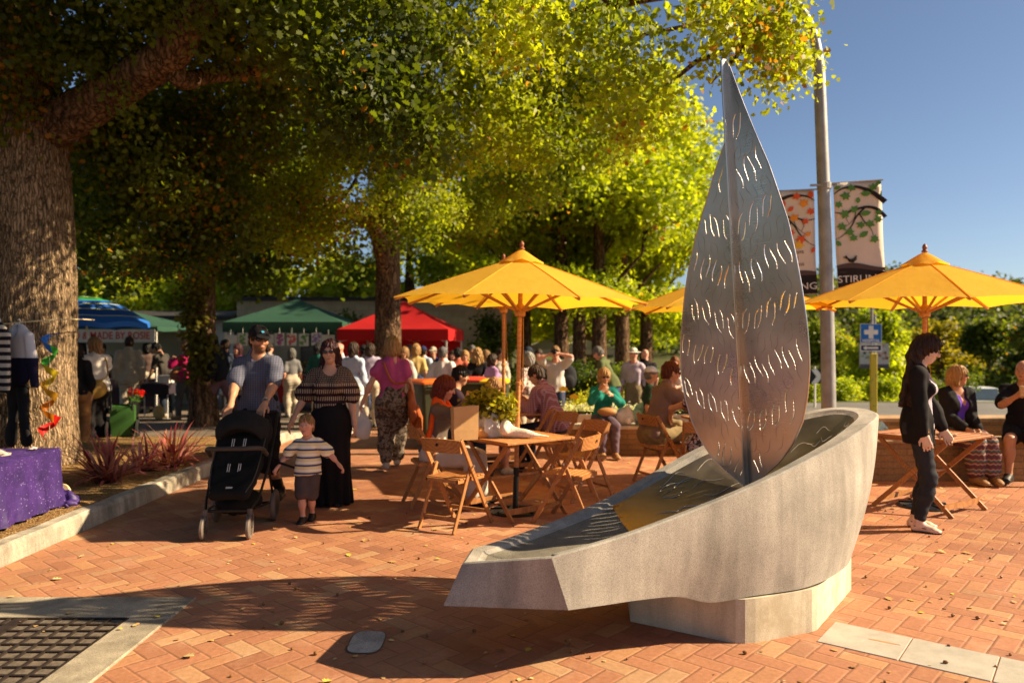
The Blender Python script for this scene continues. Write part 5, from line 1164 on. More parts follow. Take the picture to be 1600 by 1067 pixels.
# things on the tables -----------------------------------------------------------
TT = .7195
def sdf_thing(name, lo, hi, h, fn, m, loc, label, cat, group=None, rz=0, smooth=1):
    D = SDF(lo, hi, h); fn(D); o = D.build(name, m, None, smooth); o.location = loc; o.rotation_euler.z = R(rz); tag(o, label, cat, group); return o
KRAFT = mat('kraft_paper', (.56, .33, .14), .8, 0, .1, 8, .3, 24)
c = Vector((-.43, 6.98, TT)); m = MB()
rr = lambda z, k, j=0: [(-.115*k, -.06*k, z), (.115*k, -.06*k, z+j*.012), (.122*k, 0, z-j*.01), (.115*k, .06*k, z+j*.01), (-.115*k, .06*k, z-j*.014), (-.12*k, 0, z)]
m.grid([rr(0, .94), rr(.09, 1.0), rr(.19, .985), rr(.30, 1.03, 1), rr(.29, .99, 1), rr(.12, .95)], True); m.f.append((5, 4, 3, 2, 1, 0)); o = m.build('paper_bag', KRAFT, None, False); o.location = c; o.rotation_euler.z = R(18); tag(o, 'open brown paper shopping bag standing on the nearest table', 'bag')
PLAS = mat('white_plastic_film', (.80, .79, .80), .35, 0, .04, 6, .4, 20, .5, .35)
def bagfn(D):
    D.ell((0, 0, .12), (.105, .085, .125), None, .03); D.ell((.03, .02, .05), (.10, .08, .06), None, .03); D.cone((-.06, 0, .2), (-.045, 0, .31), .022, .010, .03); D.cone((-.03, .03, .2), (-.045, .0, .31), .02, .010, .03); D.cone((.06, 0, .19), (.075, .0, .24), .03, .012, .03); D.ell((.18, 0, .02), (.10, .06, .025), None, .04)
    D.wrinkle(.016, 60, 3, (1, 1, .5)); D.wrinkle(.008, 120, 8); D.plane((0, 0, 0), (0, 0, -1))
fb = sdf_thing('plastic_bag', (-.2, -.16, -.02), (.33, .16, .36), .0065, bagfn, PLAS, (-.22, 7.16, TT), 'crumpled white plastic carrier bag holding the potted flowers', 'plastic bag', None, 10)
fl = empty('potted_plant', (-.21, 7.18, TT+.18), 0, 'leafy yellow green potted plant rising from the white carrier bag', 'plant')
leaf_mesh('foliage', fl, [(0, 0, .14, .17, .14, .085), (-.10, 0, .13, .09, .1, .07), (.13, 0, .09, .09, .1, .07)], 1500, .055, [(.12, .13, .012), (.36, .32, .03)], 310, SIX, 6, .04, .1, 3, 0, ((.50, .20, .05), .14, 3))
m = MB(); m.lathe([(.05, -.10), (.075, .03), (.078, .05), (.0, .045)], n=14); m.build('pot', mat('pot_dark', (.05, .03, .02)), fl)
def wrapfn(D):
    D.cone((-.16, 0, .06), (.20, 0, .018), .075, .012, .02, (0, 0, 1), .75); D.ell((-.19, 0, .09), (.05, .07, .07), None, .03); D.wrinkle(.007, 55, 4); D.plane((0, 0, 0), (0, 0, -1))
sdf_thing('flower_wrap', (-.3, -.14, -.02), (.26, .14, .2), .007, wrapfn, cloth('wrap_paper', (.74, .66, .56), .06, 'spots', 42, (.70, .42, .34)), (.13, 7.08, TT), 'cone of patterned white paper lying by the umbrella pole', 'flower wrap', None, -8)
def rollfn(D): D.ell((0, 0, .045), (.05, .045, .05), None, .02); D.ell((.05, .02, .03), (.04, .04, .035), None, .02); D.wrinkle(.006, 60, 5)
sdf_thing('bread_roll', (-.08, -.08, -.02), (.12, .1, .12), .007, rollfn, mat('pastry', (.50, .26, .09), .6), (-.30, 7.08, TT+.005), 'pale bread roll in its wrapper between the two bags', 'bread roll')
# right table
m = MB(); m.lathe([(0, .0), (.030, .0), (.040, .11), (.042, .112), (.040, .114), (.0, .113)], n=18); o = m.build('iced_drink', mat('milky_coffee', (.72, .50, .28), .25), None, True); o.location = (3.90, 7.22, TT); tag(o, 'clear cup of milky iced drink with two straws on the right table', 'drink')
m = MB(); m.lathe([(.042, .112), (.043, .118), (.03, .14), (.0, .146)], n=18); m.build('lid', mat('clear_lid', (.72, .68, .60), .15), o, True)
for dx in (-.012, .01): m = MB(); m.tube([(dx, 0, .10), (dx*1.6, .01, .22)], .004, 6); m.build('straw', mat('straw_orange', (.80, .45, .14), .4), o)
def pursefn(D): D.ell((0, 0, .022), (.10, .055, .024), None, .01); D.wrinkle(.003, 90, 6)
sdf_thing('purse', (-.12, -.08, -.02), (.12, .08, .06), .006, pursefn, cloth('purse_weave', (.30, .20, .13), .2, 'spots', 60, (.08, .05, .04)), (4.05, 7.16, TT), 'small patterned brown purse lying on the right table', 'purse')
m = MB(); m.lathe([(0, 0), (.028, 0), (.037, .095), (.0, .096)], n=16); o = m.build('coffee_cup', mat('kraft_cup', (.40, .22, .10), .6), None, True); o.location = (4.55, 8.96, .476); tag(o, 'brown takeaway coffee cup standing on the seat wall', 'coffee cup')
def bagb(D): D.ell((0, 0, .09), (.09, .06, .10), None, .03); D.wrinkle(.012, 60, 9)
sdf_thing('plastic_bag', (-.15, -.12, -.02), (.15, .12, .24), .008, bagb, mat('aqua_bag', (.35, .60, .62), .4), (4.32, 9.05, .478), 'pale aqua carrier bag on the seat wall beside the blond woman', 'plastic bag')
m = MB(); m.box((-.16, -.1, 0), (.16, .1, .035), None, .006); o = m.build('blue_packet', mat('packet_blue', (.05, .16, .55), .4)); o.location = (2.40, 8.9, TT); o.rotation_euler.z = R(20); tag(o, 'flat blue packet on the table at the left edge of the leaf', 'packet')
for i, (x, y, cc) in enumerate([(1.62, 11.0, (.80, .78, .74)), (1.86, 11.02, (.30, .52, .40)), (1.40, 11.05, (.78, .74, .72))]):
    sdf_thing('carrier_bag', (-.2, -.2, -.02), (.2, .2, .36), .011, lambda D, i=i: (D.ell((0, 0, .13), (.13, .09, .14), None, .03), D.cone((0, 0, .2), (.03, 0, .31), .03, .012, .03), D.wrinkle(.02, 45, 20+i)), mat('carrier_%d' % i, cc, .5), (x, y, .42), ['white carrier bag in the middle of three on the planter wall', 'green tinted carrier bag on the planter wall next to the white one', 'white carrier bag closest to the teal top woman'][i], 'carrier bag', 'carrier bags on the planter wall')

# ------------------------------------------------------------------ lamp post with banners, signs
GALV = mat('galvanised_steel', (.33, .315, .30), .5, .35, .22, 5, .1, 30)
lx, ly = Xat(1288, 11.0), 11.0
lp = empty('lamp_post', (lx, ly, 0), 0, 'tall grey curved street lamp post behind the sculpture carrying two banners', 'lamp post')
rows = []; topz = Zat(150, ly)
pts = [(.07, 0, 0), (.05, 0, 1.5), (.01, 0, 3.2), (-.06, 0, topz), (-.08, 0, topz+.45), (-.15, 0, topz+.85), (-.30, 0, topz+1.18), (-.5, 0, topz+1.4), (-.95, 0, topz+1.55), (-1.5, 0, topz+1.62)]
m = MB(); m.tube([tuple(p) for p in catmull(pts, 6)], [float(np.interp(i/54, [0, .25, .6, 1], [.105, .088, .064, .042])) for i in range(55)], 18); m.build('post', GALV, lp, True)
m = MB(); m.box((-2.0, -.10, topz+1.58), (-1.45, .10, topz+1.68), None, .03); m.build('lamp_head', mat('lamp_grey', (.35, .35, .35)), lp)
m = MB(); zb = Zat(291, ly); m.lathe([(.085, zb-.05), (.10, zb-.04), (.10, zb+.04), (.085, zb+.05)], (.0, 0, 0), 16); m.bar((-.22, -.05, zb), (.22, -.05, zb+.02), .03, .03); m.build('clamp', GALV, lp)
# banner cloth with branch, leaves, hill and lettering, in its own plane
BW, BH = .65, 1.70; CREAM = mat('banner_cream', (.72, .60, .50), .8, 0, .04); BRN = mat('banner_black', (.022, .014, .012), .8); HILL = mat('banner_hill', (.10, .06, .055), .8)
GLF = mat('banner_green', (.10, .24, .05), .8, 0, .2); RLF = mat('banner_red', (.66, .10, .03), .8, 0, .2); OLF = mat('banner_orange', (.78, .28, .03), .8, 0, .2); YLF = mat('banner_yellow', (.80, .48, .05), .8)
def leaf_poly(cx, cy, L, a, kind):
    if kind == 0: pr = [(-.5, 0), (-.2, .26), (.15, .28), (.5, 0), (.15, -.28), (-.2, -.26)]
    else: pr = [(-.5, .0), (-.34, .16), (-.42, .42), (-.1, .28), (.10, .48), (.16, .20), (.52, 0), (.16, -.20), (.10, -.48), (-.1, -.28), (-.42, -.42), (-.34, -.16)]
    return [(cx+L*(x*math.cos(a)-y*math.sin(a)), cy+L*(x*math.sin(a)+y*math.cos(a))) for x, y in pr]
def banner(root, o, xd, word, seed, leafmats, mirror, script=None):
    M = frame_matrix(o, xd, (0, 0, 1)) @ Matrix.Diagonal((1, .875, 1, 1)); rg = random.Random(seed); e = MB(); fx = (lambda x: BW-x) if mirror else (lambda x: x)
    rows = [[M @ Vector((BW*i/8, -BH*j/16, .012*math.sin(i*.8+j*.5))) for i in range(9)] for j in range(17)]
    m = MB(); m.grid(rows); b = m.build('banner', CREAM, root, True); md = b.modifiers.new('cloth', 'SOLIDIFY'); md.thickness = .004; md.offset = 0
    W_ = lambda x, y, dz=.018: M @ Vector((fx(x), y, dz+.012*math.sin(fx(x)/BW*8*.8-y/BH*16*.5)))
    def strip(pts, w0, w1):
        m = MB(); n = len(pts); L = []; Rr = []
        for i in range(n):
            a = Vector(pts[max(0, i-1)]); c = Vector(pts[min(n-1, i+1)]); d = (c-a).normalized(); w = w0+(w1-w0)*i/(n-1); L.append(W_(pts[i][0]-d.y*w/2, pts[i][1]+d.x*w/2)); Rr.append(W_(pts[i][0]+d.y*w/2, pts[i][1]-d.x*w/2))
        e.grid([L, Rr])
    for pts, w0, w1 in (([(.69, -.36), (.58, -.24), (.46, -.14), (.30, -.08), (.12, -.10), (.0, -.18)], .085, .012), ([(.69, -.60), (.58, -.47), (.44, -.42), (.28, -.45), (.12, -.50), (.0, -.48)], .06, .010), ([(.42, -.42), (.30, -.56), (.22, -.72), (.10, -.86), (.0, -.92)], .028, .006), ([(.33, -.50), (.40, -.66), (.48, -.78), (.52, -.92)], .02, .005), ([(.20, -.47), (.16, -.58), (.20, -.68)], .014, .004), ([(.30, -.44), (.26, -.6), (.12, -.75)], .014, .004)):
        strip([tuple(p[:2]) for p in catmull([(a, b_, 0) for a, b_ in pts], 5)], w0, w1)
    e.build('branch', BRN, b)
    ms = {k: MB() for k in range(len(leafmats))}
    for k, (x, y) in enumerate([(.05, -.08), (.15, -.22), (.25, -.10), (.33, -.30), (.05, -.36), (.28, -.44), (.42, -.52), (.55, -.10), (.60, -.52), (.66, -.22), (.48, -.70), (.52, -.95), (.38, -.86), (.24, -.90), (.10, -.72), (.03, -.98), (.34, -.70), (.14, -.52), (.44, -.20), (.58, -.62), (.20, -.80), (.62, -.04)]):
        L = rg.uniform(.09, .16); pl = leaf_poly(x, y, L, rg.uniform(0, 6.3), k % 3 != 0); mm = ms[rg.randrange(len(leafmats))]; bq = len(mm.v); vs = [W_(min(BW-.004, max(.004, a)), min(-.004, c), .021) for a, c in pl]; mm.add(vs, [tuple(range(len(vs)))])
    for k, mm in ms.items():
        if mm.v: mm.build('leaf_print', leafmats[k], b)
    m = MB(); hp_ = [(BW*i/20, -1.36+.05*math.sin(i/20*PI*1.3+.4)) for i in range(21)]; m.grid([[W_(x, y, .015) for x, y in hp_], [W_(x, -1.46, .015) for x, y in hp_]]); m.build('hill_print', HILL, b)
    m = MB(); hp_ = [(BW*i/20, -1.43+.04*math.sin(i/20*PI*1.1+.9)) for i in range(21)]; m.grid([[W_(x, y, .017) for x, y in hp_], [W_(x, -BH+.002, .017) for x, y in hp_]]); m.build('foot_print', BRN, b)
    def letters(s, size, cx, cy, mt, nm, sl=0):
        vs, fs = text_mesh(s, size, .001); m = MB(); m.add([M @ Vector((cx+v.x*math.cos(sl)-v.y*math.sin(sl), cy+v.x*math.sin(sl)+v.y*math.cos(sl), .020+v.z+.012*math.sin((cx+v.x)/BW*8*.8-(cy+v.y)/BH*16*.5))) for v in vs], fs); m.build(nm, mt, b)
    letters(word, .158, BW/2, -1.575, mat('banner_white', (.75, .70, .62)), 'lettering')
    if script:
        for k, s in enumerate(script): letters(s, .095, BW*.52, -1.02-.10*k, HILL, 'verse', R(7))
    else:
        m = MB(); m.tube([W_(.17-x*.9 if mirror else .17+x*.9, -1.24+y, .02) for x, y in [(-.02, .0), (.0, -.03), (.05, -.035), (.09, -.01), (.10, .03), (.115, .04)]], [.012, .022, .028, .022, .014, .006], 6); m.tube([W_(.15, -1.24, .02), (W_(.12, -1.19, .02))], .010, 5); m.tube([W_(.14, -1.24, .02), (W_(.09, -1.21, .02))], .008, 5); m.tube([W_(.22, -1.275, .02), W_(.215, -1.33, .02)], .004, 4); m.build('bird_print', BRN, b)
    m = MB(); m.tube([M @ Vector((-.1 if not mirror else -.03, .004, 0)), M @ Vector((BW+.03 if not mirror else BW+.1, .004, 0))], .012, 8); m.tube([M @ Vector((0, -BH, 0)), M @ Vector((BW, -BH, 0))], .009, 8); m.build('banner_rod', GALV, b, True)
zT = Zat(288, ly)
banner(lp, (.10, -.05, zT-.0), (1, -.12, .045), 'STIRLING', 3, [GLF, GLF], False)
banner(lp, (-.80, .06, zT-.10), (1, -.10, .03), 'STIRLING', 5, [RLF, OLF, YLF, RLF], True, ['seasons', 'and', 'reasons'])

def sign_plate(name, parent, w, h, c, M, r=.02, th=.004):
    n = 6; pr = []
    for cx, cy, a0 in ((w/2-r, h/2-r, 0), (-w/2+r, h/2-r, 90), (-w/2+r, -h/2+r, 180), (w/2-r, -h/2+r, 270)):
        for k in range(n+1): a = R(a0+90*k/n); pr.append((cx+r*math.cos(a), cy+r*math.sin(a)))
    m = MB(); m.prism(pr, -th, 0, M); return m.build(name, c, parent)
SB = mat('sign_blue', (.015, .15, .48), .4); SW = mat('sign_white', (.80, .76, .66), .5); SD = mat('sign_navy', (.02, .03, .10), .4); SK_ = mat('sign_black', (.012, .012, .012), .4)
hx, hy = Xat(1362, 15.0), 15.0; hs_ = empty('hospital_sign', (hx, hy, 0), 0, 'blue hospital sign with white cross and an arrow plate on a thin pole', 'sign')
m = MB(); m.tube([(0, 0, 0), (0, 0, Zat(476, hy))], .028, 10); m.build('pole', GALV, hs_, True)
M = frame_matrix((-.03, -.035, Zat(521, hy)), (1, 0, 0), (0, 0, 1)); pl_ = sign_plate('sign_board', hs_, .42, .38, SW, M); M2 = frame_matrix((-.03, -.037, Zat(521, hy)), (1, 0, 0), (0, 0, 1)); sign_plate('blue_field', pl_, .40, .36, SB, M2, .018, .001)
m = MB(); m.prism([(-.045, .15), (.045, .15), (.045, .07), (.135, .07), (.135, -.02), (.045, -.02), (.045, -.10), (-.045, -.10), (-.045, -.02), (-.135, -.02), (-.135, .07), (-.045, .07)], .001, .003, M2); m.build('cross', SW, pl_)
vs, fs = text_mesh('HOSPITAL', .075, .0005, bold=.002); m = MB(); m.add([M2 @ Vector((v.x, v.y-.142, v.z+.003)) for v in vs], fs); m.build('lettering', SW, pl_)
M = frame_matrix((-.03, -.035, Zat(543.5, hy)), (1, 0, 0), (0, 0, 1)); p2 = sign_plate('arrow_plate', hs_, .42, .13, SW, M); M2 = frame_matrix((-.03, -.037, Zat(543.5, hy)), (1, 0, 0), (0, 0, 1)); sign_plate('navy_field', p2, .39, .10, SD, M2, .01, .001)
m = MB(); m.prism([(-.16, 0), (-.09, .042), (-.09, .017), (.14, .017), (.14, -.017), (-.09, -.017), (-.09, -.042)], .001, .003, M2); m.build('arrow', SW, p2)
gx_, gy_2 = Xat(1361, 14.8), 14.7; o = MB(); o.box((-.062, -.03, 0), (.062, .03, Zat(552, gy_2)), None, .008); t = NT('yellow_marker'); z = t.sep(t.coord('Object'))[2]; t.fin(t.mix(t.math('GREATER_THAN', t.noise(t.coord('Object'), 9, 3), .6), (.62, .46, .02), (.40, .34, .05)), .6); o = o.build('marker_post', t.m); o.location = (gx_, gy_2, 0); tag(o, 'flat yellow marker post standing below the hospital sign', 'marker post')
# little banners far across the street
fb_ = empty('far_banner_post', (Xat(1366, 26), 26, float(ground_z(Xat(1366, 26), 26))), 0, 'distant pair of faded banners seen behind the yellow marker post', 'banner post')
m = MB(); m.tube([(0, 0, 0), (0, 0, 3.3)], .06, 10); m.build('post', GALV, fb_, True)
for s in (-1, 1):
    m = MB(); zc = Zat(556, 26)-fb_.location.z; m.box((min(s*.08, s*.50), -.01, zc-.42), (max(s*.08, s*.50), .01, zc+.42)); b = m.build('banner', mat('faded_banner', (.52, .46, .44), .8), fb_); m = MB(); m.box((min(s*.08, s*.50), -.012, zc-.42), (max(s*.08, s*.50), -.0105, zc-.28)); m.build('foot_print', mat('faded_dark', (.10, .08, .09)), b)
    m = MB(); rg = random.Random(8+s)
    for k in range(14): x = s*rg.uniform(.12, .46); zz = zc+rg.uniform(-.1, .38); m.prism(leaf_poly(x, zz, .10, rg.uniform(0, 6), 1), .011, .0125, frame_matrix((0, 0, 0), (1, 0, 0), (0, 0, 1)))
    m.build('leaf_print', mat('faded_leaf_%s' % ('red' if s > 0 else 'green'), (.50, .24, .16) if s > 0 else (.28, .36, .18)), b)
cv = empty('chevron_sign', (Xat(1273, 19), 19, 0), 0, 'black and white chevron road sign between the leaf and the lamp post', 'sign')
m = MB(); m.tube([(0, 0, 0), (0, 0, 1.0)], .03, 8); m.build('post', SW, cv); zc = Zat(588, 19); M = frame_matrix((0, -.035, zc), (1, 0, 0), (0, 0, 1)); b = sign_plate('sign_board', cv, .40, .36, SK_, M)
M = frame_matrix((0, -.036, zc), (1, 0, 0), (0, 0, 1)); m = MB(); m.prism([(-.10, .17), (.05, .17), (.18, 0), (.05, -.17), (-.10, -.17), (.03, 0)], .001, .003, M); m.build('chevron', SW, b)

# ------------------------------------------------------------------ parked cars across the street
def car(label, x, y, z, rz, body_c, kind):
    root = empty('parked_car', (x, y, z), R(rz), label, 'car', 'cars parked across the street'); paint = mat('car_paint_'+kind, body_c, .25, .0, .04, 3, 0, 60, .6); gl = mat('car_glass', (.05, .07, .09), .08, 0, .1, 4, 0, 60, .8); tyre = mat('tyre', (.02, .02, .02), .8)
    hatch = kind == 'hatch'; L, Wd, H = (4.1, 1.74, 1.60) if hatch else (4.5, 1.76, 1.44)
    # side profile lofted across the width: y = length (front at -L/2), z up
    if hatch: prof = [(-L/2, .30), (-L/2-.02, .62), (-L/2+.12, .86), (-1.05, 1.02), (-.35, 1.52), (.6, H), (1.55, H-.04), (1.86, 1.28), (L/2-.02, .95), (L/2, .42), (L/2-.1, .28)]
    else: prof = [(-L/2, .30), (-L/2-.02, .58), (-L/2+.12, .80), (-1.05, .95), (-.42, 1.36), (.3, H), (1.05, 1.38), (1.62, 1.02), (L/2-.05, .94), (L/2, .45), (L/2-.1, .28)]
    pr = catmull([(a, b, 0) for a, b in prof], 5)[:, :2]; rows = []
    for s, ins in ((-1, .10), (-1, .0), (-.93, 0), (-.5, 0), (0, 0), (.5, 0), (.93, 0), (1, .0), (1, .10)):
        k = abs(s); rows.append([(s*Wd/2*(1-(.20*max(0, (zz-.85)/.6) if k > .9 else .18*max(0, (zz-.85)/.6))), yy*(1-ins*.3), zz-(.03 if k > .9 else 0)*(zz > .8)-ins*.0) for yy, zz in pr])
    m = MB(); m.grid(rows); m.f.append(tuple(range(len(pr)))); nR = len(rows)-1; m.f.append(tuple(nR*len(pr)+i for i in range(len(pr)-1, -1, -1))); bd = m.build('body', paint, root, True, sharp=.7)
    zs = lambda t, a, b: a+(b-a)*t
    def glass(nm, a, b, w0, w1):
        m = MB(); m.add([(-w0, a[0], a[1]), (w0, a[0], a[1]), (w1, b[0], b[1]), (-w1, b[0], b[1])], [(0, 1, 2, 3)]); o = m.build(nm, gl, root); md = o.modifiers.new('pane', 'SOLIDIFY'); md.thickness = .01; return o
    if hatch: glass('windscreen', (-1.02, 1.07), (-.40, 1.53), .72, .62); glass('rear_window', (1.90, 1.26), (1.62, H-.10), .66, .60)
    else: glass('windscreen', (-1.05, 1.00), (-.42, 1.40), .72, .60); glass('rear_window', (1.62, 1.06), (1.10, 1.40), .66, .58)
    for s in (-1, 1):
        m = MB(); hi = H-.12; m.add([(s*.865, -.85, .98), (s*.865, .95, .98), (s*.735, .72, hi), (s*.735, -.28, hi)], [(0, 1, 2, 3)]); o = m.build('side_window', gl, root); md = o.modifiers.new('pane', 'SOLIDIFY'); md.thickness = .012
        m = MB(); m.box((min(s*.52, s*.80), -L/2-.03, .62), (max(s*.52, s*.80), -L/2+.06, .76), None, .02); m.build('headlight', mat('headlight', (.75, .75, .72), .1), root)
        m = MB(); m.box((min(s*.60, s*.84), L/2-.10, .72 if not hatch else .80), (max(s*.60, s*.84), L/2+.01, .92 if not hatch else 1.35), None, .03); m.build('tail_light', mat('tail_red', (.60, .03, .015), .2), root)
        m = MB(); m.box((min(s*.90, s*1.02), -.80, .96), (max(s*.90, s*1.02), -.66, 1.08), None, .02); m.build('wing_mirror', paint, root)
        for yy in (-1.35, 1.30):
            m = MB(); Mr = Matrix.Translation(Vector((s*.78, yy, .31))) @ Matrix.Rotation(R(90), 4, 'Y'); m.lathe([(.19, -.09), (.30, -.10), (.31, 0), (.30, .10), (.19, .09)], n=22, M=Mr); w = m.build('wheel', tyre, root, True); m = MB(); m.lathe([(0, -.085), (.19, -.085), (.19, .085), (0, .085)], n=18, M=Mr); m.build('rim', mat('rim_grey', (.45, .45, .45), .3, .8), w)
    m = MB(); m.box((-.26, -L/2-.035, .40), (.26, -L/2+.02, .52)); m.build('number_plate', mat('plate_pale', (.7, .68, .6)), root)
    m = MB(); m.box((-.45, -L/2-.032, .56), (.45, -L/2+.03, .68), None, .01); m.build('grille', mat('grille_dark', (.03, .03, .03)), root)
    return root
car('white sedan parked nose towards us across the street, right of the blond woman', Xat(1538, 31), 31.5, float(ground_z(Xat(1538, 31), 31))+.03+.0, -12, (.72, .74, .74), 'sedan')
car('silver hatchback with red tail lights parked beyond the lamp post', Xat(1300, 29.5), 31.0, float(ground_z(Xat(1300, 29.5), 30))+.10, 180, (.60, .58, .55), 'hatch')
# ------------------------------------------------------------------ buildings behind the market
CREAMW = brick_wall_mat('cream_blockwork', (.50, .38, .23), (.44, .33, .20), (.36, .27, .17), .40, .20); ROOFD = mat('roof_dark', (.035, .03, .028), .7); WHITEW = mat('weatherboard', (.55, .50, .43), .7, 0, .1, 2)
b = empty('shop_building', (-4.4, 25, 0), 0, 'low cream block shop building with a flat parapet behind the gazebos', 'building')
m = MB(); m.box((-4.2, -1, -.1), (4.4, 5, 2.9)); m.build('wall', CREAMW, b); m = MB(); m.box((-4.26, -1.06, 2.9), (4.46, 5, 3.02)); m.build('parapet', ROOFD, b)
for x in (-2.2, 1.2):
    m = MB(); m.box((x, -1.03, .6), (x+1.3, -1.0-.001, 1.9)); w = m.build('window', mat('shop_glass', (.04, .04, .04), .15, 0, .1, 3, 0, 60, .6), b); m = MB(); m.box((x-.05, -1.06, .54), (x+1.35, -1.035, .6)); m.box((x-.05, -1.06, 1.9), (x+1.35, -1.035, 1.96)); m.box((x+.62, -1.05, .6), (x+.68, -1.035, 1.9)); m.build('frame', WHITEW, w)
b = empty('long_building', (-13, 25, 0), 0, 'long low building with a dark roof edge and white framed windows behind the first stall', 'building')
m = MB(); m.box((-9, -1, -.1), (4.3, 5, 2.3)); m.build('wall', WHITEW, b); m = MB(); m.box((-9.2, -1.5, 2.3), (4.36, 5.2, 2.42)); m.prism([(-1.5, 2.42), (5.2, 2.42), (1.8, 2.7)], -9.2, 4.36, Matrix(((0, 0, 1, 0), (1, 0, 0, 0), (0, 1, 0, 0), (0, 0, 0, 1)))); m.build('roof', ROOFD, b)
for x, wd in ((.2, .9), (1.9, 1.2), (-2.0, 1.4), (-4.5, 1.4)):
    m = MB(); m.box((x, -1.03, .9), (x+wd, -1.001, 2.05)); w = m.build('window', mat('shop_glass', (.04, .04, .04)), b); m = MB()
    for q in ((x-.06, .84, x+wd+.06, .9), (x-.06, 2.05, x+wd+.06, 2.11), (x-.06, .9, x, 2.05), (x+wd, .9, x+wd+.06, 2.05), (x+wd/2-.02, .9, x+wd/2+.02, 2.05)): m.box((q[0], -1.06, q[1]), (q[2], -1.035, q[3]))
    m.build('frame', mat('frame_white', (.72, .68, .60)), w)

# ------------------------------------------------------------------ gazebos and stalls
def fabric(name, c, tr=.3): return mat(name, c, .75, 0, .08, 2.5, .15, 12, .15, tr)
LEGW = mat('white_leg', (.70, .66, .58), .4)
def gazebo(label, x, y, w, d, ze, za, val, fm, rz=0, legm=LEGW, back=None, side=None):
    g = empty('gazebo', (x, y, 0), R(rz), label, 'gazebo', 'market gazebos'); m = MB(); n = 10; rows = []
    for i in range(n+1):
        t = max(.02, i/n); ring = []
        for (ax_, ay), (bx_, by) in (((-1, -1), (1, -1)), ((1, -1), (1, 1)), ((1, 1), (-1, 1)), ((-1, 1), (-1, -1))):
            for j in range(10):
                f = j/10; px_ = (ax_+(bx_-ax_)*f)*w/2*t; py_ = (ay+(by-ay)*f)*d/2*t; sg = math.sin(PI*f)
                ring.append((px_, py_, za-(za-ze)*t**.92-.05*sg*math.sin(PI*t)))
        rows.append(ring)
    ring = rows[-1]; rows.append([(p[0]*1.004, p[1]*1.004, p[2]-val*.5) for p in ring]); rows.append([(p[0]*1.003, p[1]*1.003, p[2]-val+.012*math.sin(i*2.1)) for i, p in enumerate(ring)])
    m.grid(rows, True); c = m.build('canopy', fm, g, True, sharp=.5)
    for sx in (-1, 1):
        for sy in (-1, 1): m = MB(); m.box((sx*(w/2-.05)-.018, sy*(d/2-.05)-.018, 0), (sx*(w/2-.05)+.018, sy*(d/2-.05)+.018, ze-.02)); m.build('leg', legm, g)
    m = MB()
    for sy in (-1, 1):
        for k in range(2): x0 = -w/2+.05+k*(w/2-.05); m.bar((x0, sy*(d/2-.06), ze-val-.02), (x0+w/2-.05, sy*(d/2-.06), ze-.04), .02, .012); m.bar((x0, sy*(d/2-.075), ze-.04), (x0+w/2-.05, sy*(d/2-.075), ze-val-.02), .02, .012)
    m.build('truss', legm, g)
    if back: m = MB(); m.grid([[(-w/2+.06+(w-.12)*i/14, d/2-.03+.03*math.sin(i*1.7), z) for i in range(15)] for z in (.05, 1.0, ze-.05)]); m.build('back_wall', back, g, True)
    if side: m = MB(); m.grid([[(-w/2+.02+.02*math.sin(i*1.9), -d/2+.1+(d-.2)*i/10, z) for i in range(11)] for z in (.05, 1.0, ze-.05)]); m.build('side_wall', side, g, True)
    return g
GRNF = fabric('green_canvas', (.042, .105, .070), .3); REDF = fabric('red_canvas', (.50, .020, .020), .3)
g1 = gazebo('green gazebo with a white lettered banner beside the striped umbrella', -9.55, 18.5, 3.4, 3.0, 1.95, 2.45, .10, GRNF, 0, LEGW, fabric('stall_wall', (.30, .27, .22), .1))
m = MB(); M = frame_matrix((-1.72, -1.535, 1.60), (1, 0, 0), (0, 0, 1)); m.prism([(.0, 0), (3.38, 0), (3.38, .29), (.0, .29)], 0, .006, M); bn = m.build('banner', mat('banner_white_stall', (.68, .62, .54), .6), g1)
vs, fs = text_mesh('DESIGNED & MADE BY ROSIE', .225, .0008, bold=.003); xs = [v.x for v in vs]; k = 2.42/(max(xs)-min(xs)); m = MB(); m.add([M @ Vector((2.06+v.x*k, .145+v.y, .0075+v.z)) for v in vs], fs); m.build('lettering', mat('letter_red', (.50, .03, .02), .6), bn)
g2 = gazebo('green gazebo hung with a row of flower pictures, behind the father', -5.38, 19.3, 2.80, 2.6, 2.08, 2.70, .24, GRNF, 0, LEGW)
g3 = gazebo('bright red gazebo dappled with leaf shade behind the pink top woman', -2.62, 18.7, 2.55, 2.6, 1.90, 2.62, .26, REDF, -4, LEGW, REDF, REDF)
rg = random.Random(12); PIC = [(.60, .12, .10), (.16, .30, .08), (.30, .18, .42), (.62, .42, .10), (.40, .10, .25)]
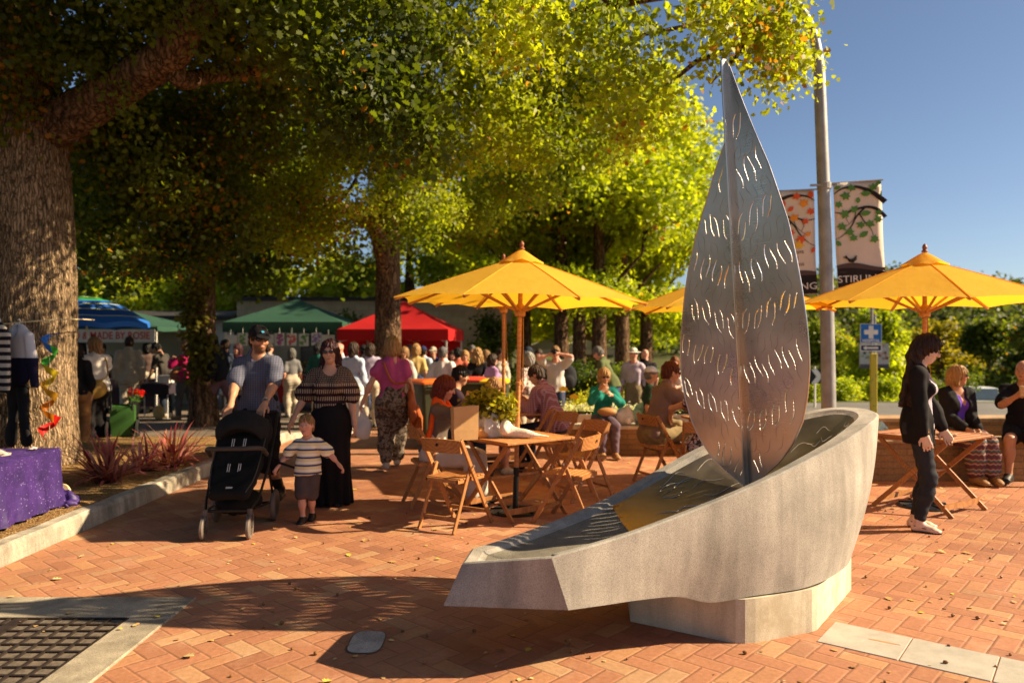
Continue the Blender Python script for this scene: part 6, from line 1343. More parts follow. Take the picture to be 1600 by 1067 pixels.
for i in range(9):
    x = -1.25+i*.30; white = i in (0, 3, 8); m = MB(); M = frame_matrix((-5.38+x*.95, 17.93, 1.67+.01*rg.uniform(-1, 1)), (1, 0, 0), (0, 0, 1)); w_, h_ = (.30, .20) if white else (.22, .29); m.prism([(-w_/2, -h_/2), (w_/2, -h_/2), (w_/2, h_/2), (-w_/2, h_/2)], 0, .004, M)
    m.tube([M @ Vector((0, h_/2, 0)), M @ Vector((0, h_/2+.12, .0))], .003, 4)
    o = m.build('picture_sheet', mat('sheet_white', (.66, .63, .56), .6)); tag(o, ['blank white sheet hung nearest the gazebo pole', 'red flower picture hung second from the gazebo pole', 'green flower picture behind the cap of the father', 'white sheet in the middle of the hung row', 'violet flower picture right of the middle white sheet', 'yellow flower picture in the hung row', 'crimson flower picture in the hung row', 'red flower picture next to the last white sheet', 'white sheet hung last at the red gazebo end'][i], 'picture', 'pictures hung under the green gazebo')
    if not white:
        m = MB(); 
        for k in range(16): m.prism(leaf_poly(rg.uniform(-.08, .08), rg.uniform(-.11, .11), rg.uniform(.05, .09), rg.uniform(0, 6), 1), .0045+.0004*k, .0047+.0004*k, M)
        m.build('flower_print', mat('print_%d' % (i % 5), PIC[i % 5], .6, 0, .4, 30), o)
def stall_table(label, x, y, w, d, h, cm, rz=0, drop=.62, name='stall_table', cat='stall table', top=None):
    t = empty(name, (x, y, 0), R(rz), label, cat); m = MB(); rows = []
    n = 12
    def ring(z, k, wob): 
        out = []
        for (ax_, ay), (bx_, by) in (((-1, -1), (1, -1)), ((1, -1), (1, 1)), ((1, 1), (-1, 1)), ((-1, 1), (-1, -1))):
            for j in range(n): f = j/n; q = wob*math.sin(j*1.9+ax_*3+ay); out.append(((ax_+(bx_-ax_)*f)*(w/2*k+q), (ay+(by-ay)*f)*(d/2*k+q), z))
        return out
    m.grid([ring(h, .02, 0), ring(h, .99, 0), ring(h-.01, 1.0, 0), ring(h-drop*.5, 1.01, .008), ring(h-drop, 1.015, .02)], True); m.build('cloth', cm, t, True, sharp=.6)
    for sx in (-1, 1):
        for sy in (-1, 1): m = MB(); m.bar((sx*(w/2-.08), sy*(d/2-.08), 0), (sx*(w/2-.08), sy*(d/2-.08), h-.02), .035, .035); m.build('leg', mat('table_leg', (.10, .08, .06)), t)
    return t
stall_table('dark cloth stall table under the lettered banner', -9.3, 17.6, 2.6, .7, .78, mat('cloth_dark', (.03, .02, .03), .9))
stall_table('red cloth stall table under the green gazebo', -5.2, 18.4, 2.3, .7, .80, mat('cloth_red', (.30, .02, .02), .9))
stall_table('red cloth stall table inside the red gazebo', -2.7, 18.3, 1.9, .6, .78, mat('cloth_red', (.30, .02, .02), .9))
stall_table('low trestle with a red crate in front of the ivy tree', -5.95, 16.6, .9, .5, .62, mat('cloth_grey', (.20, .16, .14), .9), 0, .14)
m = MB(); m.box((-.27, -.17, 0), (.27, .17, .20), None, .015); o = m.build('crate', mat('crate_red', (.42, .015, .02), .5)); o.location = (-5.75, 16.6, .62); tag(o, 'plain red crate on the low trestle behind the walking man', 'crate')
leaf_mesh('plants', None, [(-5.2+i*.33, 18.7, 1.0, .14, .1, .14) for i in range(-3, 4)], 1200, .07, [(.30, .22, .05), (.50, .38, .08)], 320, FOUR, 6, .06, .1); tag(bpy.data.objects['plants'], 'mass of yellow bedding plants on the red cloth table', 'plants', None, 'stuff')
# rack with bags at the end of the first stall
rk = empty('display_rack', (-7.55, 16.35, 0), 0, 'dark display rack with thin pale legs at the end of the first stall', 'rack'); m = MB(); m.box((-.38, -.2, .50), (.32, .2, .74), None, .02); m.build('tray', mat('rack_dark', (.03, .02, .03), .8), rk)
for sx in (-.36, .30):
    for sy in (-.18, .18): m = MB(); m.tube([(sx, sy, 0), (sx, sy, .5)], .012, 6); m.build('leg', LEGW, rk)
m = MB(); m.box((-.13, -.12, 0), (.13, .12, .16), None, .006); o = m.build('white_box', mat('card_white', (.72, .68, .62))); o.location = (-7.35, 16.3, .742); tag(o, 'small white cardboard box on the display rack', 'box')
sdf_thing('tote_bag', (-.2, -.15, -.02), (.2, .15, .4), .012, lambda D: (D.ell((0, 0, .13), (.13, .07, .15), None, .02), D.cone((-.05, 0, .25), (0, 0, .34), .012, .012, .01), D.cone((.05, 0, .25), (0, 0, .34), .012, .012, .01)), cloth('tote_green', (.42, .40, .20), .1, 'floral', 18, (.70, .30, .03), (.60, .55, .3)), (-7.4, 16.1, 0), 'green and orange tote bag on the ground under the display rack', 'bag')
# striped dome umbrella
su = empty('striped_umbrella', (-7.45, 13.4, 0), 0, 'blue and green striped dome umbrella over the first stall', 'umbrella'); N = 8; rows = []
for i in range(13):
    t = max(.01, i/12); row = []
    for k in range(N*8): a = 2*PI*k/(N*8); sc = math.sin(PI*((k % 8)/8)); row.append((1.06*t*math.cos(a)*(1-.03*sc*t), 1.06*t*math.sin(a)*(1-.03*sc*t), 2.42-.50*t**1.7-.05*sc*t**3*(-.8)))
    rows.append(row)
rows.append([(p[0]*1.0, p[1]*1.0, p[2]-.09) for p in rows[-1]])
m = MB(); m.grid(rows, True); t = NT('striped_canvas'); xs = t.sep(t.coord('Object')); rr_ = t.math('SQRT', t.math('ADD', t.math('MULTIPLY', xs[0], xs[0]), t.math('MULTIPLY', xs[1], xs[1])))
c_ = t.ramp(rr_, [(0, (.05, .30, .08)), (.16, (.45, .50, .10)), (.24, (.03, .24, .06)), (.40, (.02, .10, .38)), (.52, (.45, .45, .08)), (.55, (.02, .10, .40)), (.70, (.50, .50, .12)), (.73, (.015, .08, .36)), (.88, (.50, .52, .30)), (.90, (.02, .12, .45))], 'CONSTANT'); t.fin(c_, .7, 0, .2)
m.build('canopy', t.m, su, True, sharp=.35); m = MB(); m.tube([(.12, -.1, 0), (.12, -.1, 1.2), (.0, 0, 2.46)], .017, 10); m.build('pole', LEGW, su, True)
for k in range(8): a = 2*PI*k/8; m = MB(); m.tube([(.02*math.cos(a), .02*math.sin(a), 2.40), (.55*math.cos(a), .55*math.sin(a), 2.24), (1.04*math.cos(a), 1.04*math.sin(a), 1.915)], .006, 5); m.build('rib', LEGW, su)
# white marquee far behind the trees
g4 = gazebo('low white marquee far behind the row of trunks', 1.95, 28.5, 3.4, 3, 1.35, 2.0, .18, fabric('white_canvas', (.62, .56, .46), .3))
# parking boards on a post
pb_ = empty('parking_sign', (Xat(299, 15.0), 15.0, 0), 0, 'two pale weathered parking boards on a post in front of the ivy trunk', 'sign'); m = MB(); m.tube([(.03, 0, 0), (.03, 0, 2.2)], .028, 8); m.build('post', GALV, pb_)
PBM = mat('board_pale', (.44, .38, .29), .7, 0, .15, 5); PBT = mat('board_ink', (.07, .06, .05), .7)
for (cx, zc, w_, h_, txt, sz) in ((.03, Zat(510, 15), .20, .60, ['P', '', '1', 'S'], .12), (-.17, Zat(524, 15), .17, .22, ['P'], .12)):
    M = frame_matrix((cx, -.04, zc), (1, 0, 0), (0, 0, 1)); s_ = sign_plate('sign_board', pb_, w_, h_, PBM, M, .015)
    for k, tx in enumerate(txt):
        if tx: vs, fs = text_mesh(tx, sz, .0006, bold=.004); m = MB(); m.add([M @ Vector((v.x, v.y+(h_/2-.09)-k*.14, v.z+.0015)) for v in vs], fs); m.build('lettering', PBT, s_)
# wheelie bins ---------------------------------------------------------------------
BING = mat('bin_green', (.045, .050, .022), .55, 0, .2, 3)
def bin_(label, x, y, rz, w, d, h, lid):
    b = empty('wheelie_bin', (x, y, 0), R(rz), label, 'bin', 'wheelie bins beside the tables'); m = MB(); k = .80
    lo = [(-w/2*k, -d/2*k), (w/2*k, -d/2*k), (w/2*k, d/2*k), (-w/2*k, d/2*k)]; hi = [(-w/2, -d/2), (w/2, -d/2), (w/2, d/2), (-w/2, d/2)]
    def rd(pl, z, r=.05): 
        out = []
        for i in range(4):
            p0, p, p2 = Vector((*pl[i-1], 0)), Vector((*pl[i], 0)), Vector((*pl[(i+1) % 4], 0)); a = p+(p0-p).normalized()*r; c = p+(p2-p).normalized()*r
            for q in range(5): t = q/4; v = a*(1-t)**2+p*2*t*(1-t)+c*t*t; out.append((v.x, v.y, z))
        return out
    m.grid([rd(lo, .07), rd(hi, h-.08), rd([(x_*1.04, y_*1.04) for x_, y_ in hi], h-.075), rd([(x_*1.04, y_*1.04) for x_, y_ in hi], h-.03)], True); m.f.append(tuple(range(19, -1, -1))); m.build('body', BING, b, True, sharp=.7)
    m = MB(); m.grid([rd([(x_*1.06, y_*1.06) for x_, y_ in hi], h-.03), rd([(x_*1.06, y_*1.06) for x_, y_ in hi], h+.0), rd([(x_*.9, y_*.9) for x_, y_ in hi], h+.03), rd([(x_*.1, y_*.1) for x_, y_ in hi], h+.045, .004)], True); m.build('lid', lid, b, True, sharp=.7)
    m = MB(); m.tube([(-w/2*.8, d/2+.05, h-.06), (w/2*.8, d/2+.05, h-.06)], .016, 8); m.build('handle', BING, b)
    for s in (-1, 1): m = MB(); m.lathe([(0, -.03), (.08, -.03), (.10, -.02), (.10, .02), (.08, .03), (0, .03)], (s*w/2*.86, d/2*.82, .10), 18, Matrix.Rotation(R(90), 4, 'Y')); m.build('wheel', mat('tyre', (.02, .02, .02)), b)
    return b
bin_('large dark green wheelie bin with an orange lid behind the red haired woman', -1.22, 11.9, 205, .58, .70, 1.0, mat('lid_orange', (.62, .13, .02), .45))
bin_('dark green wheelie bin with a red lid between two seated men', -.72, 12.6, 180, .56, .62, 1.0, mat('lid_red', (.58, .06, .03), .45))
bin_('dark wheelie bin with a yellow lid behind the umbrella poles', -.28, 12.5, 175, .44, .52, .98, mat('lid_yellow', (.72, .46, .02), .45))

# ------------------------------------------------------------------ trader's table, clothes line, wind spinner, red plants
def sparkle_purple():
    t = NT('purple_sparkle'); v = t.coord('Object'); s = t.voro(v, 190, 'F1', 'Color'); k = t.math('GREATER_THAN', t.sep(s)[0], .986)
    t.fin(t.mix(k, t.ramp(t.noise(v, 6, 3), [(.3, (.022, .008, .075)), (.7, (.050, .018, .14))]), (.34, .24, .52)), t.math('SUBTRACT', .55, t.math('MULTIPLY', k, .35)), 0, .5); t.bump(t.noise(v, 5, 3), .6, .04); return t.m
PUR = sparkle_purple()
pt = empty('trader_table', (-4.80, 6.28, .05), R(6), 'low trader table under a sparkling purple cloth at the left edge', 'table')
def edge(z, k, wob, nz=30):
    out = []; w, d = .78, .60
    for (ax_, ay), (bx_, by) in (((-1, -1), (1, -1)), ((1, -1), (1, 1)), ((1, 1), (-1, 1)), ((-1, 1), (-1, -1))):
        for j in range(nz): f = j/nz; q = wob*(math.sin(j*.9+ax_*3+ay)+.5*math.sin(j*2.3)); x_ = (ax_+(bx_-ax_)*f); y_ = (ay+(by-ay)*f); out.append((x_*(w*k)+x_*q, y_*(d*k)+y_*q, z+(.02*math.sin(x_*3+y_*2)*abs(wob)*20)))
    return out
m = MB(); m.grid([edge(.60, .02, 0), edge(.60, .985, 0), edge(.592, 1.0, 0), edge(.42, 1.01, .006), edge(.25, 1.03, .012), edge(.10, 1.05, .02)], True); m.build('cloth', PUR, pt, True, sharp=.8)
for sx in (-.7, .7):
    for sy in (-.5, .5): m = MB(); m.bar((sx, sy, -.0), (sx, sy, .59), .03, .03); m.build('leg', WOOD, pt)
rg = random.Random(6)
for i in range(40):
    x, y = rg.uniform(-.70, .66), rg.uniform(-.52, .52); m = MB(); k = rg.uniform(.7, 1.2); M = Matrix.Translation(Vector((x, y, .603+.004*(i % 5)))) @ Matrix.Rotation(rg.uniform(0, 3.1), 4, 'Z') @ Matrix.Rotation(rg.uniform(-.18, .18), 4, 'X')
    m.grid([[M @ Vector((-.06*k+.12*k*a/4, -.04*k+.08*k*b/4, .018*math.sin(PI*a/4)*math.sin(PI*b/4)+.004*math.sin(a*2+b*3+i))) for a in range(5)] for b in range(5)]); o = m.build('wrapped_trinket', [mat('film_a', (.72, .66, .60), .25), mat('film_b', (.52, .42, .34), .3), mat('film_c', (.62, .50, .50), .25)][i % 3], None, True)
    o.matrix_world = Matrix.Translation(Vector((-4.80, 6.28, .05))) @ Matrix.Rotation(R(6), 4, 'Z'); tag(o, 'small clear wrapped trinket among many on the purple table', 'trinket', 'wrapped trinkets on the purple table')
sdf_thing('cloth_bundle', (-.25, -.2, -.03), (.25, .2, .2), .009, lambda D: (D.ell((0, 0, .04), (.17, .10, .055), None, .03), D.ell((.08, -.05, .03), (.10, .07, .04), None, .03), D.ell((-.03, .03, .09), (.09, .07, .05), None, .03), D.wrinkle(.022, 60, 5, (1, 1, .8))), PUR, (-4.10, 6.98, .12), 'crumpled bundle of purple cloth on the mulch beside the purple table', 'cloth bundle')
m = MB(); m.lathe([(0, -.02), (.085, -.02), (.09, 0), (.085, .02), (0, .02)], n=24, M=Matrix.Rotation(R(70), 4, 'X')); o = m.build('wooden_disc', mat('pale_disc', (.66, .48, .26), .5)); o.location = (-4.16, 7.08, .21); tag(o, 'pale round wooden disc leaning on the purple cloth bundle', 'disc')
# line round the trunk and the clothes on it
ROPE = mat('cream_rope', (.60, .48, .28), .8); m = MB(); m.tube([(-7.4, 8.3, 1.92), (-6.6, 8.55, 1.76), (-5.95, 8.80, 1.80), (-5.60, 8.88, 1.84), (-5.32, 9.05, 1.87), (-5.2, 9.3, 1.88), (-5.22, 9.6, 1.88)], .007, 6); tag(m.build('rope', ROPE), 'thin cream washing line tied round the big oak trunk', 'rope')
def garment(name, loc, rz, fn, m, lo, hi, label, cat, hanger=True, seed=1):
    D = SDF(lo, hi, .010); fn(D); D.wrinkle(.010, 24, seed, (1, 1, .3)); o = D.build(name, m); o.location = loc; o.rotation_euler.z = R(rz); tag(o, label, cat)
    if hanger: h = MB(); h.tube([(-.2, 0, -.09), (0, 0, -.02), (.2, 0, -.09)], .007, 6); h.tube([(0, 0, -.02), (.0, 0, .02), (.028, 0, .045), (.0, 0, .075), (-.022, 0, .06)], .005, 6); h.build('hanger', mat('hanger_white', (.7, .7, .66)), o)
    return o
def jfn(D):
    D.cone((-.15, 0, -.12), (.15, 0, -.12), .05, .05, .03, (0, 1, 0), .6); D.cone((0, 0, -.16), (0, 0, -.52), .20, .20, .03, (0, 1, 0), .32)
    for s in (-1, 1): D.cone((s*.20, 0, -.13), (s*.27, .0, -.40), .058, .05, .03, (0, 1, 0), .8); D.cone((s*.27, 0, -.40), (s*.27, .02, -.66), .05, .042, .02, (0, 1, 0), .8)
    D.cone((-.07, -.02, -.06), (.07, -.02, -.06), .03, .03, .02); D.plane((0, 0, -.68), (0, 0, -1)); D.ell((0, -.03, -.05), (.05, .06, .05), None, 0, 'cut')
t = NT('two_tone_jacket'); z = t.sep(t.coord('Object'))[2]; t.fin(t.mix(t.math('GREATER_THAN', z, -.36), (.018, .014, .035), (.66, .60, .60)), .8, 0, .1); 
garment('jacket', (-5.52, 8.60, 1.79), -30, jfn, t.m, (-.4, -.16, -.75), (.4, .16, .05), 'white and navy child jacket hanging from the washing line', 'jacket', True, 3)
t = NT('monochrome_stripes'); z = t.sep(t.coord('Object'))[2]; t.fin(t.mix(t.math('GREATER_THAN', t.math('FRACT', t.math('MULTIPLY', z, 12)), .5), (.02, .016, .02), (.55, .47, .38)), .8, 0, .1)
garment('striped_blouse', (-5.62, 8.42, 1.79), -30, lambda D: (D.cone((-.16, 0, -.12), (.16, 0, -.12), .05, .05, .03, (0, 1, 0), .6), D.cone((0, 0, -.15), (0, 0, -.62), .19, .21, .03, (0, 1, 0), .3), D.plane((0, 0, -.74), (0, 0, -1))), t.m, (-.4, -.14, -.8), (.4, .14, .05), 'black and cream striped top hanging at the left edge of the line', 'striped top', True, 4)
garment('trousers', (-5.57, 8.66, 1.12), -30, lambda D: (D.cone((-.1, 0, -.05), (.1, 0, -.05), .07, .07, .02, (0, 1, 0), .5), D.cone((-.09, 0, -.05), (-.13, 0, -.62), .095, .08, .02, (0, 1, 0), .5), D.cone((.09, 0, -.05), (.12, .02, -.62), .095, .08, .02, (0, 1, 0), .5)), cloth('black_denim', (.018, .016, .018)), (-.3, -.16, -.75), (.3, .16, .08), 'black trousers hanging below the white and navy jacket', 'trousers', False, 5)
# wind spinner: a helix ribbon running from blue to red
sp = empty('wind_spinner', (-5.19, 8.62, 0), 0, 'rainbow spiral wind spinner hanging in front of the oak trunk', 'wind spinner'); SPC = [(.03, .16, .55), (.06, .42, .04), (.70, .52, .02), (.72, .36, .02), (.72, .22, .01), (.62, .015, .01)]; nS = 160
for k in range(6):
    m = MB(); L = []; Q = []
    for i in range(k*nS//6, (k+1)*nS//6+1):
        t = i/nS; a = t*2*PI*4.6+.6; r = .085+.03*(t > .86); z = 1.70-1.16*t; w = .062*(1-.75*(t < .05)); L.append((r*math.cos(a), r*math.sin(a), z+w)); Q.append((r*.55*math.cos(a+.5), r*.55*math.sin(a+.5), z-w*.6))
    m.grid([L, Q]); o = m.build('ribbon', mat('ribbon_%d' % k, SPC[k], .5, 0, .05, 3, 0, 60, .3, .25), sp, True)
m = MB(); m.tube([(0, 0, 1.86), (0, 0, .52)], .0025, 4); m.build('line', ROPE, sp)
def cordyline(label, px, py, n, L, seed):
    c = G(px, py, .12); rg = np.random.default_rng(seed); o = empty('red_cordyline', (c.x, c.y, .11), 0, label, 'plant', 'red strap leaved plants'); V = []; F = []; C = []
    for i in range(n):
        a = rg.uniform(0, 2*PI); el = rg.uniform(.25, 1.45); l = L*rg.uniform(.6, 1.1); w = rg.uniform(.010, .022); p = np.array([rg.normal()*.05, rg.normal()*.04, 0]); d = np.array([math.cos(a)*math.cos(el), math.sin(a)*math.cos(el), math.sin(el)]); sd = np.array([-math.sin(a), math.cos(a), 0]); b0 = len(V); cc = np.array([[.55, .15, .14], [.70, .30, .27], [.38, .06, .075], [.62, .22, .15]][rg.integers(4)])*rg.uniform(.75, 1.15); bend = rg.uniform(.1, .40)
        for k in range(9):
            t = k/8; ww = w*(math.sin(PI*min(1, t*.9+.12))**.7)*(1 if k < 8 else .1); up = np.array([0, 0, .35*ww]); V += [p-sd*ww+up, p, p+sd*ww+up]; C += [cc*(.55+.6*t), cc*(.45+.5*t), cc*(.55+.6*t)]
            d = d+np.array([0, 0, -bend*t*.9]); d /= np.linalg.norm(d); p = p+d*l/8; p[2] = max(p[2], .01)
        for k in range(8):
            for j in range(2): q = b0+k*3+j; F.append((q, q+1, q+4, q+3))
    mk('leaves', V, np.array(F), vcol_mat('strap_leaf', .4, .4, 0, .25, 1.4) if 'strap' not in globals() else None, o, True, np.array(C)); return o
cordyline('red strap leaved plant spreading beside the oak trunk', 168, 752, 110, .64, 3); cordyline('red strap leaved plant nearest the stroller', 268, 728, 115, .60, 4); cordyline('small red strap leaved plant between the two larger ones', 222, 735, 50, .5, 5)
# pushcart with flowers behind the woman in the white top
pc_ = empty('shopping_cart', (-6.15, 12.15, 0), R(20), 'dark two wheeled shopping cart with a lime green bag beside the woman in white', 'shopping cart'); m = MB(); m.grid([[(x*.17*k, y*.13*k, z) for x, y in ((-1, -1), (0, -1.1), (1, -1), (1.05, 0), (1, 1), (0, 1.1), (-1, 1), (-1.05, 0))] for z, k in ((.12, .85), (.35, 1.0), (.60, 1.02), (.62, .9))], True); m.build('bag', mat('lime_bag', (.03, .09, .015), .6), pc_, True)
for s in (-1, 1): m = MB(); m.lathe([(.15, -.02), (.19, -.015), (.19, .015), (.15, .02), (.15, -.02)], (s*.21, -.05, .19), 24, Matrix.Rotation(R(90), 4, 'Y')); m.lathe([(0, -.015), (.03, -.015), (.03, .015), (0, .015)], (s*.21, -.05, .19), 10, Matrix.Rotation(R(90), 4, 'Y')); m.build('wheel', mat('tyre', (.02, .02, .02)), pc_)
m = MB(); m.tube([(-.15, -.05, .19), (-.15, -.14, .6), (-.15, -.25, .95), (.15, -.25, .95), (.15, -.14, .6), (.15, -.05, .19)], .012, 8); m.build('frame', mat('cart_dark', (.03, .03, .03)), pc_)
rf = empty('red_flowers', (-5.98, 12.1, .62), 0, 'bunch of bright red flowers standing in the shopping cart', 'flowers'); leaf_mesh('petals', rf, [(.02, 0, .20, .045, .04, .035), (.11, 0, .18, .035, .035, .03)], 170, .035, [(.55, .01, .01), (.75, .03, .02)], 330, SIX, 8, .03, .0, 3, 0); leaf_mesh('foliage', rf, [(.05, 0, .12, .07, .06, .05)], 90, .05, [(.04, .12, .02), (.12, .25, .04)], 331, FOUR, 6, .04, .0, 3, 0)

# ------------------------------------------------------------------ people
BLK = cloth('black_cloth', (.012, .010, .011)); LENS = mat('dark_lens', (.008, .008, .01), .12, 0, .05, 5, 0, 60, .7); SHOEB = mat('shoe_black', (.015, .013, .012), .4); SHOEW = mat('shoe_pale', (.45, .40, .34), .6); SHOET = mat('shoe_tan', (.28, .15, .06), .6); SANDAL = mat('sandal_strap', (.02, .015, .012), .5)
DEN = cloth('denim', (.035, .055, .11), .2); DEND = cloth('dark_denim', (.022, .028, .045), .2); WHT = cloth('white_cotton', (.70, .66, .62), .04); WHTB = cloth('pale_blue_cotton', (.48, .54, .66), .05); BEIGE = cloth('beige_cotton', (.42, .35, .26), .08); NAVY = cloth('navy_cotton', (.02, .025, .09)); GREYT = cloth('grey_tee', (.085, .080, .075)); KHAKI = cloth('khaki', (.22, .16, .08), .15)
def P_(lb, px, Y, face, topy=None, H=1.65, grp=None, z=0, **k): return person(lb, (Xat(px, Y), Y, z), face, H=H, group=grp, **k)
T_ = lambda m, **k: dict(mat=m, **k)
# the family
fa, JF = person('tall bearded father in black cap and checked shirt pushing the stroller', (-2.43, 7.40, 0), 176, H=1.76, w=1.0, vox=.008, skin='tan', lean=4, top=T_(cloth('blue_check', sh(92, 93, 108), .08, 'pin', 46, sh(38, 36, 46)), sleeve=.80, hem=-.12, hemw=.022, collar=1, neck=.058, flare=.008, off=.018, wr=.010), bottom=dict(kind='shorts', name='shorts', mat=BLK, len=1.12, off=.03, off2=.04), shoes=dict(mat=SHOEB, boot=1),
    hair=('short', 'brown'), beard='brown', hat=('cap', BLK), glasses=('sun', LENS), head=(42, 4, 0), rh=(.10, .44, .99), lh=(-.22, .46, 1.0), rhd=(0, .75, -.65, 0, -.6, -.8), lhd=(.1, .75, -.65, 0, -.6, -.8), curl=.8, rf=(.06, .30, .10, -5), lf=(-.14, -.16, .15, 8, -.45), rpole=(.6, -.6, -.4), lpole=(-.6, -.6, -.4))
m = MB(); q = JF['WL']-nrm(JF['WL']-JF['EL'])*.03; m.lathe([(.031, -.012), (.036, -.010), (.036, .010), (.031, .012), (.031, -.012)], (0, 0, 0), 16, Vector(nrm(JF['WL']-JF['EL'])).to_track_quat('Z', 'Y').to_matrix().to_4x4()); m.lathe([(0, .034), (.018, .034), (.018, .041), (0, .042)], (0, 0, 0), 14); o = m.build('wristwatch', mat('watch_steel', (.35, .36, .40), .3, .9)); o.matrix_world = JF['M'] @ Matrix.Translation(Vector(q)); tag(o, 'steel wristwatch on the left wrist of the bearded father', 'wristwatch')
m = MB(); M = frame_matrix(Vector(JF['hp'](0, .100, .088)), Vector(JF['hp'](1, 0, 0)-JF['hp'](0, 0, 0)), Vector(JF['hp'](0, -.35, 1)-JF['hp'](0, 0, 0))); m.prism(leaf_poly(0, 0, .035, .3, 0), 0, .004, M); m.build('emblem', mat('emblem_blue', (.02, .30, .45)), [c for c in fa.children if c.name.startswith('cap')][0])
mo, JM = person('mother with long dark red hair and patterned top over a long black skirt', (-1.80, 7.62, 0), 178, H=1.62, w=1.20, sex='f', vox=.008, top=T_(cloth('boho_print', (.040, .018, .022), .1, 'boho', 1, (.46, .34, .22)), name='top', sleeve=.78, flare=.034, hem=.03, neck=.082, nd=1.25, nf=.06, off=.02, wr=.010), bottom=dict(kind='skirt', name='skirt', mat=BLK, w=.235, z=.02), shoes=dict(mat=SHOEB), hair=('long', 'burg', .20, .06), glasses=('sun', LENS), head=(6, 2, 3), rh=(.44, .12, .78), lh=(-.30, .08, .74), curl=.5)
bo, JB = person('small fair haired boy in a striped polo shirt and grey shorts', (-1.83, 6.88, 0), 180, H=.95, w=1.0, vox=.0065, hs=1.42, skin='pink', bust=0, top=T_(cloth('boy_stripes', sh(236, 214, 160), .06, 'stripes', 14.5, sh(58, 74, 118), sh(240, 232, 214)), sleeve=.72, hem=-.06, collar=1, neck=.06, flare=.018, off=.02), bottom=dict(kind='shorts', name='shorts', mat=cloth('boy_shorts', (.085, .060, .055)), len=.92, off=.020, off2=.024), shoes=dict(mat=SHOEB), hair=('short', 'fair'), head=(-4, -2, 5), rh=(.46, .16, .90), lh=(-.62, .10, .86), rcurl=1.2, curl=.8, lf=(-.04, -.14, .085, 4), rf=(.05, .10, .075, -6), leg=.90)
# stroller
st_ = empty('stroller', (-2.36, 6.62, 0), R(186), 'large black stroller with hood folded over, pushed by the bearded father', 'stroller'); SB_ = cloth('stroller_fabric', (.010, .009, .008), .2); SF = mat('stroller_frame', (.03, .026, .022), .35, .6, .2); GREYP = mat('grey_rubber', (.14, .11, .09), .6)
D = SDF((-.36, -.55, .16), (.36, .55, 1.08), .009)
def pth(t): return np.interp(t, [0, .25, .55, .8, 1.0], [-.40, -.30, -.06, .20, .32]), np.interp(t, [0, .25, .55, .8, 1.0], [.96, .90, .66, .44, .37])
for i in range(14):
    t0, t1 = i/14, (i+1)/14; (y0, z0), (y1, z1) = pth(t0), pth(t1); w0 = np.interp((t0+t1)/2, [0, .2, .45, .7, 1], [.14, .20, .20, .185, .13])
    for s in (-1, 1): D.cone((s*w0, y0, z0), (s*w0, y1, z1), .045, .045, .03)
    for q in (-.6, -.2, .2, .6): D.cone((q*w0, y0+.0, z0), (q*w0, y1, z1), .05 if t0 < .45 else .032, .05 if t0 < .45 else .032, .05)
D.cone((-.13, .32, .37), (.13, .32, .37), .04, .04, .04); D.ell((0, .16, .70), (.155, .15, .145), np.array([[1, 0, 0], [0, .7, .7], [0, -.7, .7]]), 0, 'cut'); D.wrinkle(.005, 40, 3); D.build('seat', SB_, st_)
D = SDF((-.36, -.55, .5), (.36, .2, 1.12), .009); D.ell((0, -.22, .84), (.275, .215, .19), np.array([[1, 0, 0], [0, .82, .57], [0, -.57, .82]]), .02); D.ell((0, -.05, .68), (.235, .25, .20), np.array([[1, 0, 0], [0, .82, .57], [0, -.57, .82]]), 0, 'cut'); x_ = D.ax[1][None, :, None]; z_ = D.ax[2][None, None, :]
D.D = D.D+(.006*np.sin(np.arctan2(z_-.68, x_+.12)*14)).astype(F4); D.build('hood', cloth('hood_fabric', (.018, .016, .015), .2), st_)
D = SDF((-.3, -.42, .05), (.3, .36, .5), .012); D.ell((0, -.03, .24), (.22, .26, .11), None, .03); D.wrinkle(.006, 35, 8); D.build('basket', SB_, st_)
m = MB(); 
for s in (-1, 1):
    m.tube([(s*.25, -.60, .98), (s*.265, -.45, .86), (s*.27, -.10, .55), (s*.24, .20, .30), (s*.20, .36, .235)], .013, 8); m.tube([(s*.27, -.10, .52), (s*.275, -.28, .20)], .013, 8); m.tube([(s*.27, -.28, .18), (s*.20, .36, .235)], .010, 8)
m.tube([(-.27, -.28, .17), (.27, -.28, .17)], .012, 8); m.tube([(-.20, .36, .235), (.20, .36, .235)], .012, 8); m.build('frame', SF, st_, True)
m = MB(); m.tube([(-.25, -.60, .98), (-.23, -.625, .995), (.23, -.625, .995), (.25, -.60, .98)], .017, 10); m.build('handle', mat('handle_foam', (.02, .018, .016), .7), st_, True)
m = MB(); m.tube([tuple(p) for p in catmull([(-.27, -.02, .66), (-.25, .14, .735), (-.12, .24, .75), (.12, .24, .75), (.25, .14, .735), (.27, -.02, .66)], 5)], .020, 10); m.build('bumper_bar', mat('bumper_brown', (.05, .038, .03), .5), st_, True)
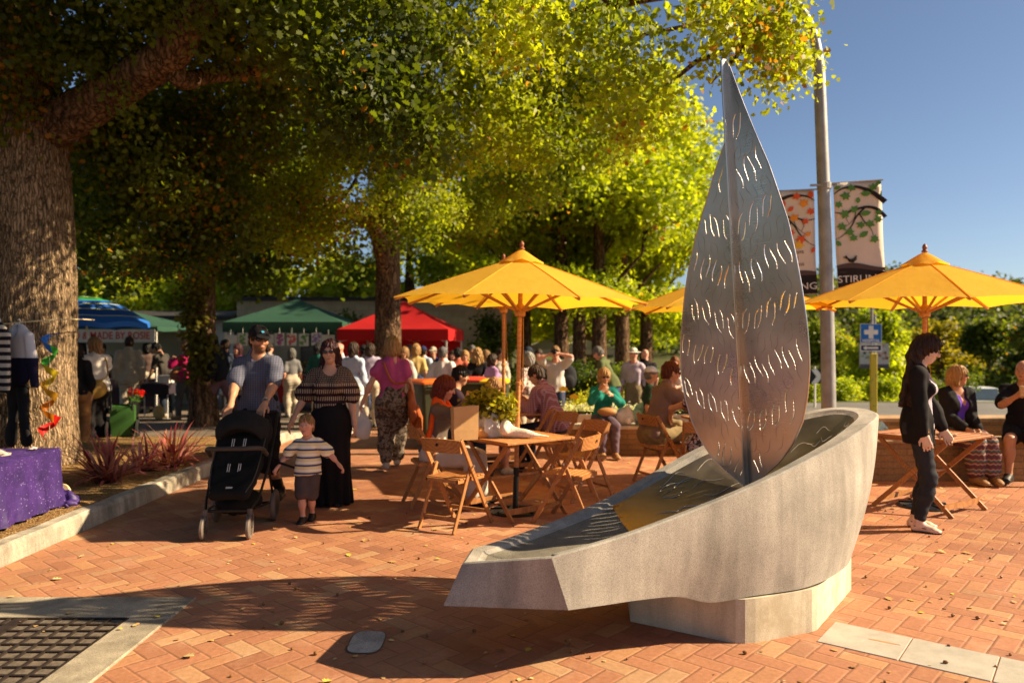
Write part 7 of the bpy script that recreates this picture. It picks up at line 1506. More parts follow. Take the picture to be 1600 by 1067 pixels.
for s in (-1, 1):
    for (yy, r, w_, xx, nm) in ((.40, .098, .036, .205, 'front'), (-.30, .145, .045, .285, 'rear')):
        m = MB(); m.lathe([(r*.66, -w_/2), (r*.92, -w_/2), (r, -w_*.25), (r, w_*.25), (r*.92, w_/2), (r*.66, w_/2), (r*.66, -w_/2)], (s*xx, yy, r), 26, Matrix.Rotation(R(90), 4, 'Y')); wh = m.build('wheel', GREYP, st_, True, sharp=.7)
        m = MB(); m.lathe([(0, -.014), (r*.22, -.016), (r*.22, .016), (0, .014)], (s*xx, yy, r), 12, Matrix.Rotation(R(90), 4, 'Y'))
        for k in range(5): a = 2*PI*k/5+.3; m.bar((s*xx, yy, r), (s*xx, yy+r*.7*math.cos(a), r+r*.7*math.sin(a)), .016, .012, (1, 0, 0))
        m.build('rim', mat('rim_dark', (.05, .045, .04), .4, .4), wh)
    m = MB(); m.tube([(s*.20, .36, .25), (s*.205, .365, .17)], .026, 10); m.bar((s*.205-.026, .37, .20), (s*.205-.026, .40, .098), .012, .03); m.bar((s*.205+.026, .37, .20), (s*.205+.026, .40, .098), .012, .03); m.build('fork', mat('fork_grey', (.09, .075, .065), .45), st_)
m = MB()
for s in (-1, 1): m.tube([(s*(float(np.interp(t, [0, .2, .45, .7, 1], [.14, .20, .20, .185, .13]))+.03), float(pth(t)[0])+.045, float(pth(t)[1])+.022) for t in np.linspace(.06, 1, 16)], .006, 5)
m.build('piping', mat('piping_grey', (.05, .042, .036), .6), st_, True)
m = MB()
for x, y0, z0 in ((-.055, -.055, .80), (.055, -.055, .80), (-.05, .12, .60), (.05, .12, .60)): m.bar((x-.008, y0, z0), (x-.004, y0+.035, z0-.065), .006, .003, (0, 1, 1)); m.bar((x+.010, y0, z0), (x+.014, y0+.035, z0-.065), .006, .003, (0, 1, 1))
m.build('harness_strap', mat('strap_white', (.62, .58, .52), .5), st_)
m = MB(); m.prism([(-.03, -.008), (.03, -.006), (.034, .008), (-.026, .010)], 0, .003, frame_matrix((0, .325, .425), (-1, 0, 0), (0, -.55, .83))); m.build('maker_badge', mat('badge_grey', (.45, .40, .35)), st_)
m = MB(); m.tube([(-.27, -.24, .60), (-.36, -.16, .56), (-.52, -.20, .50)], .012, 6); m.tube([(-.50, -.23, .505), (-.56, -.19, .49)], .018, 8); m.build('side_strap', BLK, st_)

st_.scale = (.88, .95, .955)
# woman in pink walking away, with her bags
pk, JP = person('blond woman in a pink top and camouflage trousers walking away', (-1.50, 9.6, 0), 6, H=1.66, w=1.16, sex='f', vox=.010, top=T_(cloth('pink_knit', (.50, .085, .22)), sleeve=.35, flare=.02, hem=.06, neck=.07, off=.018), bottom=dict(mat=cloth('camo_print', (.060, .045, .032), .1, 'camo', 22, (.17, .12, .09), (.30, .25, .20)), len=1.82, off=.030, off2=.045, wr=.014), shoes=dict(mat=SHOEW), hair=('puffy', 'blond'), lh=(-.40, .0, .86), rh=(.30, .10, .82), curl=.9, rf=(.05, .30, .075, 0), lf=(-.07, -.12, .12, 4, -.4), head=(0, 4, 0))
w_ = wpt(JP, JP['WL']+np.array([0, .02, -.09]))
sdf_thing('plastic_bag', (-.18, -.16, -.42), (.18, .16, .05), .010, lambda D: (D.ell((0, 0, -.26), (.10, .08, .13), None, .03), D.cone((0, 0, 0), (-.05, 0, -.18), .012, .03, .03), D.cone((0, 0, 0), (.05, 0, -.18), .012, .03, .03), D.wrinkle(.014, 50, 4)), PLAS, w_, 'white plastic bag hanging from the hand of the woman in pink', 'plastic bag')
hb = empty('shoulder_bag', wpt(JP, JP['P']+np.array([.24, -.06, -.02])), R(6), 'burnt orange leather shoulder bag of the woman in pink', 'shoulder bag'); LEA = mat('orange_leather', (.40, .10, .02), .5, 0, .2)
D = SDF((-.2, -.16, -.36), (.2, .16, .3), .010); D.cone((0, 0, .06), (.03, .0, -.20), .075, .105, .03, (1, 0, 0), .6); D.wrinkle(.014, 40, 6, (1, 1, .3)); D.build('bag', LEA, hb)
m = MB(); a0 = JP['P']+np.array([.24, -.06, -.02]); pts = [np.array([0, 0, .1]), JP['WR']*0+np.array([-.03, -.10, .24]), JP['N']-a0+np.array([.02, -.135, -.26]), JP['N']-a0+np.array([-.09, -.095, -.04]), JP['N']-a0+np.array([-.10, .0, .0])]; m.tube([tuple(p) for p in catmull(pts, 6)], .014, 6); m.build('strap', LEA, hb)
m = MB(); m.tube([(.06, -.02, -.05), (.10, -.03, -.2), (.09, -.02, -.40)], [.03, .045, .05], 8); m.build('fringe', LEA, hb, True)
# seated at the tables
person('red haired woman in grey with an orange scarf eating at the table', (-.76, 7.60, 0), -96, H=1.60, w=1.10, sex='f', vox=.009, seat=.58, skin='pink', rf=(.10, .44, .10), lf=(-.10, .50, .10), top=T_(cloth('grey_marl', (.13, .095, .075), .2), sleeve=1.85, hem=.0, neck=.07), bottom=dict(mat=cloth('stone_trousers', (.50, .42, .36), .06), len=1.88, off=.03, off2=.04), shoes=dict(mat=SHOEB), hair=('bob', 'red'), head=(0, 12, 0), rh=(.02, .36, 1.15), lh=(-.10, .40, 1.05), curl=1.2, lean=6, rpole=(.8, -.1, -.8), lpole=(-.8, 0, -.8))
sc = SDF((-.3, -.3, -.7), (.3, .3, .2), .012); sc.cone((-.09, .02, .0), (-.02, .12, -.10), .045, .045, .04); sc.cone((.09, .02, 0), (.02, .12, -.10), .045, .045, .04); sc.cone((-.09, -.04, .02), (.09, -.04, .02), .05, .05, .04); sc.cone((-.13, -.05, -.03), (-.10, -.13, -.58), .05, .06, .04, (0, 1, 0), .45); sc.cone((.12, -.04, -.03), (.15, -.10, -.30), .05, .055, .04, (0, 1, 0), .45); sc.wrinkle(.012, 40, 3)
o = sc.build('scarf', cloth('orange_scarf', (.75, .10, .015))); o.location = (-.70, 7.60, .985); o.rotation_euler.z = R(-96); tag(o, 'bright orange scarf draped round the red haired woman', 'scarf')
SIT = dict(seat=.58, rf=(.12, .40, .085), lf=(-.12, .44, .085))
P_('seated dark haired man in a dark purple jumper behind the red haired woman', 697, 9.25, -82, H=1.68, vox=.011, skin='tan', top=T_(cloth('aubergine_knit', (.035, .018, .030)), sleeve=1.9), bottom=dict(mat=DEND), shoes=dict(mat=SHOEB), hair=('short', 'dark'), lean=14, rh=(.15, .42, .92), lh=(-.12, .45, .92), **SIT)
P_('fair haired boy with his head bowed beside the potted flowers', 748, 9.3, -70, H=1.42, vox=.010, skin='pink', hs=1.12, top=T_(WHT, sleeve=.6, collar=1), bottom=dict(mat=DEN, len=1.0, kind='shorts'), shoes=dict(mat=SHOEW), hair=('short', 'fair'), head=(0, 32, 0), lean=12, seat=.66, rf=(.1, .40, .08), lf=(-.1, .42, .08))
P_('heavy man in a red checked shirt seated with his back to us', 866, 9.62, 62, H=1.70, w=1.22, vox=.010, skin='tan', top=T_(cloth('red_check', (.20, .055, .075), .1, 'plaid', 44, (.42, .30, .34), None, .8), sleeve=1.85, hem=-.10, off=.022), bottom=dict(mat=DEND), shoes=dict(mat=SHOEB), hair=('short', 'brown'), lean=20, head=(10, 14, 0), rh=(.12, .42, .86), lh=(-.12, .42, .88), **SIT)
te, JT = P_('woman in a teal cardigan and sunglasses eating on the planter wall', 943, 10.88, 184, H=1.52, w=1.06, sex='f', vox=.010, skin='tan', seat=.60, rf=(.10, .46, .10), lf=(-.10, .44, .10), top=T_(cloth('teal_knit', (.015, .20, .16)), name='cardigan', sleeve=1.75, neck=.075, nd=1.5), bottom=dict(mat=cloth('mauve_denim', (.12, .085, .115)), len=1.9), shoes=dict(mat=SHOET), hair=('puffy', 'blond'), glasses=('sun', LENS), head=(6, 10, 0), rh=(.10, .26, 1.10), lh=(-.08, .28, 1.0), rcurl=1.1, curl=.9, rpole=(.7, -.2, -.9), lpole=(-.8, -.2, -.8))
sdf_thing('handbag', (-.2, -.15, -.1), (.2, .15, .16), .010, lambda D: (D.ell((0, 0, .03), (.135, .07, .06), None, .02), D.cone((.1, 0, .06), (.05, .05, .12), .008, .008, .01)), mat('tan_leather', (.40, .20, .07), .5), wpt(JT, JT['P']+np.array([0, .26, .09])), 'tan leather handbag on the lap of the woman in teal', 'handbag')
ta, JTa = P_('broad young man in a taupe tee and cargo shorts seated at a table', 1024, 8.86, -74, H=1.78, w=1.14, vox=.009, skin='tan', seat=.56, rf=(.16, .36, .085), lf=(-.16, .46, .085), top=T_(cloth('taupe_tee', (.21, .135, .115)), sleeve=.72, flare=.02, hem=-.06, neck=.062, off=.018), bottom=dict(kind='shorts', name='shorts', mat=KHAKI, len=.98, off=.034, off2=.045), shoes=dict(mat=SHOET), hair=('short', 'auburn'), glasses=('sun', LENS), head=(-8, 2, 0), lean=16, rh=(.10, .55, .84), lh=(-.18, .52, .86), curl=.8, rpole=(.9, 0, -.5))
P_('tanned person in a floral top seated with back to us, cut by the leaf edge', 1100, 8.2, -18, H=1.62, w=1.1, sex='f', vox=.011, skin='tan', top=T_(cloth('floral_top', (.04, .03, .03), .1, 'floral', 16, (.45, .38, .36), (.30, .08, .08)), sleeve=.1), bottom=dict(mat=cloth('floral_skirt', (.05, .04, .04), .1, 'floral', 14, (.5, .42, .40), (.3, .1, .1))), shoes=dict(mat=SHOET), hair=('bob', 'brown'), lh=(-.42, .35, .82), rh=(.2, .4, .86), lpole=(-1, -.2, .1), **SIT)
P_('man in a white cap and dark green shirt seated behind the taupe tee man', 1016, 10.95, -95, H=1.55, vox=.011, skin='tan', top=T_(cloth('bottle_green', (.02, .045, .025)), sleeve=.6), bottom=dict(mat=KHAKI), shoes=dict(mat=SHOEB), hair=('short', 'grey'), hat=('cap', WHT), seat=.60, rf=(.12, .44, .1), lf=(-.12, .44, .1))
# behind the planter
BK = 'shoppers standing behind the garden tables'
P_('stooped grey haired man in an olive jumper bending over the plants', 958, 13.2, 60, H=1.60, grp=BK, vox=.012, skin='pink', top=T_(cloth('olive_knit', (.10, .115, .045)), sleeve=1.9, hem=-.06), bottom=dict(mat=DEN), shoes=dict(mat=SHOEB), hair=('short', 'grey'), lean=24, head=(0, 20, 0))
P_('man in a pale straw hat and lavender shirt behind the taupe tee man', 990, 13.4, 165, H=1.50, grp=BK, vox=.012, skin='pink', top=T_(cloth('lavender_shirt', (.46, .38, .45)), sleeve=1.6, hem=.05), bottom=dict(mat=cloth('stone_drill', (.24, .18, .10))), shoes=dict(mat=SHOEB), hair=('short', 'grey'), hat=('hat', mat('straw', (.70, .62, .50), .8), .15, BLK))
P_('bald man in black half hidden behind the straw hat wearer', 1008, 14.0, 10, H=1.48, grp=BK, vox=.013, skin='pink', top=T_(BLK, sleeve=.7), bottom=dict(mat=BLK), shoes=dict(mat=SHOEB), hair=('bald', 'grey'))
P_('ginger woman in a pale top and black skirt at the leaf edge', 1054, 13.0, 170, H=1.36, w=1.05, sex='f', grp=BK, vox=.012, skin='pink', top=T_(cloth('pale_print', (.58, .52, .48), .1, 'spots', 40, (.35, .3, .3)), sleeve=1.2), bottom=dict(kind='skirt', name='skirt', mat=BLK), shoes=dict(mat=SHOEB), hair=('bob', 'ginger'), rh=(.15, .2, 1.0), lh=(-.05, .24, 1.1))
ph, JPh = P_('photographer in a pale tee with elbows raised to the camera', 868, 12.9, 172, H=1.54, grp=BK, vox=.011, skin='pink', top=T_(cloth('pale_tee', (.52, .48, .44), .05), sleeve=.75, flare=.015, hem=-.06), bottom=dict(mat=DEN), shoes=dict(mat=SHOEB), hair=('short', 'fair'), rh=(.07, .21, 1.60), lh=(-.07, .21, 1.61), rpole=(1, .25, -.15), lpole=(-1, .25, .1), curl=1.0)
m = MB(); m.box((-.065, -.03, -.042), (.065, .03, .042), None, .012); m.lathe([(.034, 0), (.036, .06), (.030, .065), (0, .06)], (0, .025, 0), 14, Matrix.Rotation(R(-90), 4, 'X')); m.box((-.025, -.025, .04), (.025, .02, .06), None, .006); o = m.build('camera_body', mat('camera_black', (.012, .012, .012), .4)); o.matrix_world = JPh['M'] @ Matrix.Translation(Vector(JPh['hp'](0, .16, .01))); tag(o, 'black camera held up to the eye of the photographer', 'camera')
sdf_thing('backpack', (-.2, -.2, -.3), (.2, .2, .3), .012, lambda D: (D.ell((0, 0, 0), (.15, .10, .22), None, .02), D.ell((0, -.09, -.06), (.10, .05, .10), None, .02)), cloth('pack_black', (.025, .025, .028)), wpt(JPh, JPh['N']+np.array([-.20, -.16, -.26])), 'dark backpack on the photographer shoulder', 'backpack')
P_('white haired woman in a floral blouse with her back half turned', 826, 12.1, 40, H=1.44, w=1.12, sex='f', grp=BK, vox=.011, skin='pink', top=T_(cloth('floral_blouse', (.55, .50, .44), .1, 'floral', 15, (.16, .12, .11), (.48, .22, .18)), sleeve=.9, hem=-.12, hemw=.03), bottom=dict(mat=BEIGE), shoes=dict(mat=SHOEW), hair=('puffy', 'white'))
P_('man in a dark cap and black tee behind the white haired woman', 826, 13.6, 150, H=1.52, grp=BK, vox=.013, skin='tan', top=T_(BLK, sleeve=.7), bottom=dict(mat=DEND), shoes=dict(mat=SHOEB), hair=('short', 'dark'), hat=('cap', DEND))
P_('bare headed woman in charcoal beside the dark capped man', 842, 14.0, 160, H=1.48, sex='f', grp=BK, vox=.013, skin='pink', top=T_(cloth('charcoal', (.05, .05, .05)), sleeve=.8), bottom=dict(mat=DEND), shoes=dict(mat=SHOEB), hair=('short', 'brown'))
# crowd by the gazebos
CR = 'market shoppers by the gazebos'
c_ = dict(grp=CR, vox=.013)
P_('short haired woman in a pale blue shirt and white trousers behind the mother', 552, 13.2, -20, H=1.60, sex='f', w=1.08, top=T_(WHTB, sleeve=1.5, hem=-.16, hemw=.03), bottom=dict(mat=WHT, len=1.85), shoes=dict(mat=SHOEW), hair=('bob', 'brown'), grp=CR, vox=.011, skin='fair', rh=(.26, .1, .8))
P_('bald man with a ginger fringe behind the mother', 531, 14.2, 150, H=1.60, skin='pink', top=T_(WHTB, sleeve=.8), bottom=dict(mat=BEIGE), shoes=dict(mat=SHOEB), hair=('bald', 'ginger'), **c_)
P_('man in a loose white shirt and dark shorts seen from behind', 592, 15.2, -12, H=1.68, skin='tan', top=T_(WHT, sleeve=.8, hem=-.14, hemw=.03, flare=.02), bottom=dict(kind='shorts', name='shorts', mat=NAVY, len=.95, off=.03), shoes=dict(mat=SHOEB), hair=('short', 'brown'), **c_)
P_('blond woman in a straw yellow top and denim shorts beside the orange bag', 650, 15.4, 10, H=1.56, sex='f', skin='tan', top=T_(cloth('straw_top', (.52, .36, .13)), sleeve=.7), bottom=dict(kind='shorts', name='shorts', mat=DEN, len=.6, off=.03), shoes=dict(mat=SHOET), hair=('puffy', 'blond'), **c_)
P_('man in a navy cap and pale blue shirt at the red gazebo', 661, 16.2, -10, H=1.52, skin='tan', top=T_(WHTB, sleeve=.8, hem=-.08), bottom=dict(mat=DEND), shoes=dict(mat=SHOEB), hair=('short', 'dark'), hat=('cap', NAVY), **c_)
P_('man in a navy polo and beige cap at the red gazebo', 677, 17.0, 160, H=1.50, skin='tan', top=T_(NAVY, sleeve=.8), bottom=dict(mat=BEIGE), shoes=dict(mat=SHOEB), hair=('short', 'grey'), hat=('cap', BEIGE), **c_)
P_('broad man in a white shirt and grey cap with his back to us', 692, 13.0, -15, H=1.52, w=1.2, skin='pink', top=T_(WHT, sleeve=.9, hem=-.1, flare=.02), bottom=dict(mat=BEIGE), shoes=dict(mat=SHOEB), hair=('short', 'grey'), hat=('cap', cloth('cap_grey', (.12, .12, .13))), **c_)
P_('blond woman in a yellow blouse facing us near the bins', 726, 14.6, 190, H=1.44, sex='f', skin='pink', top=T_(cloth('yellow_blouse', (.55, .42, .03)), sleeve=.9), bottom=dict(mat=DEN), shoes=dict(mat=SHOEB), hair=('puffy', 'blond'), **c_)
P_('long haired blond woman in black seen from behind near the bins', 746, 14.0, 10, H=1.50, sex='f', skin='pink', top=T_(BLK, sleeve=1.9), bottom=dict(mat=BLK), shoes=dict(mat=SHOEB), hair=('long', 'blond', .14), **c_)
P_('pale dressed woman partly hidden by the long haired blonde', 759, 15.2, 40, H=1.44, sex='f', skin='pink', top=T_(cloth('blush_top', (.62, .48, .42)), sleeve=1.2), bottom=dict(mat=BEIGE), shoes=dict(mat=SHOEB), hair=('puffy', 'fair'), **c_)
P_('brown haired woman in a lilac tee behind the yellow lidded bin', 769, 13.4, -60, H=1.40, sex='f', w=1.12, skin='pink', top=T_(cloth('lilac_tee', (.40, .22, .42)), sleeve=.8), bottom=dict(mat=DEN), shoes=dict(mat=SHOEB), hair=('bob', 'brown'), **c_)
for i, (px, Y, H, face, cc, hc, lb, hst) in enumerate([(708, 16.6, 1.42, 170, (.45, .08, .06), 'brown', 'woman in a red tee in the crowd behind the grey capped man', 'bob'), (640, 17.6, 1.55, 30, (.30, .22, .30), 'grey', 'grey haired woman in mauve at the red gazebo table', 'puffy'), (568, 16.4, 1.55, 20, (.05, .04, .045), 'dark', 'dark haired man in black with a rucksack under the red gazebo', 'short'), (497, 16.8, 1.58, -10, (.02, .10, .085), 'dark', 'dark haired woman in a deep teal top behind the mother', 'bob'), (372, 16.6, 1.56, 150, (.10, .02, .05), 'burg', 'dark red haired girl beside the green gazebo pole', 'bob'), (130, 17.2, 1.62, 170, (.02, .018, .02), 'dark', 'stall keeper in black under the lettered banner', 'bob'), (160, 17.6, 1.58, 190, (.04, .03, .03), 'brown', 'second stall keeper in brown deep in the first stall', 'short')]):
    P_(lb, px, Y, face, H=H, sex='f' if hst != 'short' else 'm', skin='pink', top=T_(cloth('crowd_top_%d' % i, cc), sleeve=[.8, 1.8][i % 2]), bottom=dict(mat=[DEND, BLK, DEN, BEIGE][i % 4]), shoes=dict(mat=SHOEB), hair=(hst, hc), **c_)
for i, (px, Y, H, face, cc, hc, lb, hst) in enumerate([(606, 16.0, 1.56, 20, (.10, .14, .24), 'brown', 'woman in a faded blue tee deep in the crowd left of the orange bag', 'bob'), (632, 15.0, 1.50, 170, (.55, .50, .44), 'fair', 'fair haired woman in cream facing us behind the pink top', 'puffy'), (715, 14.2, 1.50, 20, (.42, .10, .06), 'dark', 'dark haired man in a rust tee behind the red lidded bin', 'short'), (738, 16.4, 1.54, 180, (.12, .22, .12), 'grey', 'man in a leaf green shirt at the back of the crowd', 'short'), (578, 14.4, 1.58, 10, (.36, .30, .40), 'brown', 'woman in pale mauve behind the mother shoulder', 'bob'), (782, 15.8, 1.46, 200, (.50, .44, .36), 'brown', 'woman in oatmeal linen left of the umbrella pole', 'bob'), (420, 17.0, 1.58, -30, (.30, .26, .24), 'brown', 'man in a stone shirt at the green gazebo behind the father', 'short'), (230, 17.6, 1.60, 30, (.10, .06, .05), 'dark', 'woman in dark brown at the end of the first stall', 'bob')]):
    P_(lb, px, Y, face, H=H, sex='f' if hst != 'short' else 'm', skin=['pink', 'tan'][i % 2], top=T_(cloth('market_top_%d' % i, cc), sleeve=[.8, 1.8][i % 2]), bottom=dict(mat=[DEN, BEIGE, DEND][i % 3]), shoes=dict(mat=SHOEB), hair=(hst, hc), **c_)
gw, JG = P_('small grey haired woman in a grey vest with an orange handbag', 456, 16.6, 30, H=1.46, sex='f', skin='pink', top=T_(cloth('vest_grey', (.16, .15, .15), .1), sleeve=.7), bottom=dict(mat=BEIGE, off=.03), shoes=dict(mat=SHOEW), hair=('puffy', 'grey'), rh=(.30, .12, .85), **c_)
sdf_thing('orange_handbag', (-.3, -.2, -.5), (.3, .2, .05), .014, lambda D: (D.ell((0, 0, -.26), (.22, .10, .13), None, .02), D.cone((-.10, 0, -.17), (0, 0, -.0), .012, .012, .01), D.cone((.10, 0, -.17), (0, 0, 0), .012, .012, .01)), mat('orange_bag', (.70, .14, .015), .5), wpt(JG, JG['WR']+np.array([0, .03, -.07])), 'bright orange handbag carried by the small grey haired woman', 'handbag')
# left side
LF = 'market shoppers in the shade at the left'
P_('man in a black jacket and mauve trousers striding left in blue trainers', 345, 14.9, 82, H=1.80, w=1.05, grp=LF, vox=.011, skin='tan', lean=12, top=T_(cloth('black_jacket', (.010, .010, .012)), name='jacket', sleeve=1.95, hem=-.10, off=.03), bottom=dict(mat=cloth('mauve_track', (.12, .065, .085)), len=1.9, off=.032, off2=.03), shoes=dict(mat=mat('trainer_blue', (.03, .24, .62), .5)), hair=('short', 'dark'), rf=(.06, -.42, .13, 0, -.5), lf=(-.06, .42, .09, 0, .1), head=(-30, 10, 0))
P_('person in blue jeans and tan shoes half hidden by the striding man', 352, 15.8, 80, H=1.66, grp=LF, vox=.013, skin='tan', top=T_(DEND, sleeve=1.9), bottom=dict(mat=DEN), shoes=dict(mat=mat('shoe_sand', (.45, .28, .12), .6)), hair=('short', 'brown'), rf=(.06, -.3, .1, 0, -.4), lf=(-.06, .35, .085))
mg, JMg = P_('curly haired woman in a magenta top and grey jeans lifting her hands', 290, 16.0, 70, H=1.62, sex='f', grp=LF, vox=.012, skin='pink', top=T_(cloth('magenta_knit', (.46, .012, .10)), sleeve=1.85, hem=-.06), bottom=dict(mat=cloth('grey_jeans', (.08, .08, .085)), len=1.9), shoes=dict(mat=SHOET), hair=('puffy', 'fair'), rh=(.1, .30, 1.32), lh=(-.1, .32, 1.34), rf=(.06, -.22, .085), lf=(-.06, .15, .08))
sdf_thing('shoulder_bag', (-.2, -.15, -.2), (.2, .15, .2), .013, lambda D: D.ell((0, 0, 0), (.15, .07, .13), None, .02), cloth('tapestry', (.20, .14, .05), .1, 'floral', 14, (.38, .06, .05), (.34, .3, .1)), wpt(JMg, JMg['P']+np.array([-.12, .12, .06])), 'tapestry shoulder bag of the woman in magenta', 'shoulder bag')
P_('man in a charcoal tee and jeans bending towards the display rack', 262, 16.5, 78, H=1.66, grp=LF, vox=.012, skin='tan', lean=22, top=T_(cloth('charcoal_tee', (.05, .042, .036)), sleeve=.8, hem=-.06), bottom=dict(mat=DEND), shoes=dict(mat=SHOEW), hair=('short', 'dark'), head=(0, 20, 0), rh=(.2, .35, .85), lh=(-.2, .35, .85))
P_('older man dressed all in beige looking into the first stall', 202, 15.8, 20, H=1.72, w=1.12, grp=LF, vox=.012, skin='tan', top=T_(BEIGE, name='shirt', sleeve=1.9, hem=-.12, off=.024), bottom=dict(mat=cloth('pale_slacks', (.38, .31, .22)), off=.03), shoes=dict(mat=SHOEB), hair=('short', 'brown'))
ww_, JW = person('woman in a loose white top and black trousers with an ochre bag', (-6.45, 11.9, 0), 55, H=1.68, w=1.08, sex='f', grp=None, vox=.010, skin='tan', top=T_(cloth('cream_top', (.66, .58, .50), .05), sleeve=.45, flare=.04, hem=-.04, hemw=.03, neck=.075, off=.03), bottom=dict(mat=BLK, len=1.9, off=.03), shoes=dict(mat=SHOEB), hair=('bob', 'fair'), lh=(-.30, .34, 1.08), rh=(.18, .38, 1.02), head=(15, 8, 0)) if False else person('woman in a loose white top and black trousers with an ochre bag', (-6.45, 11.9, 0), 55, H=1.68, w=1.08, sex='f', vox=.010, skin='tan', top=T_(cloth('cream_top', (.66, .58, .50), .05), sleeve=.45, flare=.04, hem=-.04, hemw=.03, neck=.075, off=.03), bottom=dict(mat=BLK, len=1.9, off=.03), shoes=dict(mat=SHOEB), hair=('bob', 'fair'), lh=(-.30, .34, 1.08), rh=(.18, .38, 1.02), head=(15, 8, 0))
ob = empty('shoulder_bag', wpt(JW, JW['P']+np.array([-.10, -.16, .02])), R(55), 'ochre shoulder bag with a long strap on the woman in white', 'shoulder bag'); OCH = mat('ochre_leather', (.30, .17, .03), .5)
D = SDF((-.25, -.15, -.25), (.25, .15, .2), .010); D.ell((0, 0, -.02), (.20, .06, .15), None, .02); D.wrinkle(.008, 30, 2); D.build('bag', OCH, ob); a0 = JW['P']+np.array([-.10, -.16, .02]); m = MB(); m.tube([tuple(p) for p in catmull([np.array([.1, -.02, .1]), JW['N']-a0+np.array([.10, -.16, -.28]), JW['N']-a0+np.array([.10, -.10, -.04]), JW['N']-a0+np.array([.10, .02, .0])], 6)], .013, 6); m.build('strap', OCH, ob)
P_('person in tan trousers and a black top half hidden behind the oak trunk', 119, 11.4, 20, H=1.60, sex='f', w=1.05, grp=LF, vox=.011, skin='tan', top=T_(BLK, sleeve=1.8, hem=-.1), bottom=dict(mat=cloth('tan_slacks', (.24, .11, .04)), off=.03), shoes=dict(mat=SHOEB), hair=('bob', 'dark'))
person('seated trader at the left edge with only a bare elbow showing', (-5.62, 7.75, .11), 160, H=1.66, vox=.011, skin='pink', top=T_(BLK, sleeve=.7), bottom=dict(mat=BLK), shoes=dict(mat=SHOEB), hair=('short', 'brown'), lh=(-.20, .26, .72), lpole=(-1, -.2, .2), **SIT)
m = MB(); m.box((-.22, -.22, .42), (.22, .22, .47), None, .01); o = m.build('stool', WOODR); 
for sx in (-.17, .17):
    for sy in (-.17, .17): m = MB(); m.bar((sx, sy, 0), (sx*.9, sy*.9, .42), .035, .035); m.build('leg', WOODR, o)
o.location = (-5.62, 7.75, .10); tag(o, 'plain wooden stool under the seated trader at the left edge', 'stool')
# right side
gi, JGi = person('young woman with long dark hair and glasses in a black cardigan, standing', (3.49, 6.58, 0), -120, H=1.68, w=.96, sex='f', vox=.008, skin='pale', top=T_(cloth('lilac_camisole', (.46, .40, .47)), name='camisole', sleeve=.0, hem=-.02, neck=.10, nd=1.7, nf=.07, off=.012), over=dict(name='cardigan', mat=BLK, sleeve=1.92, hem=-.16, hemw=.0, off=.022, open=.125, neck=.09, nd=1.2, flare=.006, wr=.009), bottom=dict(mat=cloth('charcoal_jeans', (.028, .028, .034), .2), len=1.86, off=.010, off2=.010, wr=.004), hair=('long', 'sable', .56, -.06), glasses=('spec', mat('frame_black', (.01, .01, .01), .3)), head=(0, 22, 0), rh=(.20, .06, .78), lh=(-.17, .20, .84), curl=.6, rf=(.09, .0, .075, -4), lf=(-.09, -.04, .075, 6))
for q, A, fd_ in ((1, JGi['AR'], JGi['FR']), (-1, JGi['AL'], JGi['FL'])):
    m = MB(); s = JGi['s']; sd_ = np.cross(fd_, np.array([0, 0, 1.])); b_ = A-np.array([0, 0, .072])*s
    m.grid([[tuple(b_-fd_*.055*s+fd_*.235*s*t+sd_*k*(.030+.012*math.sin(PI*t*.9+.3)) + np.array([0, 0, zz])) for t in np.linspace(0, 1, 9)] for k, zz in ((-1, .0), (-1, .008), (1, .008), (1, .0))], False)
    for k in (-1, 1): m.tube([tuple(A+sd_*k*.034-fd_*.03*s-np.array([0, 0, .02])), tuple(A+sd_*k*.036+fd_*.05*s-np.array([0, 0, .035])), tuple(A+fd_*.115*s-np.array([0, 0, .048])*s+sd_*k*.004)], .005, 5)
    m.tube([tuple(A+sd_*.034-fd_*.03*s-np.array([0, 0, .02])), tuple(A-fd_*.048*s-np.array([0, 0, .015])), tuple(A-sd_*.034-fd_*.03*s-np.array([0, 0, .02]))], .005, 5); m.build('sandal', SANDAL, gi)
m = MB(); q = JGi['WR']-nrm(JGi['WR']-JGi['ER'])*.02
for k in range(3): m.tube([tuple(q-nrm(JGi['WR']-JGi['ER'])*.014*k+.036*(np.array([1, 0, 0])*math.cos(a)+np.cross(nrm(JGi['WR']-JGi['ER']), np.array([1, 0, 0]))*math.sin(a))) for a in np.linspace(0, 2*PI, 17)], .004, 5)
o = m.build('bracelet', mat('gold', (.62, .36, .10), .3, .9)); o.matrix_world = JGi['M']; tag(o, 'gold bangles on the wrist of the young woman in black', 'bracelet')
bl, JBl = P_('blond woman in a black jacket and sunglasses seated on the brick wall', 1494, 8.98, 188, H=1.62, sex='f', vox=.009, skin='tan', seat=.615, rf=(.06, .40, .10, 10), lf=(-.14, .46, .11, -14), top=T_(cloth('violet_tee', (.12, .05, .42)), sleeve=.6, neck=.07, nd=1.3), over=dict(name='jacket', mat=cloth('black_fleece', (.014, .013, .014)), sleeve=1.92, hem=-.04, off=.030, open=.06, neck=.08, collar=1, flare=.012), bottom=dict(mat=cloth('patterned_pants', (.10, .04, .05), .1, 'zig', 9, (.34, .20, .14), (.06, .12, .12)), len=1.84, off=.04, off2=.045), shoes=dict(mat=SHOET), hair=('bob', 'blond'), glasses=('sun', LENS), head=(55, 2, 0), rh=(.10, .26, .68), lh=(-.08, .26, .66), curl=.8)
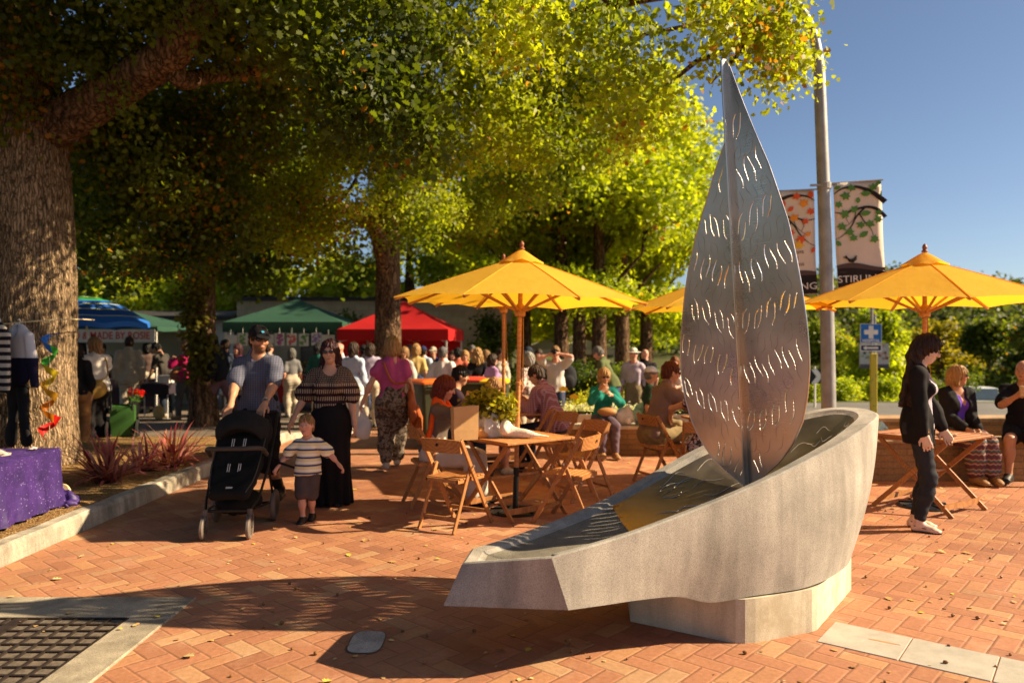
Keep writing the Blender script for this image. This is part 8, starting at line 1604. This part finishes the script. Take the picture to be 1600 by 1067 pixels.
cf, JC = P_('bald man in a black tee and shorts holding a coffee at the right edge', 1600, 8.95, 140, H=1.72, w=1.08, vox=.009, skin='tan', seat=.60, rf=(.10, .44, .10), lf=(-.22, .42, .10), top=T_(BLK, sleeve=.8, hem=-.05, flare=.015), bottom=dict(kind='shorts', name='shorts', mat=BLK, len=.62, off=.03), shoes=dict(mat=SANDAL), hair=('bald', 'brown'), head=(-12, 2, 0), rh=(.02, .36, 1.02), rcurl=1.2, rhd=(-.5, .6, .5, -.8, -.3, 0), rpole=(.8, -.1, -.9), lh=(-.25, .3, .75))
m = MB(); m.lathe([(0, -.05), (.028, -.05), (.036, .045), (.039, .046), (.039, .055), (.034, .062), (0, .060)], n=16); o = m.build('coffee_cup', mat('takeaway_cup', (.60, .42, .24), .5), None, True); o.matrix_world = JC['M'] @ Matrix.Translation(Vector(JC['WR']+np.array([-.06, .09, .05]))); tag(o, 'takeaway coffee cup in the hand of the bald man', 'coffee cup')

# ------------------------------------------------------------------ fallen leaves, acorns
rg = np.random.default_rng(77); V = []; F = []; C = []
for i in range(900):
    x, y = rg.uniform(-3.5, 6), 2.6+9*rg.random()**1.6
    if x < -1.95 and y < 4.8 and rg.random() < .5: y = rg.uniform(2.7, 4.8); z = .018
    else: z = .003
    if .4 < x < 2.3 and 4.0 < y < 5.3: continue
    s = rg.uniform(.006, .020) if rg.random() < .9 else rg.uniform(.02, .035); a = rg.uniform(0, 6.3); cu = rg.uniform(.1, .5); sh_p = OAK if s > .02 else SIX; b0 = len(V)
    c = np.array([[.45, .25, .09], [.58, .36, .14], [.30, .14, .05], [.62, .46, .20], [.5, .40, .06]][rg.integers(5)])
    for px_, py_ in sh_p: V.append((x+s*2*(px_*math.cos(a)-py_*math.sin(a)), y+s*2*(px_*math.sin(a)+py_*math.cos(a)), z+s*cu*(abs(py_)*2+px_**2))); C.append(c)
    F.append(tuple(range(b0, len(V))))
o = mk('fallen_leaves', V, F, vcol_mat('dry_leaf', .7, .2), None, False, np.array(C)); tag(o, kind='stuff')
m = MB(); rg2 = random.Random(31); AC = mat('acorn', (.20, .09, .03), .45, 0, .4, 9)
for i in range(170):
    x, y = rg2.uniform(-1.6, 4.6), 2.8+rg2.random()**1.5*4.5
    if .5 < x < 2.25 and 4.0 < y < 5.3: continue
    r = rg2.uniform(.006, .011); M = Matrix.Translation(Vector((x, y, r))) @ Matrix.Rotation(rg2.uniform(0, 6), 4, 'Z') @ Matrix.Rotation(R(80), 4, 'X'); m.lathe([(0, -r*1.3), (r*.8, -r*.8), (r, 0), (r*.8, r*.7), (0, r*1.4)], n=7, M=M)
o = m.build('acorns', AC, None, True); tag(o, kind='stuff')
